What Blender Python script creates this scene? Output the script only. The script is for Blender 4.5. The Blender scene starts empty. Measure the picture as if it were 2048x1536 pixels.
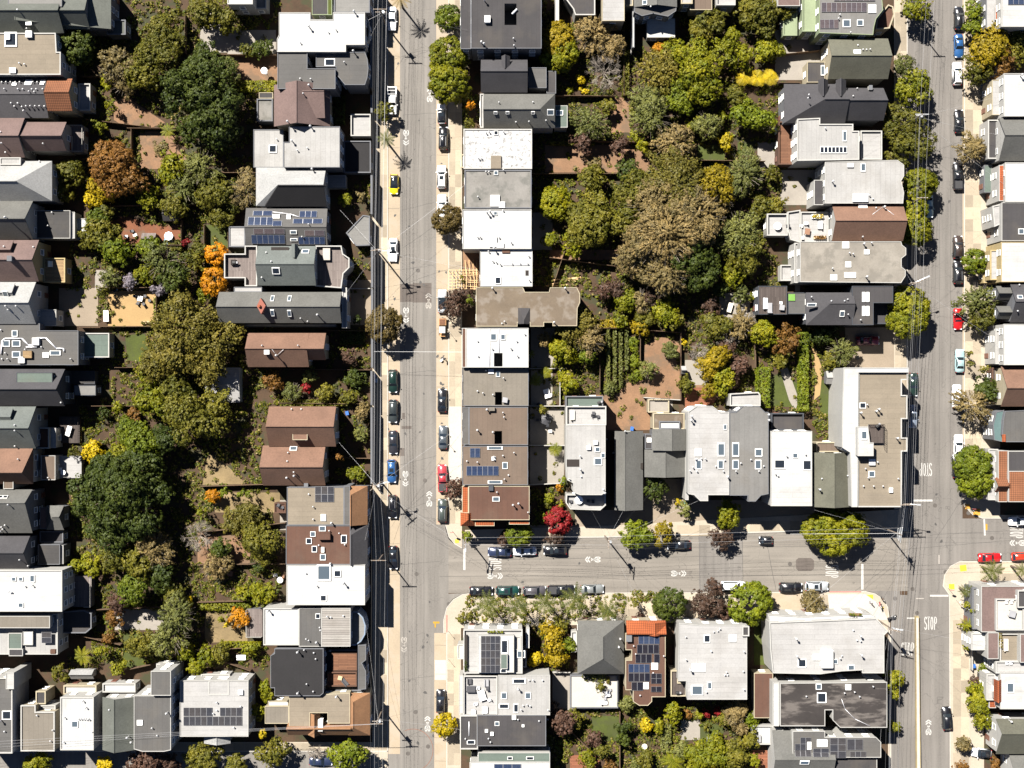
import bpy, bmesh, math, random
import numpy as np
from mathutils import Vector, Matrix, Euler
random.seed(7)
rng = np.random.default_rng(11)
SC = bpy.context.scene
COL = SC.collection
PI = math.pi

# ------------------------------------------------------------------ camera, sky, sun, exposure
HC = 270.0                    # drone height above the street, metres
PX = 0.1                      # metres per photograph pixel at street level
cam_d = bpy.data.cameras.new('camera'); cam = bpy.data.objects.new('camera', cam_d); COL.objects.link(cam)
cam.location = (0, 0, HC); cam.rotation_euler = (0, 0, 0)
cam_d.sensor_width = 36; cam_d.lens = 36 * HC / 204.8; cam_d.clip_end = 2000; cam_d.clip_start = 1
SC.camera = cam
SUN_EL, SUN_AZ = math.radians(51), math.radians(-38)      # azimuth clockwise from +Y (top of the picture)
world = bpy.data.worlds.new('World'); SC.world = world; world.use_nodes = True
wn = world.node_tree.nodes; wl = world.node_tree.links
sky = wn.new('ShaderNodeTexSky'); sky.sky_type = 'NISHITA'; sky.sun_disc = False
sky.sun_elevation = SUN_EL; sky.sun_rotation = SUN_AZ; sky.altitude = 300; sky.air_density = 0.33; sky.dust_density = 0.08; sky.ozone_density = 2.0
wl.new(sky.outputs[0], wn['Background'].inputs[0]); wn['Background'].inputs[1].default_value = 0.05
sun_d = bpy.data.lights.new('sun', 'SUN'); sun_d.energy = 5.0; sun_d.angle = math.radians(0.5); sun_d.color = (1, 0.95, 0.87)
sun = bpy.data.objects.new('sun', sun_d); COL.objects.link(sun)
sv = Vector((math.sin(SUN_AZ) * math.cos(SUN_EL), math.cos(SUN_AZ) * math.cos(SUN_EL), math.sin(SUN_EL)))
sun.rotation_euler = sv.to_track_quat('Z', 'Y').to_euler(); sun.location = (-60, 80, 150)
SC.view_settings.view_transform = 'Standard'; SC.view_settings.look = 'None'
SC.view_settings.gamma = 1; SC.view_settings.use_curve_mapping = False
SC.view_settings.exposure = 1.76
SC.cycles.max_bounces = 5; SC.cycles.diffuse_bounces = 2; SC.cycles.glossy_bounces = 2; SC.cycles.transparent_max_bounces = 4
SC.cycles.transmission_bounces = 2

def W(px, py, z=0.0):
    f = (HC - z) / HC
    return Vector(((px - 1024) * PX * f, (768 - py) * PX * f, z))

# ------------------------------------------------------------------ materials
K = 2.9                       # sunlit brightness of a level white surface after exposure
def lin(v):
    v /= 255.0
    return v / 12.92 if v <= 0.04045 else ((v + 0.055) / 1.055) ** 2.4
def A(r, g, b):
    return tuple(min(0.82, max(0.004, lin(c) / K)) for c in (r, g, b))
MATS = {}
def base_mat(name):
    m = bpy.data.materials.new(name); m.use_nodes = True
    nt = m.node_tree; return m, nt.nodes, nt.links, nt.nodes['Principled BSDF']
def mix(n, l, fac, a, b, mode='MIX'):
    x = n.new('ShaderNodeMix'); x.data_type = 'RGBA'; x.blend_type = mode
    if isinstance(fac, (int, float)): x.inputs[0].default_value = fac
    else: l.new(fac, x.inputs[0])
    for i, v in ((6, a), (7, b)):
        if isinstance(v, tuple): x.inputs[i].default_value = (*v[:3], 1)
        else: l.new(v, x.inputs[i])
    return x.outputs[2]
def ramp(n, l, src, lo, hi):
    r = n.new('ShaderNodeMapRange'); r.inputs[1].default_value = lo; r.inputs[2].default_value = hi
    l.new(src, r.inputs[0]); return r.outputs[0]
def noise(n, l, vec, scale, detail=4, rough=0.6):
    t = n.new('ShaderNodeTexNoise'); t.inputs['Scale'].default_value = scale
    t.inputs['Detail'].default_value = detail; t.inputs['Roughness'].default_value = rough
    l.new(vec, t.inputs['Vector']); return t.outputs[0]
def pos(n, l, sx=1, sy=1, sz=1, obj=False):
    if obj: o = n.new('ShaderNodeTexCoord').outputs['Object']
    else: o = n.new('ShaderNodeNewGeometry').outputs['Position']
    if (sx, sy, sz) == (1, 1, 1): return o
    mp = n.new('ShaderNodeMapping'); mp.inputs['Scale'].default_value = (sx, sy, sz); l.new(o, mp.inputs[0]); return mp.outputs[0]
def surf_mat(name, col, var=0.16, rough=0.85, pat=None, col2=None, spec=0.3, bump=0.25, big=0.25, rnd=False):
    """procedural surface: broad weathering + fine grain + optional seams, ribs, stains"""
    m, n, l, p = base_mat(name)
    P = pos(n, l)
    c = mix(n, l, ramp(n, l, noise(n, l, P, big, 5), 0.3, 0.7), tuple(v * (1 - var) for v in col), tuple(min(.85, v * (1 + var)) for v in col))
    fine = noise(n, l, P, 3.2, 6, 0.75)
    c = mix(n, l, ramp(n, l, fine, 0.2, 0.85), mix(n, l, 0.5, c, (0, 0, 0)) if pat in ('asph', 'shing') else mix(n, l, 0.28, c, (0, 0, 0)), c)
    hsrc = fine
    if pat in ('seamx', 'seamy', 'plankx', 'planky', 'ribx', 'riby'):
        P2 = pos(n, l)
        mp = n.new('ShaderNodeMapping'); l.new(P2, mp.inputs[0])
        if pat.endswith('y'): mp.inputs['Rotation'].default_value = (0, 0, PI / 2)
        br = n.new('ShaderNodeTexBrick'); l.new(mp.outputs[0], br.inputs[0])
        w, h, s = {'seam': (9.0, 0.95, 0.025), 'plan': (3.4, 0.30, 0.03), 'ribx': (80, 0.45, 0.05), 'riby': (80, .45, .05)}[pat[:4]]
        br.inputs['Scale'].default_value = 1; br.inputs['Brick Width'].default_value = w; br.inputs['Row Height'].default_value = h
        br.inputs['Mortar Size'].default_value = s; br.inputs['Mortar Smooth'].default_value = 0.3
        br.inputs['Color1'].default_value = (1, 1, 1, 1)
        br.inputs['Color2'].default_value = (.93, .93, .93, 1) if pat[:4] == 'seam' else (.72, .70, .70, 1)
        br.inputs['Mortar'].default_value = (.72, .72, .72, 1) if pat[:4] == 'seam' else (.4, .4, .4, 1)
        c = mix(n, l, 1.0, c, br.outputs[0], 'MULTIPLY')
    if pat == 'tile':
        for ax, per in ((0, 0.36), (1, 0.42)):
            wv = n.new('ShaderNodeTexWave'); wv.bands_direction = 'X' if ax == 0 else 'Y'; wv.inputs['Scale'].default_value = 0.314 / per
            l.new(P, wv.inputs[0]); c = mix(n, l, 0.45 if ax == 0 else .3, c, mix(n, l, 1.0, c, wv.outputs[0], 'MULTIPLY')); hsrc = wv.outputs[1]
    if col2 is not None:
        s = noise(n, l, pos(n, l, .55, 1.7, 1) if name == 'sb' else pos(n, l), 0.32 if pat != 'speck' else 1.6, 7, 0.62 if pat != 'speck' else 0.8)
        lo, hi = ((0.50, 0.60) if pat != 'speck' else (0.52, 0.6))
        c = mix(n, l, ramp(n, l, s, lo, hi), c, col2)
    if pat == 'asph':
        st = noise(n, l, pos(n, l, *((0.05, 1.0, 1) if name == 'aspb' else (1.0, 0.05, 1))), 0.8, 4); c = mix(n, l, ramp(n, l, st, 0.3, 0.8), c, tuple(v * 1.12 for v in col))
        sp = noise(n, l, P, 0.07, 3); c = mix(n, l, ramp(n, l, sp, 0.4, 0.8), c, mix(n, l, 0.2, c, (.01, .01, .011)))
        vo = n.new('ShaderNodeTexVoronoi'); vo.feature = 'DISTANCE_TO_EDGE'; vo.inputs['Scale'].default_value = 0.12
        dn = n.new('ShaderNodeVectorMath'); dn.operation = 'ADD'; l.new(P, dn.inputs[0])
        nz = n.new('ShaderNodeTexNoise'); nz.inputs['Scale'].default_value = .35; l.new(P, nz.inputs['Vector'])
        sc_ = n.new('ShaderNodeVectorMath'); sc_.operation = 'SCALE'; sc_.inputs['Scale'].default_value = 5; l.new(nz.outputs[1], sc_.inputs[0]); l.new(sc_.outputs[0], dn.inputs[1])
        l.new(dn.outputs[0], vo.inputs[0]); c = mix(n, l, ramp(n, l, vo.outputs[0], 0.0, 0.006), mix(n, l, 0.4, c, (.012, .012, .012)), c)
    if pat in ('seamx', 'seamy', 'ribx') or name in ('bt', 'st', 'sq'):      # ponding stains and patched strips on flat roofs
        pn = noise(n, l, pos(n, l), 0.17, 5, .55); c = mix(n, l, ramp(n, l, pn, 0.52, 0.66), c, mix(n, l, 0.17, c, (.09, .075, .055)))
        pn = noise(n, l, pos(n, l, 1, .12, 1) if pat == 'seamy' else pos(n, l, .12, 1, 1), 0.9, 4, .6); c = mix(n, l, ramp(n, l, pn, 0.55, 0.7), c, mix(n, l, 0.12, c, (.05, .048, .045)))
    if rnd:
        oi = n.new('ShaderNodeObjectInfo'); c = mix(n, l, 1.0, c, mix(n, l, oi.outputs['Random'], (.68, .67, .66), (1.14, 1.12, 1.09)), 'MULTIPLY')
    l.new(c, p.inputs['Base Color']); p.inputs['Roughness'].default_value = rough
    p.inputs['Specular IOR Level'].default_value = spec
    if bump:
        b = n.new('ShaderNodeBump'); b.inputs['Strength'].default_value = bump; b.inputs['Distance'].default_value = 0.05
        l.new(hsrc, b.inputs['Height']); l.new(b.outputs[0], p.inputs['Normal'])
    return m
def plain(name, col, rough=0.5, metal=0.0, spec=0.5, coat=0.0):
    if name in MATS: return MATS[name]
    m, n, l, p = base_mat(name)
    c = mix(n, l, ramp(n, l, noise(n, l, pos(n, l), 1.3, 5), .3, .75), tuple(v * .88 for v in col), tuple(min(.9, v * 1.06) for v in col))
    l.new(c, p.inputs['Base Color'])
    p.inputs['Roughness'].default_value = rough; p.inputs['Metallic'].default_value = metal
    p.inputs['Specular IOR Level'].default_value = spec; p.inputs['Coat Weight'].default_value = coat; p.inputs['Coat Roughness'].default_value = .06
    MATS[name] = m; return m
def leaf_mat(name, a, b, dead=None):
    m, n, l, p = base_mat(name)
    g = n.new('ShaderNodeNewGeometry'); r = g.outputs['Random Per Island']
    c = mix(n, l, r, a, b)
    big = noise(n, l, g.outputs['Position'], 0.45, 3)
    c = mix(n, l, ramp(n, l, big, 0.35, 0.7), c, mix(n, l, .55, c, tuple(min(.5, v * 1.7) for v in (dead or b))))
    mid = noise(n, l, g.outputs['Position'], 1.3, 2); c = mix(n, l, 1.0, c, mix(n, l, ramp(n, l, mid, .3, .7), (.68, .7, .7), (1.22, 1.2, 1.1)), 'MULTIPLY')
    oi = n.new('ShaderNodeObjectInfo')
    c = mix(n, l, 1.0, c, mix(n, l, oi.outputs['Random'], (.72, .76, .7), (1.2, 1.16, 1.1)), 'MULTIPLY')
    l.new(c, p.inputs['Base Color']); p.inputs['Roughness'].default_value = 0.6; p.inputs['Specular IOR Level'].default_value = .25
    t = n.new('ShaderNodeBsdfTranslucent'); l.new(c, t.inputs[0])
    ms = n.new('ShaderNodeMixShader'); ms.inputs[0].default_value = 0.22
    l.new(p.outputs[0], ms.inputs[1]); l.new(t.outputs[0], ms.inputs[2]); l.new(ms.outputs[0], n['Material Output'].inputs[0])
    return m

SURF = {  # name: (colour as seen in sun, pattern, second colour, variation)
 'wh': ((252, 252, 250), 'seamx', None, .06), 'wy': ((252, 252, 250), 'seamy', None, .06), 'lg': ((226, 224, 222), 'seamx', None, .08), 'ly': ((220, 218, 215), 'seamy', None, .08),
 'mg': ((172, 170, 166), 'seamx', None, .1), 'my': ((160, 158, 155), 'seamy', None, .1), 'gy': ((126, 124, 122), 'seamx', None, .1), 'gry': ((122, 120, 118), 'seamy', None, .1),
 'dk': ((92, 89, 91), 'seamy', None, .1), 'dkx': ((90, 88, 88), 'seamx', None, .1), 'bk': ((60, 58, 60), 'shing', None, .14),
 'tn': ((182, 168, 148), 'seamx', None, .1), 'tg': ((165, 156, 143), 'seamy', None, .1), 'bt': ((150, 133, 113), None, (.125, .105, .085), .12),
 'br': ((128, 92, 76), 'seamy', None, .1), 'brg': ((148, 128, 112), 'seamy', None, .08),
 'bs': ((176, 136, 114), 'shing', None, .14), 'ms': ((162, 136, 130), 'shing', None, .14), 'gs': ((146, 145, 140), 'shing', None, .14),
 'ls': ((226, 226, 224), 'shing', None, .12), 'ds': ((104, 102, 106), 'shing', None, .14), 'os': ((140, 139, 122), 'shing', None, .16), 'ts': ((146, 153, 149), 'shing', None, .14),
 'rs': ((214, 160, 116), 'shing', None, .14), 'gls': ((134, 138, 130), 'shing', None, .14),
 'tl': ((236, 128, 78), 'tile', None, .2), 'tb': ((205, 135, 95), 'tile', None, .2), 'ti': ((240, 130, 74), 'tile', None, .16),
 'st': ((176, 172, 166), None, (.09, .088, .08), .14), 'sw': ((250, 250, 250), 'speck', (.12, .115, .11), .06),
 'sb': ((76, 70, 68), None, (.075, .066, .06), .25), 'sq': ((190, 182, 170), None, (.115, .105, .09), .14),
 'wd': ((178, 164, 158), 'planky', None, .12), 'wb': ((172, 122, 92), 'plankx', None, .12), 'wt': ((226, 190, 140), 'plankx', None, .1), 'wk': ((120, 108, 102), 'planky', None, .12),
 'mr': ((222, 216, 208), 'ribx', None, .06), 'te': ((134, 150, 140), 'seamx', None, .08), 'tq': ((120, 150, 150), None, None, .1),
 # walls
 'Wwh': ((240, 238, 232), None, None, .06), 'Wcr': ((236, 222, 190), None, None, .08), 'Wgy': ((150, 152, 158), None, None, .08),
 'Wdg': ((96, 100, 108), None, None, .08), 'Wbl': ((175, 195, 220), None, None, .06), 'Wbr': ((130, 96, 78), None, None, .1), 'Wye': ((240, 216, 160), None, None, .08), 'Wgn': ((190, 205, 165), None, None, .08),
 # ground
 'asph': ((169, 163, 156), 'asph', None, .05), 'aspb': ((176, 168, 158), 'asph', None, .05), 'aspd': ((163, 157, 151), 'asph', None, .05), 'patch': ((132, 122, 115), 'asph', None, .05),
 'lane': ((228, 208, 180), None, (.235, .195, .15), .08), 'conc': ((238, 224, 202), None, None, .08), 'slab': ((235, 219, 194), None, None, .08),
 'cwh': ((250, 244, 234), None, None, .06), 'drive': ((196, 178, 156), None, None, .1), 'soil': ((110, 85, 62), 'shing', (.026, .026, .011), .3),
 'dirt': ((196, 152, 116), 'shing', (.10, .065, .04), .2), 'mulch': ((176, 112, 78), 'shing', (.09, .05, .03), .22), 'tang': ((226, 188, 130), None, None, .1),
 'lawn': ((104, 116, 44), 'shing', (.034, .040, .010), .25), 'dry': ((190, 165, 120), 'shing', None, .25), 'pav': ((205, 196, 184), None, None, .1), 'bpav': ((200, 130, 96), 'plankx', None, .1),
 'barr': ((232, 212, 160), None, (.2, .16, .1), .1), 'fw': ((150, 122, 96), None, None, .2), 'fwh': ((240, 236, 228), None, None, .06), 'dkf': ((70, 62, 58), None, None, .1),
}
def M(k):
    if k not in MATS:
        c, pat, c2, v = SURF[k]
        gl = {'wh': .6, 'mr': .45}.get(k, .88)
        MATS[k] = surf_mat(k, A(*c), v, gl, pat, c2, rnd=(k == 'slab'))
    return MATS[k]
def glass(name, col=(.02, .028, .035), rough=.06):
    if name in MATS: return MATS[name]
    m, n, l, p = base_mat(name)
    p.inputs['Base Color'].default_value = (*col, 1); p.inputs['Roughness'].default_value = rough; p.inputs['Specular IOR Level'].default_value = .8
    MATS[name] = m; return m

# ------------------------------------------------------------------ mesh helpers
def link(name, data, mat=None, parent=None, loc=(0, 0, 0), rot=None, scl=None):
    o = bpy.data.objects.new(name, data); COL.objects.link(o)
    o.location = loc
    if rot is not None: o.rotation_euler = rot
    if scl is not None: o.scale = scl
    if parent is not None: o.parent = parent
    if mat is not None:
        if not data.materials: data.materials.append(mat)
        elif data.materials[0] is not mat:
            o.material_slots[0].link = 'OBJECT'; o.material_slots[0].material = mat
    return o
def mesh(name, verts, faces, smooth=False):
    me = bpy.data.meshes.new(name); me.from_pydata([tuple(v) for v in verts], [], faces); me.update()
    if smooth: me.polygons.foreach_set('use_smooth', [True] * len(me.polygons))
    return me
def tag(o, label=None, cat=None, group=None, kind=None):
    if label: o['label'] = label
    if cat: o['category'] = cat
    if group: o['group'] = group
    if kind: o['kind'] = kind
    return o
def empty(name, loc=(0, 0, 0), rz=0.0):
    o = bpy.data.objects.new(name, None); COL.objects.link(o); o.location = loc; o.rotation_euler = (0, 0, rz); o.empty_display_size = .2; return o
class MB:
    """collects solids and builds ONE mesh"""
    def __init__(s): s.v = []; s.f = []
    def add(s, v, f):
        b = len(s.v); s.v += [tuple(x) for x in v]; s.f += [tuple(i + b for i in q) for q in f]; return s
    def box(s, x0, y0, z0, x1, y1, z1):
        return s.add([(x0, y0, z0), (x1, y0, z0), (x1, y1, z0), (x0, y1, z0), (x0, y0, z1), (x1, y0, z1), (x1, y1, z1), (x0, y1, z1)],
                     [(0, 3, 2, 1), (4, 5, 6, 7), (0, 1, 5, 4), (1, 2, 6, 5), (2, 3, 7, 6), (3, 0, 4, 7)])
    def tube(s, p, q, r0, r1=None, k=6, caps=True):
        r1 = r0 if r1 is None else r1; p = Vector(p); q = Vector(q); d = (q - p)
        if d.length < 1e-6: return s
        d.normalize(); u = d.orthogonal().normalized(); w = d.cross(u); v = []
        for c, r in ((p, r0), (q, r1)):
            for i in range(k): t = 2 * PI * i / k; v.append(c + u * math.cos(t) * r + w * math.sin(t) * r)
        f = [(i, (i + 1) % k, k + (i + 1) % k, k + i) for i in range(k)]
        if caps: f += [tuple(range(k - 1, -1, -1)), tuple(range(k, 2 * k))]
        return s.add(v, f)
    def path(s, pts, r, k=4):
        for a, b in zip(pts[:-1], pts[1:]): s.tube(a, b, r, r, k, False)
        return s
    def prism(s, poly, z0, z1):
        n = len(poly)
        if area2(poly) < 0: poly = poly[::-1]
        return s.add([(p[0], p[1], z0) for p in poly] + [(p[0], p[1], z1) for p in poly],
                     [tuple(range(n - 1, -1, -1)), tuple(range(n, 2 * n))] + [(i, (i + 1) % n, n + (i + 1) % n, n + i) for i in range(n)])
    def mesh(s, name='m', smooth=False): return mesh(name, s.v, s.f, smooth)
    def build(s, name, mat, parent=None, smooth=False, loc=(0, 0, 0)): return link(name, s.mesh(name, smooth), mat, parent, loc)
def area2(poly): return sum(a[0] * b[1] - b[0] * a[1] for a, b in zip(poly, poly[1:] + poly[:1]))
def inset(poly, d):
    """shrink a simple polygon by d (mitred)"""
    if area2(poly) < 0: poly = poly[::-1]
    n = len(poly); out = []
    for i in range(n):
        a, b, c = (Vector(poly[j % n][:2]) for j in (i - 1, i, i + 1))
        e1 = (b - a).normalized(); e2 = (c - b).normalized()
        n1 = Vector((-e1.y, e1.x)); n2 = Vector((-e2.y, e2.x)); k = 1 + n1.dot(n2)
        out.append(tuple(b + (n1 + n2) * (d / max(k, .35))))
    return out
UBOX = MB().box(-.5, -.5, 0, .5, .5, 1).mesh('box')
def rounded_box_mesh(bv=.06):
    bm = bmesh.new(); bmesh.ops.create_cube(bm, size=1); bmesh.ops.translate(bm, vec=(0, 0, .5), verts=bm.verts)
    bmesh.ops.bevel(bm, geom=list(bm.edges), offset=bv, segments=2, affect='EDGES', profile=.5)
    me = bpy.data.meshes.new('rbox'); bm.to_mesh(me); bm.free(); return me
_ub = {}
def ubox(mat):          # one shared unit box per material
    k = mat.name
    if k not in _ub: _ub[k] = UBOX.copy(); _ub[k].materials.append(mat)
    return _ub[k]
_un = {}
def shared(key, fn, mat):
    k = (key, mat.name)
    if k not in _un: _un[k] = fn(); _un[k].materials.append(mat)
    return _un[k]
# ------------------------------------------------------------------ houses
HOUSES = []
def frame_mesh():
    m = MB(); t = .09
    for a in ((-.5, -.5, -.5 + t, .5), (.5 - t, -.5, .5, .5), (-.5 + t, -.5, .5 - t, -.5 + t), (-.5 + t, .5 - t, .5 - t, .5)): m.box(a[0], a[1], 0, a[2], a[3], 1)
    return m.mesh('frame')
def vent_mesh():
    m = MB(); m.tube((0, 0, -.1), (0, 0, .75), .09, .09, 8); m.tube((0, 0, .75), (0, 0, .82), .2, .2, 10); m.tube((0, 0, .82), (0, 0, 1), .2, .06, 10); return m.mesh('vent')
def window_mesh():      # frame in the XZ plane, facing -Y
    m = MB(); t = .08
    for x0, x1, z0, z1 in ((-.5, -.5 + t, 0, 1), (.5 - t, .5, 0, 1), (-.5 + t, .5 - t, 0, t), (-.5 + t, .5 - t, 1 - t, 1), (-.5 + t, .5 - t, .48, .53)): m.box(x0, -.08, z0, x1, .04, z1)
    m.box(-.56, -.16, -.05, .56, .03, -.001); return m.mesh('window')
def panel_mesh():
    m = MB(); m.box(-.5, -.5, 0, .5, .5, .05); me = m.mesh('panel')
    m2 = MB(); me2 = MB()
    v = [(-.47, -.48, .056), (.47, -.48, .056), (.47, .48, .056), (-.47, .48, .056)]
    a = MB(); a.add(m.v, m.f); a.add(v, [(0, 1, 2, 3)]); r = a.mesh('solar_panel'); return r
SOLAR = {}
def solar_mesh(tint):
    if tint in SOLAR: return SOLAR[tint]
    me = panel_mesh(); me.materials.append(plain('panel_frame', (.33, .33, .34), .35, .6))
    m, n, l, p = base_mat('solar_cells_' + tint)
    col = {'k': (.006, .006, .009), 'b': (.011, .017, .034), 'm': (.036, .030, .032), 'g': (.019, .019, .021)}[tint]
    br = n.new('ShaderNodeTexBrick'); l.new(n.new('ShaderNodeTexCoord').outputs['Object'], br.inputs[0]); br.offset = 0
    br.inputs['Scale'].default_value = 1; br.inputs['Brick Width'].default_value = .166; br.inputs['Row Height'].default_value = .1; br.inputs['Mortar Size'].default_value = .006
    br.inputs['Color1'].default_value = (*col, 1); br.inputs['Color2'].default_value = (*(c * 1.5 for c in col), 1); br.inputs['Mortar'].default_value = (*(c * 2.5 + .01 for c in col), 1)
    oi = n.new('ShaderNodeObjectInfo')
    l.new(mix(n, l, 1.0, br.outputs[0], mix(n, l, oi.outputs['Random'], (.8, .84, .95), (1.2, 1.12, 1.05)), 'MULTIPLY'), p.inputs['Base Color']); p.inputs['Roughness'].default_value = .3; p.inputs['Specular IOR Level'].default_value = .12
    me.materials.append(m); me.polygons[len(me.polygons) - 1].material_index = 1
    SOLAR[tint] = me; return me

class House:
    def __init__(s, key, label, sides='ew', wall='Wcr', name='house', cat='house', at=None, wins=True):
        s.key, s.sides, s.wall, s.wins = key, sides, wall, wins
        s.blocks = []; s.root = empty(name); tag(s.root, label, cat); s.bb = None; s.rooted = at is not None
        if at: s.root.location = W(*at)
        HOUSES.append(s)
    def _root(s, p):
        if not s.rooted: s.root.location = (p[0], p[1], 0); s.rooted = True
    def L(s): return -Vector(s.root.location)
    def grow(s, x0, y0, x1, y1):
        b = s.bb; s.bb = (x0, y0, x1, y1) if b is None else (min(b[0], x0), min(b[1], y0), max(b[2], x1), max(b[3], y1))
    def put(s, name, mb, mat, parent=None, smooth=False):
        me = mb.mesh(name, smooth); me.transform(Matrix.Translation(s.L())); return link(name, me, mat, parent or s.root)
    def flat(s, pts, h, roof, par=.25, wall=None, pm=None, sides=None, z0=0.0, hole=None):
        """pts: (x0,y0,x1,y1) or polygon of pixels on the roof plane; par: parapet height"""
        if len(pts) == 4 and not isinstance(pts[0], tuple):
            x0, y0, x1, y1 = pts; pts = [(x0, y0), (x1, y0), (x1, y1), (x0, y1)]
        xs = [p[0] for p in pts]; ys = [p[1] for p in pts]; s.grow(min(xs), min(ys), max(xs), max(ys))
        h += random.uniform(0, .012)
        poly = [tuple(W(x, y, h)[:2]) for x, y in pts]
        if area2(poly) < 0: poly = poly[::-1]
        s._root((sum(p[0] for p in poly) / len(poly), sum(p[1] for p in poly) / len(poly)))
        wm = M(wall or s.wall); wpoly = inset(poly, .06)
        rp = inset(poly, .12 if par else 0.0); zr = h - .3 if par else h - .14
        if hole is None:
            s.put('wall', MB().prism(wpoly, z0, h - .12), wm); s.put('roof', MB().prism(rp, zr, h), M(roof))
        else:           # four strips round an open light well
            a_, b_ = W(hole[0], hole[3], h), W(hole[2], hole[1], h)
            for nm, pl, za, zb_, mt in (('wall', wpoly, z0, h - .12, wm), ('roof', rp, zr, h, M(roof))):
                X = [p[0] for p in pl]; Y = [p[1] for p in pl]; x0, x1, y0, y1 = min(X), max(X), min(Y), max(Y); g_ = .05 if nm == 'wall' else 0; mb = MB()
                for q in ((x0, y0, a_.x - g_, y1), (b_.x + g_, y0, x1, y1), (a_.x - g_, y0, b_.x + g_, a_.y - g_), (a_.x - g_, b_.y + g_, b_.x + g_, y1)):
                    if q[2] - q[0] > .05 and q[3] - q[1] > .05: mb.box(q[0], q[1], za, q[2], q[3], zb_)
                if nm == 'wall': mb.box(a_.x - .02, a_.y - .02, z0, b_.x + .02, b_.y + .02, max(z0 + .1, h - 6))
                s.put(nm, mb, mt)
        if par:
            inn = inset(poly, .22 if par > .15 else .12); n = len(poly); zb, zt = h - .28, h + par; mb = MB()
            for i in range(n):
                j = (i + 1) % n; a, b, c, d = poly[i], poly[j], inn[j], inn[i]
                mb.add([(a[0], a[1], zb), (b[0], b[1], zb), (c[0], c[1], zb), (d[0], d[1], zb), (a[0], a[1], zt), (b[0], b[1], zt), (c[0], c[1], zt), (d[0], d[1], zt)],
                       [(0, 1, 5, 4), (2, 3, 7, 6), (4, 5, 6, 7), (0, 3, 2, 1)])
            s.put('parapet', mb, M(pm) if pm else wm)
        s.blocks.append(('f', pts, h))
        s.facade(wpoly, z0, h, sides)
        return s
    def gable(s, x0, y0, x1, y1, he, hr, ridge, ax, roof, wall=None, ha=None, hb=None, sides=None, over=.3):
        """ridge along ax at pixel `ridge`; ha/hb: pixel where the ridge ends when that end is hipped"""
        s.grow(x0, y0, x1, y1); hr = he + (hr - he) * 1.4
        if ax == 'x':
            E = [W(x0, y0, he), W(x1, y0, he), W(x1, y1, he), W(x0, y1, he)]
            R0 = W(ha if ha is not None else x0, ridge, hr); R1 = W(hb if hb is not None else x1, ridge, hr)
            if ha is None: R0.x = E[0].x
            if hb is None: R1.x = E[1].x
        else:
            E = [W(x1, y0, he), W(x1, y1, he), W(x0, y1, he), W(x0, y0, he)]
            R0 = W(ridge, ha if ha is not None else y0, hr); R1 = W(ridge, hb if hb is not None else y1, hr)
            if ha is None: R0.y = E[0].y
            if hb is None: R1.y = E[1].y
        a, b, c, d = E; s._root(((a.x + c.x) / 2, (a.y + c.y) / 2))
        V = [a, b, c, d, R0, R1]
        F = [(0, 1, 5, 4), (2, 3, 4, 5)]
        if ha is not None: F.append((3, 0, 4))
        if hb is not None: F.append((1, 2, 5))
        t = .2; n = len(V); mb = MB(); V2 = [v - Vector((0, 0, t)) for v in V]
        cnt = {}
        for f in F:
            for i in range(len(f)): e = (f[i], f[(i + 1) % len(f)]); cnt[e] = 1
        G = list(F) + [tuple(i + n for i in f[::-1]) for f in F] + [(e[0], e[0] + n, e[1] + n, e[1]) for e in cnt if (e[1], e[0]) not in cnt]
        mb.add(V + V2, G); s.put('roof', mb, M(roof))
        rc = MB(); rc.tube(R0 + Vector((0, 0, .0)), R1, .11, .11, 6); s.put('ridge_cap', rc, M(roof))
        poly = [tuple(v[:2]) for v in E]
        if area2(poly) < 0: poly = poly[::-1]
        wp = inset(poly, over); wm = M(wall or s.wall)
        w = MB().prism(wp, 0, he - .02)
        # gable ends
        def tri(p, q, r):
            m = (p + q) / 2; i = over
            dirn = (q - p).normalized(); nin = (r - m); 
            w.add([(p + dirn * over), (q - dirn * over), Vector((r.x, r.y, r.z - .3))], [(0, 1, 2), (2, 1, 0)])
        cen = (a + b + c + d) / 4
        for end, (p, q, r) in ((ha, (d, a, R0)), (hb, (b, c, R1))):
            if end is None:
                nv = ((p + q) / 2 - cen); nv.z = 0; nv.normalize(); o = nv * -over
                P, Q, R = p + o, q + o, Vector((r.x, r.y, r.z)) + o
                k = over / max(.5, abs(p.y - q.y) + abs(p.x - q.x)); 
                P2 = P.lerp(Q, k); Q2 = Q.lerp(P, k); P2.z = Q2.z = he - .05
                w.add([P2, Q2, R - Vector((0, 0, .32)), P2 + o * .5, Q2 + o * .5, R - Vector((0, 0, .32)) + o * .5], [(0, 1, 2), (5, 4, 3), (0, 3, 4, 1), (1, 4, 5, 2), (2, 5, 3, 0)])
        s.put('wall', w, wm)
        s.blocks.append(('g', x0, y0, x1, y1, he, hr, ridge, ax, ha, hb))
        s.facade(wp, 0, he, sides)
        return s
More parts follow.
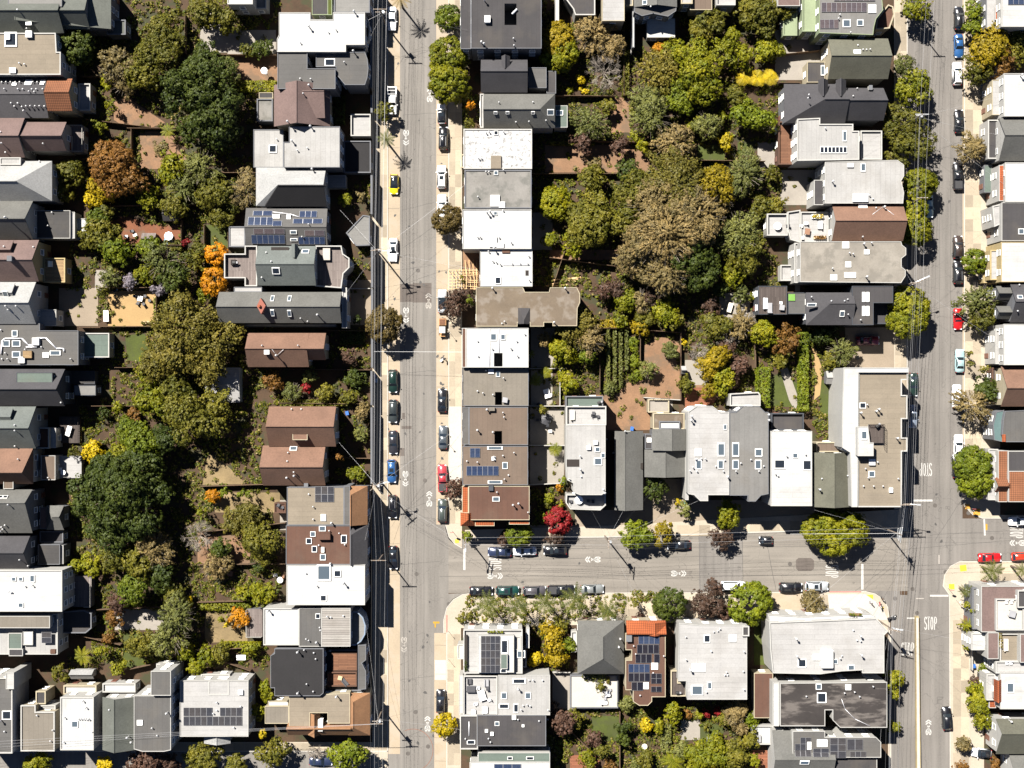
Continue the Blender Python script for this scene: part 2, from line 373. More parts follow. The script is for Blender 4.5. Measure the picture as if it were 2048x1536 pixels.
    def facade(s, poly, z0, h, sides):
        if not s.wins or h - z0 < 2.7: return
        sides = s.sides if sides is None else sides
        if area2(poly) < 0: poly = poly[::-1]
        n = len(poly)
        for i in range(n):
            a = Vector(poly[i]); b = Vector(poly[(i + 1) % n]); e = b - a; Ln = e.length
            if Ln < 1.6: continue
            nv = Vector((e.y, -e.x)) / Ln
            side = ('e' if nv.x > 0 else 'w') if abs(nv.x) > abs(nv.y) else ('n' if nv.y > 0 else 's')
            if side not in sides: continue
            k = max(1, min(4, int(Ln / 2.6))); fl = max(1, int((h - z0 - .2) / 2.8)); rz = math.atan2(e.y, e.x)
            for f in range(fl):
                for j in range(k):
                    p = a + e * ((j + .5) / k) + nv * .03; z = z0 + .95 + f * 2.9 + (h - z0 - fl * 2.9) * .4
                    if z + 1.6 > h: continue
                    if f == 0 and j == k - 1 and k > 1 and z0 == 0:
                        o = link('door', shared('door', lambda: MB().box(-.5, -.06, 0, .5, .06, 1).mesh('door'), plain('door_paint', (.12, .05, .035), .5)), None, s.root, Vector((p.x, p.y, .05)) + s.L(), (0, 0, rz), (1.0, 1, 2.1))
                        link('handle', shared('handle', lambda: MB().tube((0, 0, 0), (0, -.16, 0), .03).mesh('handle'), plain('brass', (.5, .4, .2), .3, 1)), None, o, (.38, 0, .5))
                        continue
                    w = min(1.15, Ln / k * .5)
                    o = link('window', shared('window', window_mesh, plain('white_paint', (.62, .62, .6), .5)), None, s.root, Vector((p.x, p.y, z)) + s.L(), (0, 0, rz), (w, 1, 1.45))
                    link('pane', shared('pane', lambda: MB().box(-.42, -.045, .08, .42, -.02, .92).mesh('pane'), glass('window_glass')), None, o)
    # --- things on roofs
    def z(s, x, y):
        """roof height and slope rotation at a pixel"""
        best = (0, None)
        for b in s.blocks:
            if b[0] == 'f':
                if inside(b[1], x, y) and b[2] > best[0]: best = (b[2], None)
            else:
                _, x0, y0, x1, y1, he, hr, ridge, ax, ha, hb = b
                if x0 <= x <= x1 and y0 <= y <= y1:
                    u, u0, u1 = (y, y0, y1) if ax == 'x' else (x, x0, x1)
                    t = (u - u0) / (ridge - u0) if u < ridge else (u1 - u) / (u1 - ridge)
                    zz = he + (hr - he) * t
                    if zz > best[0]:
                        run = abs((ridge - u0) if u < ridge else (u1 - ridge)) * PX; an = math.atan2(hr - he, run) * (1 if u < ridge else -1)
                        best = (zz, (-an, 0, 0) if ax == 'x' else (0, -an, 0))
        z, r = best
        return z, r
    def item(s, name, x, y, data, mat, scl, rz=0, dz=0.0, level=False):
        z, r = s.z(x, y); p = W(x, y, z + dz) + s.L()
        e = Euler((0, 0, rz)) if (r is None or level) else (Euler(r).to_matrix() @ Euler((0, 0, rz)).to_matrix()).to_euler()
        return link(name, data, mat, s.root, p, e, scl)
    def sky(s, *L, pane='skylight_glass', fr='white_paint'):
        for t in L:
            x, y, w, h = t[:4]
            fm = plain('white_paint', (.62, .62, .6), .5) if fr == 'white_paint' else plain(fr, (.07, .07, .07), .5)
            pm = glass('skylight_glass', (.05, .065, .08), .08) if len(t) < 5 else (plain('milky_dome', (.7, .7, .7), .3) if t[4] == 'w' else glass('dark_glass', (.012, .015, .02), .05))
            o = s.item('skylight', x, y, shared('frame', frame_mesh, fm), None, (w * PX, h * PX, .22), dz=.01)
            link('pane', shared('spane', lambda: MB().box(-.41, -.41, .3, .41, .41, .9).mesh('pane'), pm), None, o)
        return s
    def vent(s, *L):
        for x, y in L: s.item('vent_pipe', x, y, shared('vent', vent_mesh, plain('galvanised', (.5, .5, .5), .4, .3)), None, (.8, .8, random.uniform(.5, .95)), level=True)
        return s
    def stack(s, *L):   # tall flues
        for x, y in L: s.item('flue', x, y, shared('vent', vent_mesh, plain('galvanised', (.5, .5, .5), .4, .3)), None, (1.15, 1.15, random.uniform(1.4, 2.0)), level=True)
        return s
    def box(s, name, x, y, w, h, dz, mat, rz=0):
        s.item(name, x, y, ubox(mat if not isinstance(mat, str) else M(mat)), None, (w * PX, h * PX, dz), rz, -.05, True); return s
    def chim(s, x, y, w, h, dz, mat='Wwh'):
        o = s.item('chimney', x, y, ubox(M(mat)), None, (w * PX, h * PX, dz), 0, -.2, True)
        link('chimney_cap', ubox(M('Wgy')), None, o, (0, 0, 1), None, (1.15, 1.15, .12))
        return s
    def solar(s, x0, y0, x1, y1, nx, ny, tint='k', dz=.14, skip=()):
        w = (x1 - x0) / nx; h = (y1 - y0) / ny
        for i in range(nx):
            for j in range(ny):
                if (i, j) in skip: continue
                s.item('solar_panel', x0 + (i + .5) * w, y0 + (j + .5) * h, solar_mesh(tint), None, (w * PX * .96, h * PX * .96, 1), 0, dz)
        return s
    def duct(s, pts, r=.16, name='duct'):
        mb = MB(); q = []
        for x, y in pts: zz, _ = s.z(x, y); q.append(W(x, y, zz + r + .1))
        for a, b in zip(q[:-1], q[1:]): mb.tube(a, b, r, r, 8)
        s.put(name, mb, plain('duct_metal', (.6, .6, .62), .4, .2), None, True); return s
    def railing(s, pts, hgt=1.0, mat='fwh', z=None):
        q = [W(x, y, (z if z is not None else s.z(x, y)[0])) for x, y in pts]; mb = MB()
        for a, b in zip(q[:-1], q[1:]):
            mb.tube(a + Vector((0, 0, hgt)), b + Vector((0, 0, hgt)), .05, .05, 5); mb.tube(a + Vector((0, 0, .15)), b + Vector((0, 0, .15)), .03, .03, 4)
            n = max(1, int((b - a).length / .35))
            for i in range(n + 1): p = a.lerp(b, i / n); mb.tube(p, p + Vector((0, 0, hgt)), .022 if i % 4 else .04, None, 4, False)
        s.put('railing', mb, M(mat)); return s
def inside(poly, x, y):
    if len(poly) == 4 and not isinstance(poly[0], tuple): return poly[0] <= x <= poly[2] and poly[1] <= y <= poly[3]
    c = False; n = len(poly)
    for i in range(n):
        x1, y1 = poly[i]; x2, y2 = poly[(i + 1) % n]
        if (y1 > y) != (y2 > y) and x < (x2 - x1) * (y - y1) / (y2 - y1) + x1: c = not c
    return c

# ------------------------------------------------------------------ plants
LEAF = {}
PAL = {  # two leaf colours (albedo) and a tint for clumps picked by noise
 'g': ((0.0364, 0.0556, 0.0027), (0.0719, 0.0936, 0.0026), (0.0887, 0.0947, 0.0026)), 'd': ((0.0158, 0.0279, 0.0026), (0.0344, 0.0489, 0.0044), (0.0411, 0.0484, 0.0051)),
 'o': ((0.0437, 0.0481, 0.0051), (0.0883, 0.0861, 0.0066), (0.1016, 0.0851, 0.0078)), 'l': ((0.064, 0.0826, 0.002), (0.1221, 0.1267, 0.002), (0.1317, 0.1131, 0.002)),
 'Y': ((0.2176, 0.1667, 0.0022), (0.3453, 0.2536, 0.0022), (0.3006, 0.2089, 0.0022)), 'a': ((0.3104, 0.1066, 0.0024), (0.4741, 0.191, 0.0024), (0.4338, 0.1622, 0.0024)),
 'b': ((0.1072, 0.0472, 0.0042), (0.1889, 0.087, 0.0043), (0.1631, 0.0782, 0.0046)), 'k': ((0.0861, 0.0683, 0.0285), (0.1501, 0.1113, 0.0485), (0.1373, 0.0954, 0.0377)),
 'w': ((0.0441, 0.0531, 0.0123), (0.0888, 0.0956, 0.0254), (0.0826, 0.0826, 0.0203)), 'r': ((0.1101, 0.0031, 0.0065), (0.1887, 0.007, 0.0104), (0.1565, 0.0122, 0.0122)),
 'v': ((0.0878, 0.0765, 0.1048), (0.1485, 0.1315, 0.1654), (0.1299, 0.1186, 0.1413)), 'n': ((0.0375, 0.0211, 0.0149), (0.068, 0.0384, 0.0276), (0.058, 0.0307, 0.0229)),
 'c': ((0.0637, 0.0596, 0.0072), (0.1325, 0.1147, 0.0163), (0.1379, 0.1065, 0.0175)), 'z': ((0.1089, 0.0826, 0.0019), (0.1867, 0.1384, 0.0019), (0.1717, 0.119, 0.0019))}
PAL['u'] = ((.040, .029, .008), (.070, .050, .013), (.060, .044, .011)); PAL['b'] = ((.078, .036, .008), (.135, .064, .012), (.12, .06, .012))
PAL['p'] = ((.032, .040, .008), (.066, .074, .014), (.06, .064, .012)); PAL['a'] = tuple(tuple(v * .8 for v in c) for c in PAL['a']); PAL['g'] = tuple(tuple(v * 1.12 for v in c) for c in PAL['g'])
for k_ in 'ocwk': PAL[k_] = tuple(tuple(v * 1.1 for v in c) for c in PAL[k_])
PAL['c'] = tuple(tuple(v * .74 for v in c) for c in PAL['c']); PAL['o'] = tuple(tuple(v * .9 for v in c) for c in PAL['o'])
PAL['l'] = tuple(tuple(v * 1.02 for v in c) for c in PAL['l'])
CN = {'p': 'dark olive', 'u': 'olive-brown', 'g': 'green', 'd': 'dark green', 'o': 'olive green', 'l': 'lime green', 'Y': 'bright yellow', 'a': 'orange', 'b': 'rusty brown', 'k': 'dry tan-brown', 'w': 'grey-green', 'r': 'deep red', 'v': 'purple-grey', 'n': 'dark maroon-brown', 'c': 'golden-olive', 'z': 'golden yellow'}
def LM(k):
    if k not in LEAF: LEAF[k] = leaf_mat('foliage_' + k, *PAL[k])
    return LEAF[k]
def bark(): return plain('bark', (.10, .075, .055), .9)
def quads(P, N, size, asp=1.5):
    """leaf quads at points P with normals N -> verts, faces"""
    n = len(P); T = rng.normal(size=(n, 3)); U = np.cross(N, T); U /= np.linalg.norm(U, axis=1)[:, None] + 1e-9; V = np.cross(N, U)
    s = size[:, None]; a = U * s * .5; b = V * s * .5 * asp
    v = np.stack([P - b, P + a - N * s * .12, P + b, P - a - N * s * .12], 1).reshape(-1, 3); return v
def quad_mesh(name, v):
    n = len(v) // 4; me = bpy.data.meshes.new(name)
    me.vertices.add(len(v)); me.vertices.foreach_set('co', v.astype(np.float32).ravel())
    me.loops.add(4 * n); me.loops.foreach_set('vertex_index', np.arange(4 * n, dtype=np.int32))
    me.polygons.add(n); me.polygons.foreach_set('loop_start', np.arange(0, 4 * n, 4, dtype=np.int32))
    me.update(calc_edges=True); return me
def crown_points(R, ht, dens, lobes, lobe_r, flat=.8, inner=.2, smooth=False, spray=0.):
    """leaf positions/normals for an uneven crown of lobes that carry leaf clumps; radius R, half height ht, centred at 0"""
    C = [(np.zeros(3), R * (.86 if smooth else .62), ht / R)]
    for i in range(lobes):
        d = rng.normal(size=3); d /= np.linalg.norm(d); d[2] = abs(d[2]) - .3
        d /= np.linalg.norm(d) if smooth else 1
        f = rng.uniform(.93, 1.02) if smooth else rng.uniform(.55, 1.18)
        C.append((d * np.array([R, R, ht]) * (1 - lobe_r) * f, R * lobe_r * rng.uniform(.8, 1.15 if smooth else 1.3), 1.0))
    w = np.array([r * r * (.5 if i == 0 and not smooth else 1) for i, (_, r, _) in enumerate(C)]); area = 4 * PI * w.sum() * .6; w /= w.sum()
    nc = max(14, int(area / .62)); k = rng.choice(len(C), nc, p=w); cc = np.array([c for c, _, _ in C])[k]; rr = np.array([r for _, r, _ in C])[k]; zz = np.array([z for _, _, z in C])[k]
    d = rng.normal(size=(nc, 3)); d /= np.linalg.norm(d, axis=1)[:, None]; d[:, 2] = np.where(d[:, 2] < -.3, -d[:, 2], d[:, 2])
    P0 = cc + d * (rr * rng.uniform(.86, 1.08, nc))[:, None] * np.stack([np.ones(nc), np.ones(nc), zz * flat], 1); rc = rng.uniform(.22, .62, nc) * min(1, .45 + R * .22)
    m = max(6, int(min(40, dens * .62 * 1.15))); n = nc * m; q = np.repeat(np.arange(nc), m)
    e = rng.normal(size=(n, 3)) + d[q] * .7; e /= np.linalg.norm(e, axis=1)[:, None]
    P = P0[q] + e * (rc[q] * rng.uniform(.55, 1.05, n))[:, None] * np.array([1, 1, .8])
    if spray:      # drooping finger-like sprays instead of round clumps
        o_ = P0.copy(); o_[:, 2] = 0; o_ /= np.linalg.norm(o_, axis=1)[:, None] + 1e-6; t_ = rng.uniform(-.6, 1.0, n); P = P0[q] + e * (rc[q] * .5)[:, None] + o_[q] * (t_ * spray)[:, None] - np.array([0, 0, 1]) * (np.abs(t_) * spray * .45)[:, None]
    N = e * .9 + d[q] * .55 + rng.normal(size=(n, 3)) * .3 + np.array([0, 0, .1]); N /= np.linalg.norm(N, axis=1)[:, None]
    return P, N
PLANTS = []      # (object, px, py, base label) to be given unique labels at the end
def wood(R, h, hc, spread=.6):
    mb = MB(); r0 = max(.09, .035 * h); mb.tube((0, 0, -.1), (0, 0, hc * .55), r0, r0 * .7, 7)
    for i in range(5):
        a = 2 * PI * i / 5 + random.random(); t = Vector((math.cos(a) * R * spread, math.sin(a) * R * spread, hc + random.uniform(-.1, .3) * R))
        b = Vector((0, 0, hc * random.uniform(.38, .54))); m = b.lerp(t, .5) + Vector((0, 0, .1 * R)); mb.tube(b, m, r0 * .5, r0 * .33, 5, False); mb.tube(m, t, r0 * .33, r0 * .1, 5, False)
    mb.tube((0, 0, hc * .5), (0, 0, hc + .3 * R), r0 * .7, r0 * .15, 5, False)
    return mb
SHAPE = {'d': (24, .27), 'c': (34, .21), 'k': (30, .23), 'o': (22, .28), 'w': (24, .26), 'l': (20, .29), 'g': (18, .31), 'b': (24, .26), 'n': (20, .28)}
def tree(x, y, r, kind, h=None, dense=1.0, lobes=None, leaf=None, smooth=False):
    """x,y: crown centre in the photograph, r: crown radius in pixels, h: tree height in metres"""
    r *= 1.1; R = r * PX; h = h or min(14, 2.6 + R * 1.9)
    if h < 3.3 or r < 14: return shrub(x, y, r, kind, h)
    hc = h * .62; ht = max(h - hc, R * .85); base = W(x, y, hc); root = empty('tree', (base.x, base.y, 0), random.uniform(0, 6))
    link('trunk', wood(R, h, hc).mesh('trunk', True), bark(), root)
    lb, lr = SHAPE.get(kind, (14, .36)); lb = int((lobes or lb) * random.uniform(.7, 1.25)); lr *= random.uniform(.88, 1.15)
    s = leaf or {'d': .26, 'c': .27, 'k': .21, 'b': .24, 'w': .22, 'Y': .25, 'a': .24}.get(kind, .27)
    s *= random.uniform(.82, 1.22)
    if smooth: lb, lr, s = 30, .24, .22
    P, N = crown_points(R, ht, dense * (2.0 if smooth else 1.25) / (s * s), lb, lr, 1.0, smooth=smooth, spray=.9 if kind == 'c' and r > 30 else (.5 if kind in 'kw' and r > 30 else 0))
    ax_ = rng.uniform(.86, 1.14) if not smooth else rng.uniform(.95, 1.05); P[:, 0] *= ax_; P[:, 1] /= ax_
    P[:, 2] += hc; me = quad_mesh('crown', quads(P, N, s * rng.uniform(.65, 1.4, len(P))))
    c = link('crown', me, LM(kind), root)
    if kind in 'kw' and r > 20 and not smooth:
        tw = MB()
        for i in range(34):
            a = random.random() * 2 * PI; e = random.uniform(.0, .95); t = Vector((math.cos(a) * R * math.cos(e), math.sin(a) * R * math.cos(e), hc + ht * math.sin(e) * 1.05)); b = Vector((t.x * .35, t.y * .35, hc))
            tw.tube(b, t, .035, .012, 3, False)
        tw.build('twigs', plain('twig', (.19, .16, .13), .9), c)['kind'] = 'stuff'
    sz = 'large' if r > 44 else ('small' if r < 22 else 'mid-sized')
    tag(root, None, 'tree', 'garden and street trees'); PLANTS.append((root, x, y, f'{sz} {CN[kind]} {"round " if smooth else ""}tree', 'trees')); return root
def shrub(x, y, r, kind, h=None, leaf=.2):
    R = r * PX; h = h or R * 1.5; base = W(x, y, h * .5)
    P, N = crown_points(R, h * .55, 1.0 / (leaf * leaf), 8, .42, .8); P[:, 2] = np.maximum(P[:, 2] * (h * .5 / (R * .9)) + h * .5, .02)
    me = quad_mesh('shrub', quads(P, N, leaf * rng.uniform(.65, 1.4, len(P)))); o = link('shrub', me, LM(kind), None, (base.x, base.y, 0))
    tag(o, None, 'shrub', 'garden shrubs'); PLANTS.append((o, x, y, f'{CN[kind]} shrub', 'shrubs')); return o
def bare(x, y, r, h=7.0, col=(.21, .18, .15)):
    R = r * PX; b0 = W(x, y, h * .6); root = empty('bare_tree', (b0.x, b0.y, 0)); tw = MB(); tr = MB(); tr.tube((0, 0, -.1), (0, 0, h * .3), .2, .15, 7)
    def grow(p, d, ln, rd, lv):
        q = p + d * ln; tw.tube(p, q, rd, rd * .6, 4, False)
        if lv == 0: return
        for i in range(4 if lv > 1 else 5):
            v = (d + Vector((random.gauss(0, .5), random.gauss(0, .5), random.gauss(.05, .3)))).normalized(); grow(p.lerp(q, random.uniform(.45, 1)), v, ln * random.uniform(.5, .78), rd * .55, lv - 1)
    for i in range(8):
        a = 2 * PI * i / 8 + random.uniform(-.3, .3); grow(Vector((0, 0, h * .28)), Vector((math.cos(a), math.sin(a), random.uniform(.6, 1.3))).normalized(), R * .46, .075, 4)
    tr.build('trunk', bark(), root); o = tw.build('branches', plain('bare_wood', col, .9), root)
    tag(root, None, 'tree', 'bare trees'); PLANTS.append((root, x, y, 'leafless tree with pale bare twigs', 'bare')); return root
def palm(x, y, r, kind='o', h=6.0, n=12, name='palm', cat='palm', wide=.2, what='palm with drooping fronds'):
    R = r * PX; b0 = W(x, y, h); root = empty(name + '_tree' if name == 'palm' else name, (b0.x, b0.y, 0), random.random() * 6); t = MB(); t.tube((0, 0, -.1), (0, 0, h - .1), .22 if h > 3 else .12, .15 if h > 3 else .08, 8); t.build('trunk', bark(), root)
    for i in range(n):
        a = 2 * PI * i / n + random.uniform(-.15, .15); L = R * random.uniform(.75, 1.1); up = random.uniform(.05, .55); mb = MB(); P = []; Nn = []; S = []; vs = []; fs = []
        prev = None
        for k in range(9):
            u = k / 8; c = Vector((math.cos(a) * L * u, math.sin(a) * L * u, h + L * (up * u - (.35 + up) * u * u))); w = R * wide * math.sin(PI * min(1, .12 + u * .86)) ; sd = Vector((-math.sin(a), math.cos(a), 0))
            if k % 1 == 0 and k < 8:
                for sg in (-1, 1):
                    for q in (0, .5):
                        tp = c + sd * sg * w + Vector((math.cos(a), math.sin(a), -.25)) * w * .7; c2 = c + Vector((math.cos(a) * L * .1, math.sin(a) * L * .1, 0)); off = (c2 - c) * q
                        mb.add([c + off, c + off + Vector((math.cos(a), math.sin(a), 0)) * L * .055, tp + off], [(0, 1, 2) if sg > 0 else (0, 2, 1)])
            if prev is not None: mb.tube(prev, c, .03, .025, 3, False)
            prev = c
        mb.build('frond', LM(kind), root)
    tag(root, None, cat, 'palms'); PLANTS.append((root, x, y, f'{CN[kind]} {what}', name)); return root
def hedge(x0, y0, x1, y1, h, kind, what='clipped hedge'):
    a = W(x0, y1, h); b = W(x1, y0, h); cx, cy = (a.x + b.x) / 2, (a.y + b.y) / 2; lx, ly = b.x - a.x, b.y - a.y; n = int((lx * ly + (lx + ly) * h * 2) * 26)
    f = rng.random(n); tp = lx * ly / (lx * ly + 2 * (lx + ly) * h); P = np.zeros((n, 3)); N = np.zeros((n, 3))
    u = rng.uniform(-.5, .5, n); v = rng.uniform(-.5, .5, n); z = rng.uniform(0, h, n); top = f < tp; sx = ~top & (rng.random(n) < lx / (lx + ly)); sy = ~top & ~sx; sg = np.where(rng.random(n) < .5, -1., 1.)
    P[:, 0] = np.where(sy, sg * lx / 2, u * lx); P[:, 1] = np.where(sx, sg * ly / 2, v * ly); P[:, 2] = np.where(top, h, z)
    N[:, 2] = np.where(top, 1, .3); N[:, 0] = np.where(sy, sg, 0); N[:, 1] = np.where(sx, sg, 0); P += rng.normal(size=P.shape) * .05; N += rng.normal(size=N.shape) * .4; N /= np.linalg.norm(N, axis=1)[:, None]
    o = link('hedge', quad_mesh('hedge', quads(P, N, rng.uniform(.16, .34, n))), LM(kind), None, (cx, cy, 0)); tag(o, None, 'hedge', 'hedges')
    PLANTS.append((o, (x0 + x1) / 2, (y0 + y1) / 2, f'{CN[kind]} {what}', 'hedges')); return o

# ------------------------------------------------------------------ vehicles
CARM = {}
def loft(st, smooth=True):
    """st: list of (x, halfwidth, zbottom, zshoulder, ztop, topinset)"""
    mb = MB(); V = []; k = 10
    for x, w, zb, zs, zt, ti in st:
        V += [(x, -w * .9, zb), (x, -w, zb + .12), (x, -w, zs), (x, -w + .07, zs + (zt - zs) * .55), (x, -w + ti, zt), (x, w - ti, zt), (x, w - .07, zs + (zt - zs) * .55), (x, w, zs), (x, w, zb + .12), (x, w * .9, zb)]
    F = []
    for i in range(len(st) - 1):
        for j in range(k): a = i * k + j; b = i * k + (j + 1) % k; F.append((a, a + k, b + k, b))
    F.append(tuple(range(k))); F.append(tuple(range((len(st) - 1) * k + k - 1, (len(st) - 1) * k - 1, -1)))
    mb.add(V, F); return mb.mesh('body', smooth)
def car_meshes(t):
    if t in CARM: return CARM[t]
    L, Wd, Ht, hood, deck, wx, rx0, rx1, bx = {
        'sedan': (4.7, 1.84, 1.45, .93, .98, .78, .12, -1.02, -1.68), 'suv': (4.65, 1.9, 1.70, 1.08, 1.12, 1.0, .38, -1.85, -2.16), 'hatch': (4.0, 1.75, 1.5, .98, 1.02, .88, .28, -1.42, -1.84),
        'pickup': (5.5, 1.95, 1.8, 1.12, 1.12, 1.05, .5, -.62, -.86), 'van': (4.95, 1.95, 1.85, 1.12, 1.16, 1.4, .72, -2.1, -2.38), 'tiny': (2.75, 1.62, 1.52, 1.0, 1.05, .92, .42, -.95, -1.28), 'conv': (4.3, 1.8, 1.22, .92, .96, .62, .12, -.62, -1.25)}[t]
    h = L / 2; w = Wd / 2; bt = hood + .02
    st = [(-h, w * .74, .42, .6, deck * .82, .12), (-h + .1, w * .88, .3, .66, deck * .95, .12), (-h + .42, w * .98, .26, .7, deck, .12), (bx + .2, w, .24, .72, deck + .01, .11), (0, w, .24, .72, max(hood, deck), .1), (wx + .1, w, .24, .72, hood + .03, .11), (h - .75, w * .985, .26, .68, hood - .06, .14), (h - .28, w * .92, .28, .62, hood - .16, .18), (h - .06, w * .8, .34, .54, hood - .3, .2), (h, w * .66, .42, .5, hood - .4, .18)]
    body = loft(st)
    cz0 = min(hood, deck) - .04; iw = w - .1; tw = w - .3
    def fr(x0, x1, y0, y1, z0, X0, X1, Y, z1):
        V = [(x0, -y0, z0), (x1, -y0, z0), (x1, y0, z0), (x0, y0, z0), (X0, -Y, z1), (X1, -Y, z1), (X1, Y, z1), (X0, Y, z1)]
        return V
    V = fr(bx, wx, iw, iw, cz0, rx1, rx0, tw, Ht - .05)
    bm = bmesh.new(); vs = [bm.verts.new(v) for v in V]
    for f in ((0, 1, 5, 4), (1, 2, 6, 5), (2, 3, 7, 6), (3, 0, 4, 7), (4, 5, 6, 7)): bm.faces.new([vs[i] for i in f])
    top = [e for e in bm.edges if all(v.co.z > Ht - .1 for v in e.verts)]
    bmesh.ops.bevel(bm, geom=top, offset=.12, segments=3, affect='EDGES'); cab = bpy.data.meshes.new('cabin'); bm.to_mesh(cab); bm.free()
    cab.polygons.foreach_set('use_smooth', [True] * len(cab.polygons))
    def pane(a, b, c, d, m=.1, off=.02):
        a, b, c, d = map(Vector, (a, b, c, d)); cen = (a + b + c + d) / 4; n = (b - a).cross(d - a).normalized()
        q = [p.lerp(cen, m) + n * off for p in (a, b, c, d)]; return mesh('pane', q + [p - n * .03 for p in q], [(0, 1, 2, 3), (0, 4, 5, 1), (1, 5, 6, 2), (2, 6, 7, 3), (3, 7, 4, 0)])
    P = V
    res = dict(L=L, w=w, Ht=Ht, hood=hood, deck=deck, h=h, bx=bx, rx0=rx0, rx1=rx1, body=body, cab=cab, ws=pane(P[1], P[2], P[6], P[5], .1), rw=pane(P[3], P[0], P[4], P[7], .12), s1=pane(P[0], P[1], P[5], P[4], .13), s2=pane(P[2], P[3], P[7], P[6], .13))
    CARM[t] = res; return res
def wheel_mesh():
    mb = MB(); mb.tube((0, -.11, 0), (0, .11, 0), .33, .33, 18); return mb.mesh('wheel')
CARS = []
def car(x, y, t, col, cname, rz, extra=None, what=None, name='parked_car'):
    """rz: heading in degrees, 0 = front to the right of the picture"""
    D = car_meshes(t); p = W(x, y, .6); root = empty(name, (p.x + random.uniform(-.08, .08), p.y + random.uniform(-.08, .08), .006), math.radians(rz + random.uniform(-1.6, 1.6)))
    key = 'paint_' + cname.replace(' ', '_'); cm = plain(key, col, .28, .0 if max(col) > .5 else .15, .5, 1.0)
    link('body', D['body'], cm, root); link('cabin', D['cab'], cm if extra != 'blackroof' else plain('paint_black_roof', (.012, .012, .014), .15, 0, .5, 1), root)
    g = glass('car_glass', (.012, .016, .02), .04)
    for nm, k in (('windscreen', 'ws'), ('rear_window', 'rw'), ('side_window', 's1'), ('side_window', 's2')): link(nm, D[k], g, root)
    wm = shared('wheel', wheel_mesh, plain('rubber', (.015, .015, .015), .9)); h, w = D['h'], D['w']
    for sx in (h - .88, -h + .82):
        for sy in (-1, 1):
            o = link('wheel', wm, None, root, (sx, sy * (w - .1), .33)); link('rim', shared('rim', lambda: MB().tube((0, -.012, 0), (0, .012, 0), .21, .21, 12).mesh('rim'), plain('alloy', (.45, .45, .46), .3, .8)), None, o, (0, sy * .115, 0))
    for sy in (-1, 1):
        link('headlight', ubox(glass('headlight_glass', (.5, .52, .55), .1)), None, root, (h - .22, sy * w * .66, D['hood'] - .34), (0, 0, -sy * .35), (.3, .36, .14))
        link('tail_light', ubox(glass('tail_light_glass', (.25, .01, .01), .15)), None, root, (-h + .10, sy * w * .72, D['deck'] - .3), (0, 0, sy * .25), (.14, .3, .2))
        link('mirror', ubox(cm), None, root, (car_wx(t) - .12, sy * (w + .08), D['hood'] + .02), None, (.14, .2, .15))
    link('number_plate', ubox(plain('plate', (.6, .6, .58), .5)), None, root, (-h - .005, 0, .62), None, (.03, .5, .12))
    link('bumper', ubox(plain('bumper_black', (.02, .02, .02), .6)), None, root, (-h + .04, 0, .36), None, (.16, w * 1.5, .2))
    if extra == 'rack' or (t in ('suv', 'van') and extra is None):
        for sy in (-1, 1): link('roof_rail', ubox(plain('rail_metal', (.35, .35, .36), .35, .7)), None, root, ((D['rx0'] + D['rx1']) / 2, sy * (w - .42), D['Ht'] - .06), None, (abs(D['rx0'] - D['rx1']) * .8, .05, .09))
    if extra == 'sun' or extra == 'blackroof': link('sunroof', shared('sunroof', lambda: MB().box(-.5, -.5, 0, .5, .5, 1).mesh('sunroof'), g), None, root, ((D['rx0'] * .7 + D['rx1'] * .3), 0, D['Ht'] - .052), None, (.75, .8, .02))
    if t == 'pickup':
        link('cargo_bed', shared('bed', lambda: MB().box(-.5, -.5, 0, .5, .5, 1).mesh('bed'), plain('bed_liner', (.02, .02, .022), .8)), None, root, (-h + .95, 0, D['deck'] + .004), None, (1.5, w * 1.55, .012))
        for sy in (-1, 1): link('bed_rail', ubox(cm), None, root, (-h + .95, sy * (w - .16), D['deck'] - .02), None, (1.75, .14, .1))
        link('tailgate', ubox(cm), None, root, (-h + .12, 0, D['deck'] - .02), None, (.12, w * 1.6, .1))
        if extra == 'ladder':
            for sy in (-1, 1):
                for sx in (-h + .25, -h + 1.7): link('rack_post', ubox(plain('rack_paint', (.6, .6, .6), .4)), None, root, (sx, sy * (w - .16), D['deck']), None, (.07, .07, .85))
                link('rack_bar', ubox(plain('rack_paint', (.6, .6, .6), .4)), None, root, (-h + .95, sy * (w - .16), D['deck'] + .85), None, (1.7, .07, .07))
            for k in range(3): link('rack_crossbar', ubox(plain('rack_paint', (.6, .6, .6), .4)), None, root, (-h + .25 + k * .72, 0, D['deck'] + .92), None, (.07, w * 1.8, .06))
    if t == 'conv':
        link('soft_top', ubox(plain('soft_top_cloth', (.02, .018, .018), .9)), None, root, (D['bx'] + .25, 0, D['deck'] - .02), None, (.5, w * 1.4, .12))
    kind = {'sedan': 'saloon car', 'suv': 'SUV', 'hatch': 'hatchback', 'pickup': 'pickup truck', 'van': 'van', 'tiny': 'two-seater microcar', 'conv': 'low sports car'}[t]
    tag(root, None, 'car' if t not in ('pickup', 'van') else {'pickup': 'truck', 'van': 'van'}[t], 'cars parked along the kerbs')
    CARS.append((root, x, y, what or f'{cname} {kind}')); return root
def car_wx(t): return {'sedan': .78, 'suv': 1.0, 'hatch': .88, 'pickup': 1.05, 'van': 1.4, 'tiny': .92, 'conv': .62}[t]

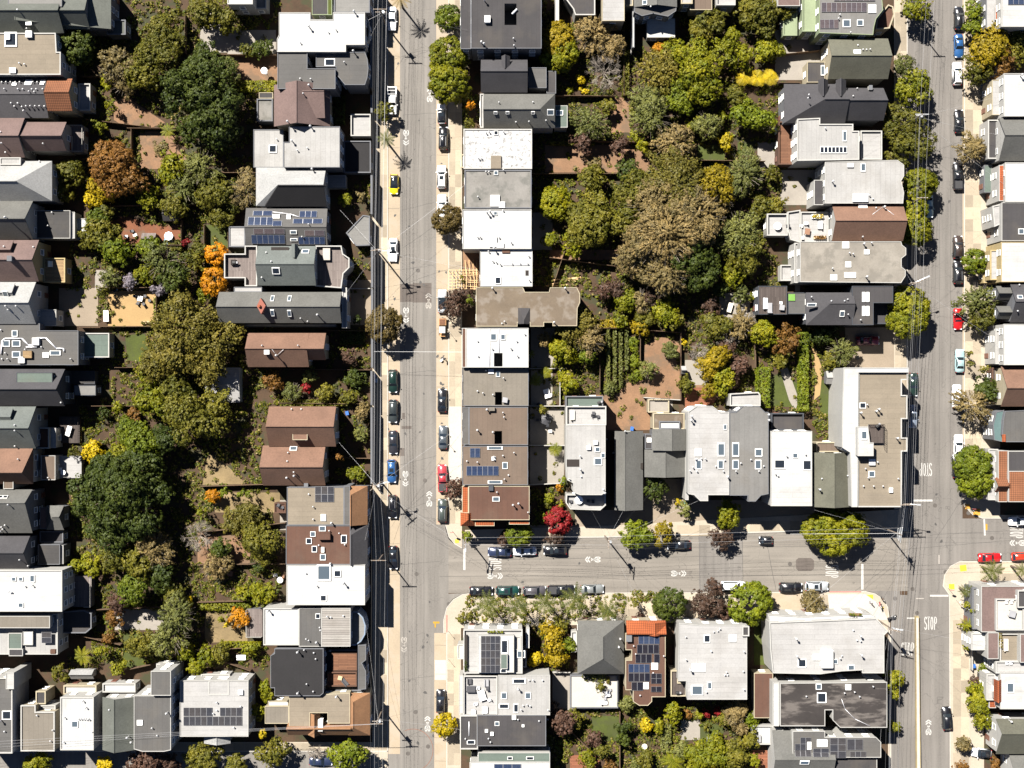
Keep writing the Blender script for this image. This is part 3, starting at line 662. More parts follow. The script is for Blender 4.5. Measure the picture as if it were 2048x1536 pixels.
# ------------------------------------------------------------------ labels that single things out
OTHERS = []      # (object, px, py, base text)
def reg(o, x, y, text): OTHERS.append((o, x, y, text)); return o
def rel(x, y):
    best = None
    for h in HOUSES:
        if not h.key: continue
        x0, y0, x1, y1 = h.bb; dx = max(x0 - x, 0, x - x1); dy = max(y0 - y, 0, y - y1); d = math.hypot(dx, dy)
        if best is None or d < best[0]: best = (d, h, dx, dy, x, y)
    d, h, dx, dy, x, y = best; x0, y0, x1, y1 = h.bb
    if d == 0: w = 'on'
    elif dx >= dy: w = 'left of' if x < x0 else 'right of'
    else: w = 'above' if y < y0 else 'below'
    return f'{w} the {h.key}'
ORD = ['first', 'second', 'third', 'fourth', 'fifth', 'sixth', 'seventh', 'eighth', 'ninth', 'tenth', 'eleventh', 'twelfth']
def label_all():
    rec = []
    for o, x, y, t, _ in PLANTS: rec.append((o, x, y, f'{t} {rel(x, y)}'))
    for o, x, y, t in CARS: rec.append((o, x, y, f'{t} parked {rel(x, y)}'))
    for o, x, y, t in OTHERS: rec.append((o, x, y, f'{t} {rel(x, y)}'))
    by = {}
    for r in rec: by.setdefault(r[3], []).append(r)
    for lab, L in by.items():
        if len(L) == 1: L[0][0]['label'] = lab; continue
        ex = max(r[1] for r in L) - min(r[1] for r in L); ey = max(r[2] for r in L) - min(r[2] for r in L)
        L.sort(key=lambda r: r[1] if ex >= ey else r[2]); names = ('leftmost', 'from left', 'rightmost') if ex >= ey else ('topmost', 'from top', 'bottommost')
        for i, r in enumerate(L):
            if len(lab.split()) > 13: lab = lab.replace('mid-sized ', '').replace('with drooping fronds ', '')
            r[0]['label'] = lab + ', ' + (names[0] if i == 0 else (names[2] if i == len(L) - 1 else f'{ORD[min(i, 11)]} {names[1]}'))
# ------------------------------------------------------------------ ground, roads, pavements
def sheet(name, pts, z, mat, parent=None, kind='structure'):
    if len(pts) == 4 and not isinstance(pts[0], tuple): x0, y0, x1, y1 = pts; pts = [(x0, y0), (x1, y0), (x1, y1), (x0, y1)]
    P = [W(x, y, 0) for x, y in pts]; poly = [(p.x, p.y) for p in P]
    if area2(poly) < 0: poly = poly[::-1]
    o = link(name, mesh(name, [(a, b, z) for a, b in poly], [tuple(range(len(poly)))]), M(mat) if isinstance(mat, str) else mat, parent)
    if parent is None: tag(o, kind=kind)
    return o
g = 4000
sheet('ground', (1024 - g, 768 - g, 1024 + g, 768 + g), -.02, 'soil')
def arc(cx, cy, r, a0, a1, n=10): return [(cx + r * math.cos(math.radians(a0 + (a1 - a0) * i / n)), cy - r * math.sin(math.radians(a0 + (a1 - a0) * i / n))) for i in range(n + 1)]
# carriageways (one sheet each, butted)
road_a = sheet('road', (776, -900, 897, 2400), 0.0, 'asph')
road_b = sheet('road', [(897, 1078), (1200, 1075), (1600, 1063), (1815, 1062), (1815, 1182), (1500, 1183), (897, 1186)], 0.0, 'aspb')
road_c = sheet('road', (1815, -900, 1925, 1190), 0.0, 'aspd')
road_cl = sheet('road', (1782, 1190, 1903, 2400), 0.0, 'aspd')
road_d = sheet('road', (1925, 1037, 2900, 1121), 0.0, 'aspd')
road_e = sheet('road', (-900, 1503, 776, 1640), 0.0, 'asph')
# corner aprons of asphalt where kerbs curve
sheet('road_corner', [(897, 1078), (897, 1050), (889, 1050)] + [(895, 1075), (908, 1088), (922, 1096), (935, 1099), (935, 1078)], .002, 'asph')
sheet('road_corner', [(887, 1188), (887, 1240), (893, 1215), (905, 1198), (925, 1188), (935, 1186)], .002, 'asph')
sheet('road_corner', [(1800, 1182), (1735, 1182), (1752, 1187), (1768, 1198), (1777, 1215), (1782, 1236), (1800, 1236)], .002, 'aspd')
# pale concrete parking lanes beside the left street
for r_ in ((775.5, -900, 800, 1508),): sheet('parking_lane', r_, .004, 'lane')
for r_ in ((872.5, -900, 898, 1049), (868.5, 1266, 893.5, 2400)): sheet('parking_lane', r_, .004, 'lane')
sheet('parking_lane', (1925, -900, 1928, 975), .004, 'lane')
# asphalt patches
for k, r_ in enumerate(((780, 568, 826, 604), (826, 566, 863, 605), (1398, 1073, 1485, 1182), (800, 896, 809, 912), (804, 826, 810, 838), (803, 852, 823, 858), (1586, 1212, 1600, 1220), (1792, 1300, 1830, 1420))): sheet('road_patch', r_, .003, 'patch' if k in (0, 1, 3, 4, 5, 6) else 'aspd')
sheet('road_patch', [(1592, 1120), (1597, 1116), (1622, 1116), (1628, 1121), (1628, 1138), (1622, 1142), (1597, 1142), (1592, 1137)], .005, 'patch')
# tar-sealed seams
tar = plain('tar', (.035, .033, .031), .7)
def strip(name, pts, w, z, mat, parent=None):
    mb = MB(); V = []; q = [W(x, y, 0) for x, y in pts]
    for i, p in enumerate(q):
        d = (q[min(i + 1, len(q) - 1)] - q[max(i - 1, 0)]).normalized(); n = Vector((-d.y, d.x, 0)); V += [p + n * w / 2 + Vector((0, 0, z)), p - n * w / 2 + Vector((0, 0, z))]
    mb.add(V, [(2 * i, 2 * i + 1, 2 * i + 3, 2 * i + 2) for i in range(len(q) - 1)]); return mb.build(name, mat, parent)
def wob(x0, y0, x1, y1, n=24, a=.7): return [(x0 + (x1 - x0) * i / n + random.uniform(-a, a) * (y0 != y1), y0 + (y1 - y0) * i / n + random.uniform(-a, a) * (x0 != x1)) for i in range(n + 1)]
for x in (806, 809, 848): strip('tar_seam', wob(x, -20, x, 1560, 60, .35), .05, .006, tar, road_a)
for p in ((880, 1153, 1800, 1150), (940, 1120, 1500, 1112), (1010, 1098, 1720, 1092)): strip('tar_seam', wob(*p, 40, .6), .06, .006, tar, road_b)
for p in ((1398, 1074, 1400, 1182), (1485, 1070, 1486, 1182), (1530, 1069, 1552, 1180)): strip('tar_seam', wob(*p, 20, .5), .07, .0075, tar, road_b)
for x in (1843, 1880, 1902): strip('tar_seam', wob(x, -20, x - 2, 1190, 50, .4), .05, .006, tar, road_c)
for p in ((800, 540, 870, 530), (800, 748, 872, 740), (800, 930, 872, 912), (806, 1010, 905, 1068), (840, 1060, 930, 1110), (800, 1130, 880, 1122), (800, 1360, 868, 1352), (808, 120, 872, 96), (806, 230, 872, 226), (804, 420, 868, 405), (806, 496, 870, 452)): strip('tar_seam', wob(*p, 12, .8), .05, .007, tar, road_a)
for p in ((1700, 1190, 1830, 1090), (1640, 1096, 1810, 1100), (1860, 1070, 2040, 1060), (1800, 1100, 2048, 1078), (1930, 990, 1870, 1080)): strip('tar_seam', wob(*p, 14, .8), .05, .007, tar, road_b)
ring = [(826 + 40 * math.cos(t) , 1500 + 42 * math.sin(t)) for t in np.linspace(-2.0, 1.2, 24)]; strip('tar_seam', ring, .12, .007, plain('rust_line', (.13, .06, .04), .8), road_a)

for y in range(-10, 1160, 61): strip('tar_seam', wob(776.5, y, 799, y + random.uniform(-1, 1), 4, .2), .05, .009, tar, road_a)
for y in list(range(20, 1049, 58)) + list(range(1290, 1536, 58)): strip('tar_seam', wob(873.5 if y < 1049 else 870, y, 896 if y < 1049 else 892, y + random.uniform(-1, 1), 4, .2), .05, .009, tar, road_a)
# pavements: base, kerb and separate slabs
def pavement(pts, slabs, kerb=(), mat='conc', red=()):
    o = sheet('pavement', pts, .10, mat); b = MB()
    P = [W(x, y, 0) for x, y in pts] if isinstance(pts[0], tuple) else [W(pts[i], pts[j], 0) for i, j in ((0, 1), (2, 1), (2, 3), (0, 3))]
    poly = [(p.x, p.y) for p in P]
    if area2(poly) < 0: poly = poly[::-1]
    n = len(poly); b.add([(x, y, -.05) for x, y in poly] + [(x, y, .0995) for x, y in poly], [(i, (i + 1) % n, n + (i + 1) % n, n + i) for i in range(n)]); b.build('kerb_face', M('conc'), o)
    for kp in kerb: strip('kerb', kp, .16, .128, M('cwh'), o)
    for kp in red: strip('kerb', kp, .18, .131, plain('red_kerb_paint', (.25, .07, .06), .8), o)
    for (x0, y0, x1, y1, nx, ny) in slabs:
        w, h = (x1 - x0) / nx, (y1 - y0) / ny
        for i in range(nx):
            for j in range(ny):
                c = W(x0 + (i + .5) * w, y0 + (j + .5) * h, .1); link('slab', ubox(M('slab')), None, o, (c.x, c.y, .09), None, (w * PX - .045, h * PX - .045, .03 + random.uniform(0, .006)))
    return o
pavement((745, -900, 776, 2400), [(749, 0, 775, 1500, 2, 60)], [[(775.2, -900), (775.2, 1503)]])
pavement([(897, -900), (924, -900), (924, 1097), (934, 1099), (934, 1092), (922, 1092), (908, 1085), (897, 1070), (891, 1050), (897, 1050)][:3] + [(924, 1097), (910, 1089), (898, 1075), (891, 1050), (897, 1050)], [(898.5, 0, 922, 1047, 2, 42)], [[(897.6, -900), (897.6, 1048)], [(891.6, 1050), (898, 1074), (910, 1088), (924, 1096)]])
pavement([(893, 1266), (887, 1266), (887, 1240), (893, 1216), (906, 1199), (925, 1188.5), (940, 1186), (1500, 1184), (1730, 1182), (1750, 1187), (1767, 1198), (1776, 1215), (1780, 1240), (1780, 1268), (1700, 1240), (1520, 1240), (925, 1256), (922, 1256), (922, 2400), (893, 2400)],
         [(895, 1268, 920, 1530, 2, 11), (960, 1200, 1500, 1236, 22, 2), (1540, 1190, 1700, 1226, 6, 2)], [[(887.5, 1266), (887.5, 1240), (893.5, 1216), (906.5, 1199.5), (925, 1189), (940, 1186.6), (1500, 1184.6), (1730, 1182.6), (1750, 1187.6), (1766.5, 1198.5), (1775.5, 1215), (1779.5, 1268)], [(893.6, 1266), (893.6, 1560)]], red=[[(1658, 1183.6), (1722, 1183.3)], [(893.8, 1230), (893.8, 1264)]])
pavement([(930, 1078), (1200, 1075), (1600, 1063), (1815, 1062), (1815, 1018), (1600, 1030), (1200, 1052), (930, 1060)], [(1290, 1050, 1420, 1072, 6, 1), (1480, 1042, 1600, 1062, 6, 1), (1000, 1062, 1130, 1076, 5, 1)], [[(930, 1077.3), (1200, 1074.3), (1600, 1062.3), (1815, 1061.3)]])
pavement((1788, -900, 1815, 1018), [(1790, 0, 1813, 1015, 2, 40)], [[(1814.3, -900), (1814.3, 1020)]])
pavement([(1928, -900), (2000, -900), (2000, 1030), (2060, 1030), (2900, 1030), (2900, 1037), (1965, 1037), (1945, 1030), (1928, 1012), (1920, 988), (1924, 975), (1928, 975)], [(1930, 0, 1962, 975, 2, 40)], [[(1928.5, -900), (1928.5, 975), (1921, 988), (1928.6, 1011.5), (1945.5, 1029.5), (1965, 1036.4), (2900, 1036.4)]])
pavement([(1898, 1190), (1885, 1172), (1888, 1150), (1900, 1132), (1920, 1122), (2900, 1121), (2900, 1172), (1960, 1172), (1940, 1240), (1940, 2400), (1903, 2400)], [(1906, 1240, 1938, 1530, 2, 12), (1960, 1124, 2048, 1170, 4, 2)], [[(1903.6, 2400), (1898.6, 1190), (1886, 1172), (1889, 1150.5), (1900.6, 1132.6), (1920, 1122.6), (2900, 1121.6)]])
pavement((-900, 1484, 745, 1503), [(330, 1486, 740, 1501, 18, 1)], [[(-900, 1502.4), (776, 1502.4)]])
pavement((1776, 1268, 1782, 2400), [], [[(1781.5, 1268), (1781.5, 2400)]])
# kerb ramps with yellow tactile pads
yl = plain('tactile_yellow', (.42, .30, .012), .7); ye2 = plain('tactile_amber', (.36, .18, .02), .7)
for x, y, s_, m_ in ((1739, 1196, 14, yl), (1760, 1219, 13, yl), (1926, 1136, 13, yl), (1903, 1173, 11, yl), (1953, 1024, 14, ye2), (1935, 1013, 10, ye2), (914, 1082, 8, yl)):
    p = W(x, y, 0); o = link('tactile_pad', ubox(m_), None, None, (p.x, p.y, .09), (0, 0, random.uniform(-.15, .15)), (s_ * PX, s_ * PX * .95, .038)); o['label'] = ''; o['category'] = 'tactile pad'; o['group'] = 'tactile pads'; reg(o, x, y, 'yellow tactile kerb-ramp pad')

# ------------------------------------------------------------------ painted markings (parts of the roads)
paint = surf_mat('road_paint', A(255, 253, 248), .05, .7, None, None, bump=0)
ypaint = surf_mat('yellow_paint', A(240, 190, 60), .1, .7, None, None, bump=0)
paint_worn = surf_mat('worn_road_paint', A(226, 218, 208), .1, .7, None, (.15, .14, .13), bump=0)
def bar(x0, y0, x1, y1, road, mat=None, z=.009): sheet('stop_line', (x0, y0, x1, y1), z, mat or paint, road)
for b_ in ((926.5, 1098, 931, 1140, road_b), (1722.5, 1128, 1727, 1179, road_b), (1825, 999, 1865, 1003, road_c), (1860, 1189.6, 1897, 1193.2, road_cl), (1814, 1235, 1829, 1237.6, road_cl)): bar(*b_)
sheet('stop_line', [(1966.5, 1033), (1969.5, 1033), (1971.5, 1071), (1968, 1071)], .009, paint, road_d)
sheet('lane_mark', (1971, 1048, 1975, 1060), .009, ypaint, road_d)
sheet('lane_mark', (866, 1243, 879, 1247), .009, ypaint, road_a); sheet('lane_mark', (869, 1247, 872, 1255), .009, ypaint, road_a)
sheet('lane_mark', (1832, 1196, 1848, 1198), .009, paint_worn, road_cl); sheet('lane_mark', (1877, 1110, 1879, 1128), .009, paint_worn, road_c)
def stop_mesh():
    """the word STOP in thick road-legend strokes, fitted to a unit box"""
    mb = MB()
    def stroke(pts, w=.066, closed=False):
        q = [Vector((x, y, 0)) for x, y in pts]; n = len(q); V = []
        for i, p in enumerate(q):
            pa = q[i - 1] if (i or closed) else p; pb = q[(i + 1) % n] if (i < n - 1 or closed) else p
            d = (pb - pa).normalized(); e = Vector((-d.y, d.x * 1.0, 0)); V += [p + Vector((e.x * w / 2, e.y * w / 2 * 1.0, 0)), p - Vector((e.x * w / 2, e.y * w / 2, 0))]
        mb.add(V, [(2 * i, 2 * i + 1, (2 * i + 3) % (2 * n), (2 * i + 2) % (2 * n)) for i in range(n if closed else n - 1)])
    y0, y1 = -.46, .46
    def arc_(cx, cy, rx, ry, a, b, k=8): return [(cx + rx * math.cos(math.radians(a + (b - a) * i / k)), cy + ry * math.sin(math.radians(a + (b - a) * i / k))) for i in range(k + 1)]
    stroke(arc_(-.39, .235, .08, .225, 15, 255) + arc_(-.39, -.235, .08, .225, 75, -165))
    stroke([(-.265, .455), (-.055, .455)]); stroke([(-.16, .455), (-.16, -.49)])
    stroke(arc_(.085, 0, .08, .455, 0, 345, 22), closed=True)
    stroke([(.29, -.49), (.29, .49)]); stroke([(.29, .455)] + arc_(.355, .215, .085, .24, 90, -90) + [(.29, -.025)])
    return mb.mesh('stop')
STOP = stop_mesh()
for x, y, rz, road, mt in ((990, 1127, 90, road_b, paint), (1664, 1143, -90, road_b, paint), (1851, 939, 180, road_c, paint), (1861.5, 1246.5, 0, road_cl, paint), (1816, 1298, 0, road_cl, paint), (2033, 1064, -90, road_d, paint)):
    p = W(x, y, 0); o = link('stop_lettering', STOP.copy(), mt, road, (p.x, p.y, .010), (0, 0, math.radians(rz)), (2.6, 2.7, 1))
def sharrow_mesh():
    mb = MB()
    def ringy(cx, cy, rx, ry, w, n=18):
        V = []; 
        for i in range(n): t = 2 * PI * i / n; V += [(cx + rx * math.cos(t), cy + ry * math.sin(t), 0), (cx + (rx - w) * math.cos(t), cy + (ry - w) * math.sin(t), 0)]
        mb.add(V, [(2 * i, 2 * i + 1, (2 * i + 3) % (2 * n), (2 * i + 2) % (2 * n)) for i in range(n)])
    def bar_(a, b, w):
        a = Vector((*a, 0)); b = Vector((*b, 0)); d = (b - a).normalized(); n = Vector((-d.y, d.x, 0)) * w / 2; mb.add([a + n, a - n, b - n, b + n], [(0, 1, 2, 3)])
    ringy(-.3, -.75, .28, .52, .18); ringy(.3, -.75, .28, .52, .18)
    for a, b in (((-.3, -.7), (0, .1)), ((.3, -.7), (0, .1)), ((-.3, -.55), (.3, -.55)), ((0, .1), (-.2, .42)), ((0, .1), (.22, .42)), ((-.12, -.2), (.12, -.2))): bar_(a, b, .2)
    for y0 in (.62, 1.02):
        for sg in (-1, 1): bar_((sg * .56, y0), (0, y0 + .42), .2)
    return mb.mesh('sharrow')
SH = sharrow_mesh(); SH2 = SH.copy()
for x, y, rz, road, mt in ((812, 274, 180, road_a, paint), (859.5, 190, 0, road_a, paint), (812, 629, 180, road_a, paint), (857, 603, 0, road_a, paint_worn), (811, 956, 180, road_a, paint), (858.5, 999, 0, road_a, paint), (808, 1288, 180, road_a, paint_worn), (855, 1449, 0, road_a, paint), (1187, 1119, 90, road_b, paint), (1356, 1147, -90, road_b, paint), (989, 1152, -90, road_b, paint), (1665, 1098, 90, road_b, paint), (1857, 1456, 0, road_cl, paint), (2036, 1086, 90, road_d, paint)):
    p = W(x, y, 0); link('bicycle_marking', SH if mt is paint else SH2, mt, road, (p.x, p.y, .010), (0, 0, math.radians(rz)), (1.0, 1.12, 1))
iron = plain('cast_iron', (.055, .048, .042), .7)
def lid_mesh():
    m = MB(); m.tube((0, 0, 0), (0, 0, .006), .42, .42, 20); 
    for k in (-.2, 0, .2): m.box(-.3, k - .04, .006, .3, k + .04, .012)
    return m.mesh('lid')
for x, y, road in ((833, 1148, road_a), (836, 541, road_a), (1580, 1128, road_b), (1870, 1011, road_c), (1984, 1076, road_d), (1937, 1026, road_d), (1891, 1144, road_c), (1825, 1178, road_c), (1790, 1197, road_cl), (1834, 1226, road_cl), (856, 1493, road_a), (831, 1424, road_a), (816, 1507, road_a), (850, 961, road_a), (812, 1022, road_a), (898, 1208, road_a)):
    p = W(x, y, 0); link('manhole_cover', shared('lid', lid_mesh, iron), None, road, (p.x, p.y, .006))
for k in range(120):
    if k >= 46: x, y, road = random.choice((random.gauss(787, 4), random.gauss(885, 4))), random.uniform(0, 1040), road_a
    elif k < 26: x, y, road = random.uniform(808, 868), random.uniform(0, 1530), road_a
    elif k < 36: x, y, road = random.uniform(950, 1780), random.uniform(1090, 1165), road_b
    else: x, y, road = random.uniform(1835, 1920), random.uniform(0, 1180), road_c
    p = W(x, y, 0); s_ = random.uniform(.12, .4); link('oil_spot', shared('spot', lambda: MB().add([(math.cos(t) * (1 + .3 * math.sin(3 * t)), math.sin(t), 0) for t in np.linspace(0, 2 * PI, 12, False)], [tuple(range(12))]).mesh('spot'), tar), None, road, (p.x, p.y, .0085), (0, 0, random.random() * 6), (s_, s_ * .7, 1))

# divided street: concrete wall between the two levels
a = [W(x, y, .9) for x, y in ((1831.5, 1233), (1838, 1233), (1841.5, 1536), (1842, 1900), (1833, 1900), (1833.5, 1536))]
wroot = empty('retaining_wall', (a[0].x, a[0].y, 0)); tag(wroot, 'long pale concrete wall dividing the lower right street', 'wall')
mb = MB().prism([(p.x - a[0].x, p.y - a[0].y) for p in a], -.05, .9); mb.build('wall_body', M('barr'), wroot)
mb = MB().prism([(p.x - a[0].x, p.y - a[0].y) for p in [W(x, y, 1) for x, y in ((1832.6, 1236), (1837, 1236), (1840, 1536), (1840, 1900), (1834.5, 1900), (1834.8, 1536))]], .9, 1.0); mb.build('coping', M('cwh'), wroot)

# ------------------------------------------------------------------ garden grounds
YARD = []
def yard(name, pts, mat, z=.01): YARD.append(pts); return sheet(name, pts, z + random.uniform(0, .006), mat)
for pts in ([(228, 205), (250, 192), (330, 245), (300, 256), (250, 254), (228, 240)], (280, 263, 352, 338), [(355, 300), (375, 320), (360, 340), (350, 320)], (1090, 290, 1300, 345), [(1290, 690), (1330, 670), (1362, 690), (1362, 800), (1215, 805), (1250, 770), (1285, 740)], (1220, 195, 1260, 265), (1190, 790, 1300, 860), (400, 130, 470, 165), (1100, 500, 1235, 520), (1390, 770, 1440, 800)): yard('dirt_bed', pts, 'dirt')
yard('dirt_bed', [(205, 450), (250, 432), (300, 448), (360, 450), (362, 487), (260, 490), (215, 478)], 'mulch')
yard('dirt_bed', (470, 112, 555, 165), 'dirt'); yard('dirt_bed', (395, 1065, 500, 1130), 'dirt'); yard('dirt_bed', (430, 985, 560, 1025), 'dry'); yard('dirt_bed', (410, 1225, 495, 1285), 'dry')
yard('gravel_yard', (216, 582, 313, 652), 'tang'); yard('gravel_yard', (118, 576, 196, 652), 'drive')
yard('dry_grass', [(405, 970), (416, 905), (440, 920), (470, 945), (492, 968)], 'dry')
for pts in ((408, 450, 456, 496), (320, 592, 362, 632), [(250, 670), (290, 668), (300, 700), (280, 725), (255, 720)], (1395, 290, 1450, 320), (1475, 285, 1500, 310), (1183, 1432, 1240, 1482), [(1388, 1465), (1410, 1440), (1450, 1455), (1440, 1490), (1400, 1488)], (246, 1295, 290, 1335), [(1535, 760), (1560, 745), (1600, 770), (1600, 815), (1540, 812)], (1640, 760, 1690, 830), (245, 1265, 285, 1300), (1085, 765, 1106, 805), (1508, 1240, 1530, 1330), (1165, 1305, 1172, 1330)): yard('lawn', pts, 'lawn')
for pts in ((1438, 585, 1500, 648), (1370, 720, 1415, 785), (455, 60, 552, 108), (400, 20, 455, 105), (1065, 425, 1105, 500), (1062, 655, 1110, 735), (1062, 740, 1105, 812), (1515, 285, 1552, 335), (1060, 815, 1128, 890), (1060, 893, 1128, 970), (1290, 795, 1345, 830), (190, 540, 215, 580), (1105, 1345, 1240, 1420), (1360, 1440, 1400, 1480), (1550, 60, 1640, 160), (1560, 340, 1640, 410), (1590, 480, 1600, 590), (230, 1218, 330, 1260), (560, 1000, 576, 1060)): yard('patio', pts, 'pav')
yard('patio', (1370, 775, 1430, 815), 'bpav'); yard('patio', (1590, 1500, 1500, 1540), 'bpav'); yard('patio', (1140, 1510, 1200, 1536), 'bpav')
for pts in ((1690, 655, 1815, 735), (1288, 958, 1420, 1056), (1420, 1000, 1630, 1050), (1150, 1020, 1290, 1060), (1060, 1050, 1160, 1066)): yard('driveway', pts, 'drive')
yard('driveway', (898.5, 813, 923, 962), 'cwh', .131); yard('driveway', (869.5, 1320, 892, 1360), 'cwh', .006) ; yard('driveway', (1545, 1186, 1600, 1236), 'lane', .131); yard('driveway', [(1655, 1188), (1730, 1188), (1762, 1210), (1776, 1240), (1660, 1240)], 'cwh', .14)
yard('driveway', (1940, 1172, 1968, 2400), 'conc'); yard('driveway', (690, 560, 745, 650), 'drive')
yard('path', [(1622, 690), (1632, 700), (1645, 740), (1640, 790), (1628, 800), (1632, 750), (1625, 715)], 'tang'); yard('path', [(1560, 740), (1575, 735), (1598, 800), (1590, 822), (1578, 800)], 'pav')
# ------------------------------------------------------------------ houses: left edge
gal = plain('galvanised', (.5, .5, .5), .4, .3); wp = plain('white_paint', (.62, .62, .6), .5); hv = plain('appliance_grey', (.3, .3, .3), .5, .4); brick = plain('red_brick', (.18, .06, .04), .9)
H = House
h = H('grey-green cross-gabled corner house', 'grey-green cross-gabled house filling the top left corner', 'e', 'Wgy')
h.gable(-60, -34, 128, 66, 7.6, 10.2, 20, 'x', 'gls').gable(126, -30, 180, 58, 7.2, 9.6, 20, 'x', 'gls').gable(176, -30, 222, 58, 6.8, 9.2, 30, 'y', 'gls', ha=None, hb=40)
h.flat((214, 40, 252, 70), 4, 'gls', .25, 'Wgy').vent((36, 20), (55, 58)).box('roof_vent', 58, 44, 11, 13, .3, wp).flat((16, -4, 124, 13), 10.4, 'mg', .05)
h = H('cream flat roof with boxed vents', 'wide flat cream roof with boxed vents and a white rear wall', 'e', 'Wwh')
h.flat([(-60, 66), (112, 66), (114, 104), (122, 104), (122, 150), (-60, 150)], 9.5, 'tn', .2).sky((22, 79, 24, 28, 'd')).box('vent_box', 60, 70, 12, 12, .8, gal).box('vent_box', 27, 142, 12, 10, .6, gal).vent((40, 127), (50, 129)).box('skylight_dome', 18, 75, 8, 11, .7, wp)
h = H('dark roof dotted with vents', 'dark ridged roof dotted with white vents and orange tiled rear', 'e', 'Wcr')
h.gable(-60, 153, 97, 236, 7.4, 8.8, 188, 'x', 'ds').gable(95, 157, 145, 222, 8, 9.6, 184, 'x', 'tb').flat((158, 168, 182, 222), 3.6, 'lg', .5, 'Wwh')
h.vent(*[(5 + 9 * i, 165) for i in range(4)], (41, 165), (68, 165), (76, 165), (92, 165), (11, 179), (38, 179), (47, 179), (65, 179), (74, 179), (87, 179)).vent((24, 207), (37, 207), (30, 213), (45, 214), (54, 213), (63, 213), (72, 213), (81, 213), (90, 213), (60, 184), (70, 184))
h.sky((29, 169, 9, 8, 'w'), (57, 166, 13, 13, 'w'), (85, 166, 8, 12, 'w')).stack((52, 224))
h = H('brown two-gabled house with deck', 'brown house with two offset gables and a white-railed rear deck', 'e', 'Wwh')
h.gable(-60, 234, 50, 315, 7.2, 9.8, 271, 'x', 'ms').gable(52, 244, 133, 302, 7, 9.2, 271, 'x', 'ms').flat((133, 251, 168, 305), 3, 'wd', 0, 'Wwh').railing([(136, 252), (167, 252), (167, 304), (140, 304)]).vent((5, 287), (88, 288), (2, 264), (12, 305)).flat((131, 270, 142, 300), 4.2, 'tl', 0)
h = H('pale grey hip roof', 'pale grey hip-roofed house beside the rust-coloured tree', 'e', 'Wwh')
h.gable(-60, 322, 104, 402, 7.6, 10.4, 362, 'x', 'ls', hb=32).flat((0, 315, 42, 330), 8.6, 'ly', .2).vent((80, 323), (42, 327))
h = H('grey gable with white veranda', 'grey gabled house with dark flat annex and white rear veranda', 'e', 'Wwh')
h.gable(-60, 402, 66, 479, 7.6, 10.8, 437, 'x', 'gs').flat((73, 421, 141, 477), 4.8, 'dkx', .15).flat((150, 437, 175, 478), 2.9, 'wh', .12).vent((105, 425), (98, 452)).stack((15, 436)).flat((142, 424, 150, 477), 4.4, 'lg', .1)
h = H('mauve-grey gable with yellow rear', 'mauve-grey gabled house with yellow rear terrace block', 'e', 'Wye')
h.gable(-60, 480, 78, 563, 7.8, 10.6, 519, 'x', 'ms').flat((88, 516, 131, 565), 4.4, 'wt', .25, 'Wye').gable(-8, 481, 27, 516, 9.4, 10.6, 499, 'x', 'ms').chim(24, 518, 8, 9, 1.3, 'Wgy').vent((9, 493), (68, 494))
h = H('white gable with dormer', 'white gabled house with white clapboard rear and dormer', 'e', 'Wwh')
h.gable(-60, 564, 72, 648, 7.8, 10.8, 605, 'x', 'ls').flat((80, 619, 113, 652), 4.8, 'lg', .15).gable(-8, 566, 30, 604, 9.6, 10.8, 585, 'x', 'ls').sky((11, 587, 10, 13)).vent((18, 620), (33, 612), (12, 612))
h = H('grey flat roof with silver ducts', 'grey flat roof covered with silver ducts and skylights', 'es', 'Wgy')
h.flat([(-60, 647), (80, 647), (80, 661), (157, 661), (157, 730), (-60, 730)], 7.5, 'gy', .12).flat((166, 666, 219, 715), 3.6, 'te', .2, 'Wwh')
h.sky((30, 667, 11, 12), (13, 687, 14, 12), (33, 687, 16, 12), (33, 709, 16, 12), (111, 706, 21, 9), (92, 710, 12, 10, 'w')).box('air_unit', 74, 683, 13, 14, .9, wp).box('roof_hatch', 57, 709, 17, 14, .7, M('wt')).box('air_unit', 45, 720, 12, 12, .7, wp)
h.duct([(2, 708), (4, 682), (10, 677), (44, 677), (57, 690), (78, 690)], .15).duct([(74, 676), (92, 676), (113, 697), (127, 697), (128, 703)], .15).duct([(52, 694), (74, 694)], .13).vent((12, 706), (5, 718), (17, 718), (143, 718), (3, 660), (84, 694), (52, 699))
h = H('dark shingled gable in shadow', 'dark shingled gable house with pale-green dormer roof', 'es', 'Wdg')
h.gable(-60, 738, 130, 812, 7.2, 9.8, 778, 'x', 'ds', hb=112).flat((33, 745, 105, 768), 9.6, 'te', .06).flat((148, 770, 192, 791), 4.2, 'mg', .1).flat((135, 742, 190, 768), 2.6, 'dkx', .1).vent((123, 805))
h = H('teal-grey gable with maroon terrace', 'teal-grey gabled house with white-edged maroon terrace', 'e', 'Wwh')
h.gable(-60, 813, 72, 897, 7.6, 10.6, 856, 'x', 'ts').flat((73, 855, 100, 897), 4.6, 'br', .5, 'Wwh').flat((118, 833, 160, 886), 1.0, 'wk', 0, 'Wbr').gable(-8, 816, 26, 852, 9.4, 10.4, 834, 'x', 'ts').vent((31, 850), (31, 861), (31, 892)).railing([(159, 834), (159, 885)], mat='dkf').flat((101, 856, 112, 896), 4.1, 'lg', 0)
h = H('brown hip roof with white deck', 'brown hip-roofed house with brown annex and white deck', 'e', 'Wwh')
h.gable(-60, 897, 66, 968, 7.6, 10.2, 945, 'x', 'bs', hb=44).flat((82, 911, 111, 960), 4.8, 'brg', .1).flat((114, 912, 163, 956), 2.2, 'lg', 0, 'Wwh').railing([(145, 913), (163, 913), (163, 954), (130, 954)]).vent((38, 918), (98, 955), (3, 975)).flat((7, 962, 27, 978), 8.2, 'brg', .1)
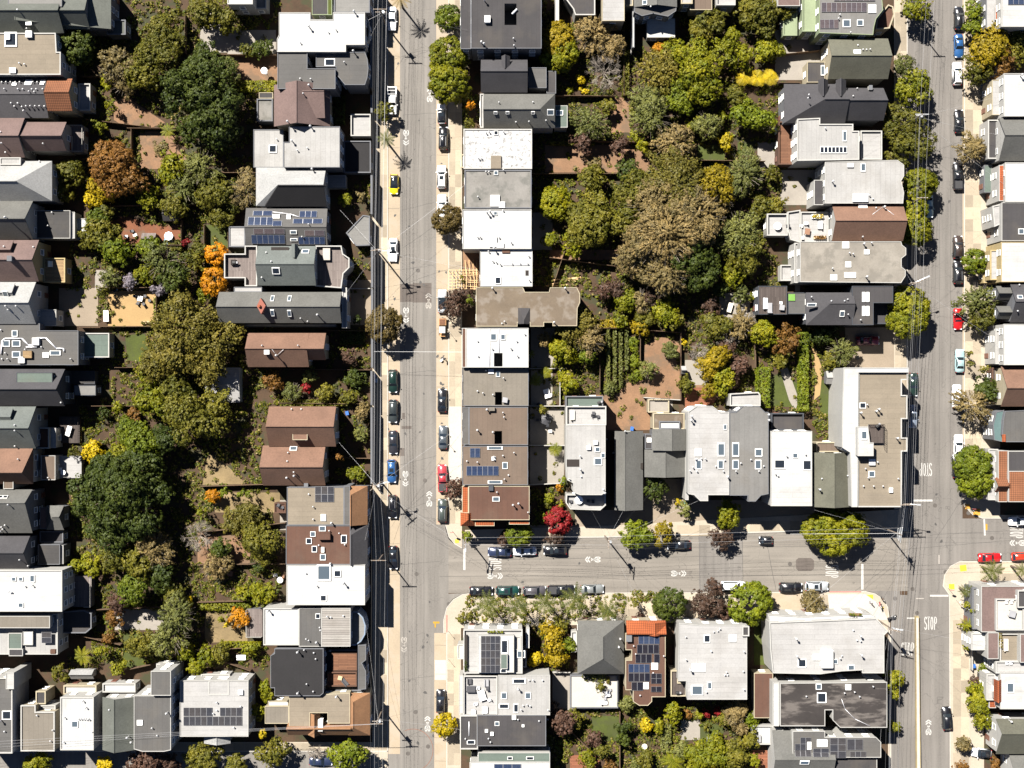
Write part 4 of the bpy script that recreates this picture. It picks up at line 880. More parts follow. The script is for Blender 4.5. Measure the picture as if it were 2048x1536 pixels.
h = H('long grey gable with hipped annex', 'long-sloped grey gable house with small hipped rear annex', 'e', 'Wgy')
h.gable(-60, 979, 65, 1066, 7.8, 10.8, 1006, 'x', 'gs').gable(93, 1011, 128, 1060, 4.4, 5.6, 1034, 'x', 'gs', ha=104, hb=118).sky((11, 995, 9, 8, 'd'), (2, 995, 7, 8, 'd')).vent((18, 1009), (3, 1062), (4, 1054), (11, 1050), (7, 1058)).flat((80, 1015, 94, 1058), 4.2, 'ms', .1).flat((80, 1062, 127, 1085), 3, 'dk', .2)
h = H('dark wavy-shingled gable', 'dark gable house with rough shingles and slate annex', 'e', 'Wgy')
h.gable(-60, 1072, 60, 1142, 7.4, 10, 1106, 'x', 'ds').flat((76, 1089, 120, 1129), 5.2, 'dkx', .1, 'Wgy').vent((41, 1119), (58, 1131), (24, 1139)).flat((120, 1090, 127, 1128), 4.7, 'ly', 0)
h = H('big white flat roof at left', 'big white flat-roofed building at the left edge', 'e', 'Wwh')
h.flat((-60, 1140, 125, 1223), 9.8, 'wh', .2).sky((28, 1158, 8, 8), (42, 1158, 8, 8), (65, 1157, 9, 14), (42, 1210, 10, 9)).vent((51, 1172), (66, 1170), (20, 1183), (24, 1184)).flat((141, 1152, 183, 1214), 2.4, 'wd', 0, 'Wgy').railing([(183, 1153), (183, 1213), (170, 1213)], z=2.4)
h = H('white house with pergola roof terrace', 'white house with slatted pergola and cluttered roof terrace', 'es', 'Wwh')
h.flat((-60, 1227, 117, 1308), 6.2, 'ly', .5).flat((-60, 1232, 100, 1256), 8.4, 'tg', .08).flat((17, 1266, 44, 1298), 6.9, 'te', .1).flat((46, 1262, 66, 1290), 6.9, 'wh', .1).solar(83, 1264, 103, 1286, 1, 2, 'g', .9).flat([(122, 1223), (168, 1220), (184, 1226), (184, 1256), (172, 1266), (124, 1266)], 3.2, 'dk', .3, 'Wgy').flat((18, 1298, 46, 1312), 7.2, 'dk', .1).box('planter', 108, 1302, 10, 8, .7, 'Wbr')
# lower left row
h = H('grey flat roof with white parapet', 'narrow grey flat roof with white parapet in bottom left corner', 'ns', 'Wwh')
h.flat((-60, 1355, 26, 1506), 8.8, 'gy', .35).sky((14, 1430, 18, 17, 'd')).vent((10, 1462)).flat((12, 1345, 28, 1378), 9.6, 'wh', .1).stack((3, 1440))
h = H('tan flat roof with notched corner', 'tan flat roof with a notched rear corner, second in bottom row', 'ns', 'Wcr')
h.flat([(42, 1410), (72, 1410), (72, 1423), (110, 1423), (110, 1502), (42, 1502)], 7.2, 'tg', .25, pm='Wwh').vent((102, 1481), (107, 1459), (75, 1430)).flat((72, 1382, 92, 1408), 5.4, 'dk', .2).flat((74, 1410, 112, 1421), 5.2, 'lg', .3, 'Wwh')
h = H('bright white flat roof between neighbours', 'bright white flat roof with one small skylight in bottom row', 'ns', 'Wwh')
h.flat((121, 1394, 188, 1500), 8.4, 'wy', .2).sky((150, 1448, 13, 13)).vent((128, 1483), (185, 1463), (130, 1434), (167, 1401), (173, 1414)).vent(*[(158 + 5 * i, 1437) for i in range(5)]).flat((128, 1370, 194, 1388), 3.6, 'cwh', .4, 'Wcr').gable(142, 1339, 188, 1358, 2.6, 3.6, 1349, 'x', 'ls', wall='Wwh')
h = H('grey half-gabled terrace pair', 'pair of joined grey roofs, one sloped and one flat with tower', 'nse', 'Wwh')
h.gable(205, 1394, 270, 1500, 7.2, 8.8, 228, 'y', 'gls', sides='ns').flat([(268, 1391), (342, 1391), (342, 1500), (328, 1503), (285, 1503), (268, 1498)], 9.6, 'gry', .12).flat((302, 1342, 342, 1391), 10.6, 'gry', .12).sky((280, 1445, 11, 10, 'w')).stack((266, 1481), (258, 1472), (336, 1424)).flat((206, 1366, 272, 1384), 3.4, 'wh', .4, 'Wwh').vent((305, 1455), (315, 1470), (219, 1419)).flat((313, 1327, 347, 1339), 3.2, 'wh', .2)
h = H('wide pale flat roof with solar row', 'wide pale flat roof with double row of dark solar panels', 'nse', 'Wwh')
h.flat((360, 1361, 497, 1473), 7.4, 'lg', .15).solar(367, 1415, 424.5, 1432, 5, 1, 'g').solar(367, 1433, 484, 1451, 10, 1, 'g').solar(440, 1415, 484, 1432, 4, 1, 'g').box('skylight_dome', 482, 1384, 9, 9, .5, wp).flat((418, 1360, 459, 1389), 7.0, 'ly', .5, 'Wwh').gable(408, 1462, 461, 1487, 5.4, 6.4, 433, 'y', 'ls').vent((434, 1420), (427, 1426), (434, 1404), (468, 1454), (482, 1412)).flat((402, 1348, 460, 1360), 3.2, 'wh', .2)

# ------------------------------------------------------------------ west side of the left street
h = H('small white roof at top edge', 'small white-roofed house cut by the top edge left of centre', 's', 'Wwh')
h.flat((455, -60, 506, 9), 8, 'wh', .2).flat((506, -60, 533, 18), 4, 'mg', .2)
h = H('grey block at top edge by street', 'grey flat block cut by the top edge beside the left street', 'es', 'Wgy')
h.flat((668, -60, 740, 26), 7.5, 'mg', .2).flat((624, -40, 662, 30), 3, 'dk', .15, 'Wgn').flat((655, -40, 664, 30), 3.4, 'lawn', .05, 'Wgn')
h = H('large white roof with notch', 'large bright white flat roof with a notch at its top', 'ew', 'Wwh')
h.flat([(558, 25), (621, 25), (621, 39), (666, 39), (666, 25), (730, 25), (730, 90), (692, 90), (692, 104), (554, 104), (554, 78), (558, 70)], 9.6, 'wh', .12).stack((709, 25), (619, 55), (661, 36)).vent((657, 65), (672, 60), (601, 86)).flat((693, 90, 731, 104), 6.4, 'dk', .2).flat([(730, 26), (738, 45), (740, 62), (738, 80), (730, 90)], 6, 'bt', .3)
h = H('grey roof with rounded bay', 'grey flat roof with rounded street bay and square skylight', 'ew', 'Wgy')
h.flat([(555, 98), (615, 98), (615, 137), (671, 137), (671, 178), (555, 178)], 9.2, 'gy', .12).flat([(632, 106), (730, 104), (735, 118), (737, 137), (735, 155), (730, 170), (690, 170), (672, 148), (672, 134), (632, 134)], 8.4, 'gy', .12).sky((660, 125, 20, 14, 'd')).stack((708, 105)).vent((689, 125), (601, 158), (622, 159))
h = H('pink-brown cross-gabled house', 'pink-brown shingled cross-gabled house with grey rear annex', 'ew', 'Wcr')
h.gable(548, 170, 660, 253, 7.2, 10, 593, 'y', 'ms').gable(594, 184, 650, 236, 8.8, 9.9, 182, 'x', 'ms').flat((514, 198, 546, 243), 4.4, 'st', .3, 'Wgy').box('dormer_box', 610, 165, 11, 8, 1.4, wp).stack((619, 172), (577, 245)).vent((607, 188)).flat((518, 185, 546, 197), 3.8, 'dk', .1)
h = H('plain light-grey flat roof', 'plain light-grey two-level flat roof with rear skylight', 'ew', 'Wgy')
h.flat([(578, 253), (680, 253), (680, 335), (567, 335), (567, 284), (578, 284)], 8.8, 'ly', .12).flat((507, 259, 567, 335), 5.4, 'ly', .12).sky((546, 298, 15, 15, 'd')).stack((622, 254), (585, 283)).vent((615, 296), (595, 301), (554, 279), (626, 340)).flat((688, 282, 742, 346), 2.9, 'bk', .25, 'Wgy').flat((702, 229, 742, 273), 2.6, 'lg', .6, 'Wwh')
h = H('white and black hipped house', 'hip-roofed house, white slopes above and black shingles below', 'ew', 'Wwh')
h.gable(512, 335, 652, 412, 7.4, 10, 369, 'x', 'ls', ha=556).gable(530, 373, 653, 413, 7.6, 10, 371, 'x', 'bk', ha=556).flat((653, 350, 692, 376), 2.6, 'lg', 0, 'Wwh').stack((626, 340)).railing([(668, 352), (692, 352), (692, 374), (668, 374)], z=2.6)
h = H('grey gable crowded with solar panels', 'low grey gable crowded with blue-brown solar panels', 'ew', 'Wgy')
h.gable(492, 416, 655, 490, 7, 8.2, 454, 'x', 'gy')
h.solar(506, 421, 545, 432, 2, 1, 'b').solar(496, 433, 546, 452, 4, 1, 'b').solar(545, 441, 564, 453, 1, 1, 'b').solar(599, 421, 634, 436, 3, 1, 'b').solar(586, 437, 645, 448, 3, 1, 'b').solar(507, 457, 569, 468, 3, 1, 'm').solar(503, 469, 570, 488, 6, 1, 'b').solar(609, 460, 649, 472, 2, 1, 'm').solar(597, 473, 650, 489, 5, 1, 'b')
h.sky((587, 464, 13, 7), (588, 479, 14, 5)).box('roof_vent', 553, 433, 14, 8, .4, wp).box('roof_vent', 578, 434, 8, 9, .4, wp).duct([(546, 424), (580, 428), (598, 434)], .09).flat((458, 453, 491, 494), 2.8, 'lg', .2, 'Wgy').flat([(726, 430), (740, 432), (740, 491), (712, 492), (692, 466)], 3, 'mg', .2, 'Wgy').vent((618, 449), (605, 474))
h = H('sage gable between wood terraces', 'sage-green gable between two white-walled wooden roof terraces', 'ew', 'Wwh')
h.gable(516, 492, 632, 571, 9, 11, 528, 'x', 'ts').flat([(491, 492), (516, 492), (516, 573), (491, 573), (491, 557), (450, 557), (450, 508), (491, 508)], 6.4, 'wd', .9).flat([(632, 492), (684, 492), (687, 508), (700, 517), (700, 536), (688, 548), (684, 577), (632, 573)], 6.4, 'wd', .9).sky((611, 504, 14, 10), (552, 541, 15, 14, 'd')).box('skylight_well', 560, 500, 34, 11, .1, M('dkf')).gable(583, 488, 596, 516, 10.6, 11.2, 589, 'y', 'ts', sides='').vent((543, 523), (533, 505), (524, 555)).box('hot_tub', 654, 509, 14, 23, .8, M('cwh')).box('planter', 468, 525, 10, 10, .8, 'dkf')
h = H('long grey gable with brick chimney', 'long narrow grey gable with four skylights and brick chimney', 'ew', 'Wgy')
h.gable(438, 584, 683, 646, 7.6, 9.6, 613, 'x', 'gs').sky((545, 598, 7, 15), (579, 598, 7, 15), (545, 625, 7, 15), (579, 626, 7, 15)).stack((636, 630)).vent((602, 637), (616, 643)).flat((468, 574, 524, 584), 7, 'lg', .1).flat([(684, 575), (694, 575), (694, 656), (684, 656)], 6, 'lg', .2, 'Wwh').flat((456, 648, 672, 654), 3, 'ly', .08)
mb = MB(); zc = h.z(521, 612)[0]; P4 = [W(x, y, zc + 1) for x, y in ((521, 596), (531, 611), (522, 628), (513, 612))]; mb.prism([(p.x, p.y) for p in P4], zc - 1, zc + .9); h.put('chimney', mb, brick); h.box('chimney_pot', 521, 613, 4, 4, 1.4, 'tl')
h = H('brown gable with rooftop aerial', 'brown shingled gable with a tripod aerial on the roof', 'ew', 'Wcr')
h.gable(496, 666, 618, 734, 6.6, 8.8, 697, 'x', 'bs').gable(614, 666, 652, 720, 6.5, 8.8, 697, 'x', 'bs').box('skylight_dome', 534, 704, 10, 9, .4, wp).stack((554, 711)).vent((525, 691), (597, 691)).duct([(544, 699), (554, 711), (567, 699)], .03, 'aerial')
h = H('large brown gable with dormer', 'large brown shingled gable with flat dormer on dark slope', 'ew', 'Wcr')
h.gable(538, 813, 672, 893, 7, 9.6, 853, 'x', 'bs').flat((585, 854, 615, 880), 9.2, 'bs', .04).vent((584, 818), (603, 818), (613, 880))
h = H('brown gable with domed skylight', 'brown shingled gable with one domed skylight near the ridge', 'ew', 'Wcr')
h.gable(526, 891, 651, 971, 6.6, 9.4, 934, 'x', 'bs').sky((587, 898, 14, 10)).stack((575, 955), (590, 951)).vent((588, 944), (575, 922), (577, 905)).chim(614, 969, 7, 6, 1.2, 'Wwh')
h = H('tan flat roof with copper mansard', 'tan flat roof edged by a copper-brown front mansard', 'ew', 'Wgy')
h.flat((574, 974, 688, 1050), 8.8, 'tn', .1).flat((688, 972, 700, 1050), 8.9, 'gy', .02).gable(698, 972, 735, 1049, 7.4, 9.4, 701, 'y', 'rs', ha=990).solar(630, 973, 668, 1004, 3, 2, 'g', .1).sky((647, 1035, 10, 13, 'w')).vent((627, 1013), (618, 988), (627, 1038)).stack((664, 1045)).flat((549, 1005, 572, 1026), 2.6, 'br', .3, 'Wbr')
h = H('brown flat roof with many skylights', 'brown flat roof scattered with skylights and a slate mansard', 'ew', 'Wgy')
h.flat((572, 1051, 701, 1129), 8.8, 'br', .1).gable(699, 1050, 735, 1128, 7.4, 9.2, 702, 'y', 'ds', ha=1070).sky((645, 1057, 13, 10), (626, 1068, 10, 10), (618, 1082, 11, 11, 'd'), (629, 1098, 10, 12, 'd'), (688, 1078, 11, 16, 'd'), (646, 1114, 11, 12)).box('roof_hatch', 650, 1072, 23, 12, 1.1, 'br').box('skylight_dome', 646, 1099, 6, 10, .5, wp).stack((662, 1126), (664, 1047)).vent((638, 1090), (679, 1066), (659, 1061), (690, 1089))
h = H('white flat roof with big skylight', 'white flat roof with one big and two small skylights', 'ew', 'Wwh')
h.flat((573, 1130, 730, 1210), 9.4, 'wh', .1).sky((648, 1145, 27, 31), (675, 1147, 14, 13, 'd'), (647, 1196, 12, 12, 'd')).stack((688, 1165)).vent((634, 1171), (612, 1146))
h = H('three-toned roof with round bay', 'white, grey and ribbed-metal roof ending in a round street bay', 'ew', 'Wwh')
h.flat((527, 1216, 598, 1290), 7.6, 'wh', .25).flat((598, 1216, 644, 1293), 8.0, 'gry', .12).flat((643, 1216, 701, 1293), 8.3, 'mr', .06).flat([(701, 1222), (716, 1222), (727, 1234), (732, 1250), (731, 1268), (723, 1282), (712, 1290), (701, 1290)], 5.6, 'mg', .6, 'Wbl').flat((493, 1218, 525, 1274), 2.5, 'wd', 0, 'Wgy').railing([(494, 1219), (494, 1273), (524, 1273)], z=2.5).sky((636, 1232, 9, 10, 'd')).stack((538, 1220), (634, 1283)).vent((613, 1277), (618, 1280), (640, 1254), (641, 1260), (662, 1234), (655, 1232), (687, 1231)).box('roof_hatch', 661, 1211, 14, 14, .9, wp, .5)
h = H('black flat roof with brown decks', 'black flat roof with two brown sun decks toward the street', 'ew', 'Wgy')
h.flat([(549, 1297), (647, 1297), (647, 1386), (640, 1392), (549, 1392), (549, 1376), (541, 1376), (541, 1311), (549, 1307)], 8.4, 'bk', .08).flat((650, 1299, 733, 1382), 4.6, 'dk', .2).flat((664, 1306, 714, 1341), 5.4, 'wb', .1, 'Wbr').flat((655, 1343, 714, 1372), 5.4, 'wb', .5, 'Wbr').flat([(716, 1290), (732, 1290), (732, 1320), (724, 1326), (732, 1342), (732, 1378), (716, 1380)], 6.2, 'gy', .1).vent((609, 1299), (628, 1305), (632, 1317), (627, 1382), (614, 1367)).stack((597, 1302), (597, 1384))
h = H('tan roof edged in brown shingle', 'tan flat roof edged with brown shingle mansards at the corner', 'ewn', 'Wcr')
h.flat([(578, 1392), (700, 1386), (700, 1447), (655, 1447), (655, 1426), (620, 1426), (620, 1458), (578, 1458)], 7.6, 'tn', .05).gable(697, 1386, 740, 1471, 6.4, 8.2, 706, 'y', 'rs', ha=1404, hb=1455).gable(576, 1446, 704, 1470, 6.4, 8.0, 1458, 'x', 'rs').gable(616, 1425, 640, 1470, 6.6, 8.0, 628, 'y', 'rs').flat((530, 1412, 578, 1447), 4.4, 'tg', .15, 'Wcr').box('air_unit', 643, 1447, 9, 22, 1.6, wp).stack((674, 1391)).flat((536, 1402, 577, 1412), 4.0, 'wh', .1)

# ------------------------------------------------------------------ centre block, west row
h = H('charcoal roof with light well', 'big charcoal flat roof with a square light well at top', 'ews', 'Wgy')
h.flat((942, -60, 1083, 97), 10, 'dk', .08, hole=(1009, 7, 1033, 50)).flat((921, -60, 942, 98), 8.6, 'dk', .1).box('skylight_dome', 975, 40, 11, 13, .9, wp).stack((968, 90), (963, 86), (969, 2)).vent((1028, 92), (1027, 78)).duct([(1024, 28), (1034, 18)], .2).duct([(1000, -6), (1075, -6)], .06)
h = H('black gable with flat grey annex', 'black steep-gabled house with flat grey rear annex', 'ew', 'Wgy')
h.gable(962, 118, 1055, 185, 7.4, 9.6, 142, 'x', 'ds').gable(1003, 112, 1020, 140, 9, 9.8, 1010, 'y', 'ds', sides='').flat((1057, 135, 1093, 176), 6, 'gy', .08).flat((1093, 142, 1112, 187), 5.2, 'dk', .08).chim(991, 114, 5, 7, 1.2, 'Wwh')
h = H('grey hip roof with skylights', 'grey hip-roofed house with two white-framed rear skylights', 'ew', 'Wwh')
h.gable(967, 188, 1110, 256, 7.4, 9.6, 218, 'x', 'gs', hb=1080).flat((1109, 211, 1135, 255), 5, 'te', .05).sky((1101, 224, 13, 12), (1119, 226, 14, 10)).vent((998, 206), (1066, 205), (1092, 242), (1032, 245), (1058, 244)).flat((960, 188, 968, 256), 6, 'lg', .3, 'Wwh').sky((991, 225, 7, 5, 'd'), (1015, 225, 7, 5, 'd'), (1066, 225, 7, 5, 'd'))
h = H('speckled white flat roof', 'white flat roof speckled with wear, below the grey hip roof', 'ew', 'Wcr')
h.flat((927, 258, 1064, 338), 8.6, 'sw', .2, pm='Wwh').box('roof_hatch', 992, 325, 20, 25, .5, 'tn').sky((992, 266, 8, 8, 'd')).vent((972, 266), (978, 264), (1007, 264), (957, 317), (963, 317)).flat((922, 309, 930, 336), 6.5, 'wh', .3)
h = H('stained grey flat roof', 'stained grey flat roof between two white flat roofs', 'ew', 'Wcr')
h.flat((929, 340, 1063, 417), 8.7, 'st', .2, pm='Wgy').sky((992, 346, 8, 8)).vent((972, 344), (978, 344), (1007, 341), (956, 394)).box('roof_hatch', 990, 402, 18, 22, .5, gal).box('roof_hatch', 1004, 410, 12, 12, .4, gal)
h = H('clean white flat roof with hatch', 'clean white flat roof with grey metal hatch at lower edge', 'ew', 'Wwh')
h.flat((925, 419, 1063, 498), 8.8, 'wh', .15).box('roof_hatch', 986, 484, 14, 20, .5, gal).box('roof_hatch', 1000, 491, 15, 9, .4, gal).stack((974, 426), (980, 424)).vent((955, 474), (960, 474), (1006, 421), (998, 475), (1022, 485)).sky((991, 427, 7, 7))
h = H('white roof beside building site', 'white flat roof beside the timber-framed building site', 'ew', 'Wwh')
h.flat((960, 495, 1065, 573), 8.2, 'wh', .12).sky((996, 561, 11, 14, 'd')).vent((977, 503), (985, 522), (992, 524), (1000, 528), (1024, 527), (1040, 527), (1055, 527), (1057, 512), (1058, 560)).stack((988, 498)).box('roof_hatch', 1012, 502, 15, 9, .3, 'br').box('cut_material', 1054, 546, 6, 10, .12, 'dkf').duct([(1006, 530), (1060, 530)], .04)
h = H('long mottled tan roof', 'long mottled tan-brown flat roof with a peaked notch', 'ew', 'Wcr')
h.flat([(952, 575), (1046, 575), (1050, 584), (1098, 584), (1100, 575), (1154, 575), (1160, 588), (1160, 605), (1155, 616), (1154, 652), (1105, 652), (1105, 645), (1088, 645), (1088, 653), (1060, 653), (1060, 645), (1035, 645), (1035, 653), (952, 653)], 8, 'bt', .1).stack((985, 577), (1130, 577), (1108, 645)).vent((1009, 643), (1004, 647)).gable(1036, 616, 1060, 648, 8.05, 8.8, 1048, 'y', 'dk', sides='', ha=640)
h = H('white flat roof with brown edge', 'white flat roof with brown street edge and narrow light well', 'ew', 'Wwh')
h.flat((932, 656, 1057, 735), 9, 'wh', .12, hole=(988, 706, 1005, 733)).flat((924, 656, 932, 735), 8.4, 'br', .05).sky((987, 674, 12, 14), (1006, 674, 9, 11)).vent((955, 682), (1033, 682), (1021, 696), (956, 712), (1034, 711), (1049, 668), (984, 697)).duct([(979, 658), (979, 733)], .06).duct([(998, 658), (998, 704)], .06)
h = H('sage-grey roof with light well', 'sage-grey flat roof with recessed light well, in shadow at top', 'ew', 'Wgy')
h.flat((925, 737, 1057, 812), 7.4, 'tg', .1, hole=(990, 784, 1004, 810)).vent((955, 782), (966, 786), (986, 789), (1007, 756), (972, 741)).sky((996, 748, 8, 11)).box('vent_box', 982, 743, 11, 9, .3, gal)
h = H('taupe roof with dark street strip', 'taupe flat roof with a dark strip along its street edge', 'ew', 'Wgy')
h.flat((938, 814, 1056, 890), 7.8, 'brg', .06, hole=(989, 862, 1004, 888)).flat((925, 814, 938, 889), 7.2, 'gy', .06).stack((974, 819), (955, 860), (986, 864)).vent((1006, 825), (1008, 834)).box('vent_box', 984, 818, 11, 7, .8, 'tg')
h = H('taupe roof with six-panel solar', 'taupe flat roof with a row of six solar panels', 'ew', 'Wgy')
h.flat((925, 892, 1056, 970), 7.9, 'brg', .06).solar(940, 896, 960, 915, 2, 1, 'b').solar(933, 932, 997, 951, 6, 1, 'b').sky((1010, 931, 10, 13), (990, 964, 28, 6), (990, 896, 30, 6)).vent((934, 922), (955, 924), (988, 913), (988, 919), (1009, 958), (1028, 905), (1006, 911), (1017, 950)).box('vent_box', 987, 917, 8, 8, .3, gal)
h = H('brown corner roof with orange tiles', 'brown corner flat roof bordered by orange clay tiles', 'ews', 'Wcr')
h.flat((937, 972, 1059, 1040), 7.8, 'br', .08).flat((924, 972, 937, 1026), 7.2, 'ti', .05).gable(921, 1025, 950, 1052, 6.8, 8.1, 936, 'y', 'ti', hb=1040).flat((950, 1040, 989, 1052), 7, 'ti', .03).flat((1018, 1040, 1059, 1049), 7, 'ti', .03).sky((992, 998, 14, 9)).stack((1026, 1009), (1037, 1006)).vent((994, 984), (1056, 1024)).box('vent_box', 982, 976, 9, 10, .6, 'Wdg')

h = H('white beam-framed terrace house', 'house with white-framed dark terrace cut by top edge', 's', 'Wwh')
h.flat((1110, -60, 1118, 46), 5, 'wh', .1).flat([(1124, -60), (1190, -60), (1190, 32), (1150, 32), (1146, 20), (1128, -4)], 5.4, 'dk', .7)
h = H('white ribbed roof at top edge', 'plain white ribbed roof cut by the top edge', 's', 'Wcr')
h.flat((1204, -60, 1249, 42), 7.6, 'lg', .1).flat((1249, -60, 1266, 12), 5, 'mg', .2)
h = H('grey faceted roof with white canopy', 'grey faceted roof with a white shaded canopy below it', 's', 'Wgy')
h.gable(1268, -70, 1354, 14, 7.4, 8.6, 1314, 'y', 'gs').flat([(1270, 6), (1354, 6), (1352, 22), (1336, 33), (1306, 27), (1284, 32), (1268, 24)], 7.3, 'gy', .02).sky((1290, 5, 9, 9)).vent((1301, 14)).flat((1294, 37, 1350, 75), 3.2, 'wh', .05, 'Wwh').flat((1264, -40, 1269, 95), 4, 'wh', .05)
h = H('tan block at top edge', 'tan flat block with white terrace cut by the top edge', 's', 'Wcr')
h.flat((1362, -60, 1385, 8), 6, 'ly', .2).flat((1380, -60, 1424, 20), 5, 'brg', .1).flat((1432, -50, 1470, 12), 5.4, 'lg', .6, 'Wwh')
h = H('mauve roof at top edge', 'mauve sloped roof cut by top edge beside green-walled house', 's', 'Wwh')
h.flat((1555, -60, 1600, 12), 6, 'ms', .1)

# ------------------------------------------------------------------ centre block, row above the cross street
h = H('white terrace-topped townhouse', 'narrow pale townhouse with white terraces at both ends', 'ns', 'Wwh')
h.flat([(1132, 850), (1211, 850), (1211, 985), (1203, 990), (1160, 990), (1146, 985), (1146, 966), (1134, 960), (1132, 930)], 10, 'ly', .1).flat((1132, 812, 1212, 850), 8.2, 'lg', .7).flat((1131, 792, 1206, 814), 5.6, 'te', .5, 'Wgy').flat([(1132, 988), (1211, 988), (1211, 1010), (1200, 1020), (1140, 1018), (1131, 1005)], 6.2, 'lg', .8).sky((1195, 899, 10, 9), (1196, 923, 15, 14), (1206, 911, 8, 10)).box('painted_well_shade', 1146, 926, 24, 14, .12, 'dkf').box('air_unit', 1177, 895, 8, 8, .6, wp).box('air_unit', 1191, 885, 8, 7, .6, wp).stack((1160, 938), (1206, 978), (1209, 985), (1212, 878)).vent((1162, 953), (1160, 912), (1138, 957))  # well on this roof: low dark box, the opening's shade put into its colour
h = H('low grey ridged roof', 'low grey gabled building running down to the cross street', 'ns', 'Wgy')
h.gable(1229, 862, 1286, 1020, 5, 6.4, 1250, 'y', 'gs').box('painted_well_shade', 1282, 932, 8, 12, .1, 'dkf').stack((1226, 905)).vent((1250, 862))  # solid box coloured dark in place of a shaded well opening
h = H('stacked grey gables', 'two stacked grey gable roofs with small white roof terrace', 'ns', 'Wgy')
h.gable(1304, 858, 1372, 901, 7.6, 8.8, 1344, 'y', 'gs').gable(1289, 899, 1370, 954, 6, 7.4, 1331, 'y', 'gs').flat((1306, 826, 1369, 858), 6, 'bt', .2, 'Wcr').flat((1318, 842, 1360, 858), 6.5, 'wh', .3).flat((1290, 868, 1304, 898), 5.6, 'dk', .15).sky((1298, 880, 9, 9, 'w')).flat((1296, 798, 1338, 825), 3.6, 'pav', .4, 'Wcr').railing([(1305, 797), (1338, 797), (1338, 811)], z=3.6, mat='dkf')
h = H('pale twin-house half with skylights', 'pale left half of the twin house with four skylights', 'ns', 'Wwh')
h.flat([(1376, 824), (1393, 812), (1425, 812), (1440, 824), (1458, 824), (1458, 990), (1416, 990), (1416, 1002), (1400, 1002), (1388, 990), (1376, 988)], 10.5, 'lg', .15).sky((1396, 905, 13, 14, 'w'), (1442, 899, 14, 26), (1397, 929, 11, 18), (1441, 929, 11, 17), (1450, 854, 6, 10)).stack((1382, 832), (1381, 840), (1454, 953)).vent((1390, 918), (1393, 918), (1402, 917), (1410, 917), (1431, 932), (1385, 934), (1449, 920), (1446, 942), (1379, 941), (1393, 942)).flat((1370, 840, 1377, 1000), 6, 'lg', .1)
h = H('grey twin-house half with skylights', 'darker grey right half of the twin house with four skylights', 'ns', 'Wgy')
h.flat([(1459, 824), (1472, 824), (1486, 812), (1518, 812), (1530, 824), (1537, 824), (1537, 988), (1522, 991), (1511, 1003), (1495, 1003), (1495, 991), (1459, 991)], 10.4, 'my', .1, wall='Wgy').sky((1471, 899, 13, 27), (1517, 905, 14, 15), (1471, 929, 12, 18), (1516, 929, 12, 18)).stack((1536, 829), (1536, 840)).vent((1481, 926), (1527, 932), (1471, 942), (1517, 942), (1501, 919)).flat([(1459, 787), (1516, 784), (1520, 790), (1520, 812), (1459, 812)], 5.2, 'lg', .6, 'Wwh')
h = H('white flat roof with black deck', 'white flat roof with a black-fenced rear deck', 'ns', 'Wwh')
h.flat((1541, 862, 1624, 1012), 10.2, 'wh', .12).sky((1559, 928, 22, 18, 'd'), (1590, 911, 10, 10), (1614, 930, 17, 20, 'd')).vent((1572, 911), (1555, 951), (1550, 947), (1610, 908)).flat((1541, 826, 1606, 860), 5, 'dk', .8, 'Wdg')
h = H('mossy grey ridged roof', 'mossy olive-grey ridged roof beside the corner building', 'ns', 'Wgy')
h.gable(1627, 905, 1702, 1014, 8.6, 10.2, 1669, 'y', 'os').flat((1632, 884, 1686, 904), 5, 'brg', .25, 'Wcr').stack((1637, 978)).vent((1643, 957), (1694, 951))
h = H('large tan corner building', 'large tan-roofed corner building with white parapets and stair hut', 'es', 'Wwh')
h.flat([(1716, 744), (1815, 744), (1815, 757), (1803, 757), (1803, 838), (1814, 838), (1814, 800), (1816, 800)][:3] + [(1815, 760), (1803, 760), (1803, 790), (1814, 790), (1814, 838), (1803, 838), (1803, 875), (1814, 875), (1814, 903), (1803, 903), (1803, 1014), (1714, 1014)], 11, 'tn', .3).flat([(1687, 735), (1817, 735), (1817, 745), (1717, 745), (1715, 1014), (1703, 1014), (1700, 905), (1684, 895), (1684, 830)], 11.6, 'wh', .1).flat([(1715, 853), (1736, 853), (1740, 885), (1747, 885), (1747, 912), (1715, 912)], 13.4, 'wh', .1).flat((1737, 849, 1767, 886), 11.8, 'wk', 0).railing([(1737, 849), (1767, 849), (1767, 894)], z=11.8, mat='dkf').sky((1728, 870, 11, 17), (1725, 811, 12, 11, 'd'), (1743, 948, 12, 12)).stack((1755, 818), (1750, 822), (1719, 825), (1792, 876)).vent((1726, 972), (1746, 972), (1765, 972), (1735, 955), (1730, 937), (1754, 924), (1733, 809), (1781, 980), (1795, 957)).box('air_unit', 1781, 980, 7, 9, .5, wp).box('air_unit', 1743, 924, 12, 12, .6, gal)

# ------------------------------------------------------------------ west side of the right street
h = H('grey roof with two solar strips', 'grey flat roof with two strips of solar panels', 'ews', 'Wgn')
h.flat([(1638, -60), (1758, -60), (1766, 20), (1752, 38), (1748, 54), (1746, 70), (1638, 66)], 9.2, 'my', .1).solar(1643, 5, 1733, 24, 9, 1, 'm').solar(1640, 39, 1677, 57, 4, 1, 'm').solar(1668, -14, 1750, 2, 7, 1, 'm').sky((1744, 18, 15, 16, 'w'), (1693, 47, 15, 15), (1720, 46, 12, 12)).vent((1679, 30), (1700, 66), (1676, 38)).flat((1604, -40, 1637, 64), 6, 'Wgn', .4, 'Wgn').flat([(1752, 40), (1775, 10), (1785, 14), (1788, 30), (1778, 58), (1750, 60)], 5.6, 'br', .5, 'Wcr').flat((1566, 22, 1594, 72), 3.4, 'Wgn', .3, 'Wgn')
h = H('olive-grey gable with white rear wall', 'olive-grey shingled gable with cream rear wall and annex', 'ew', 'Wcr')
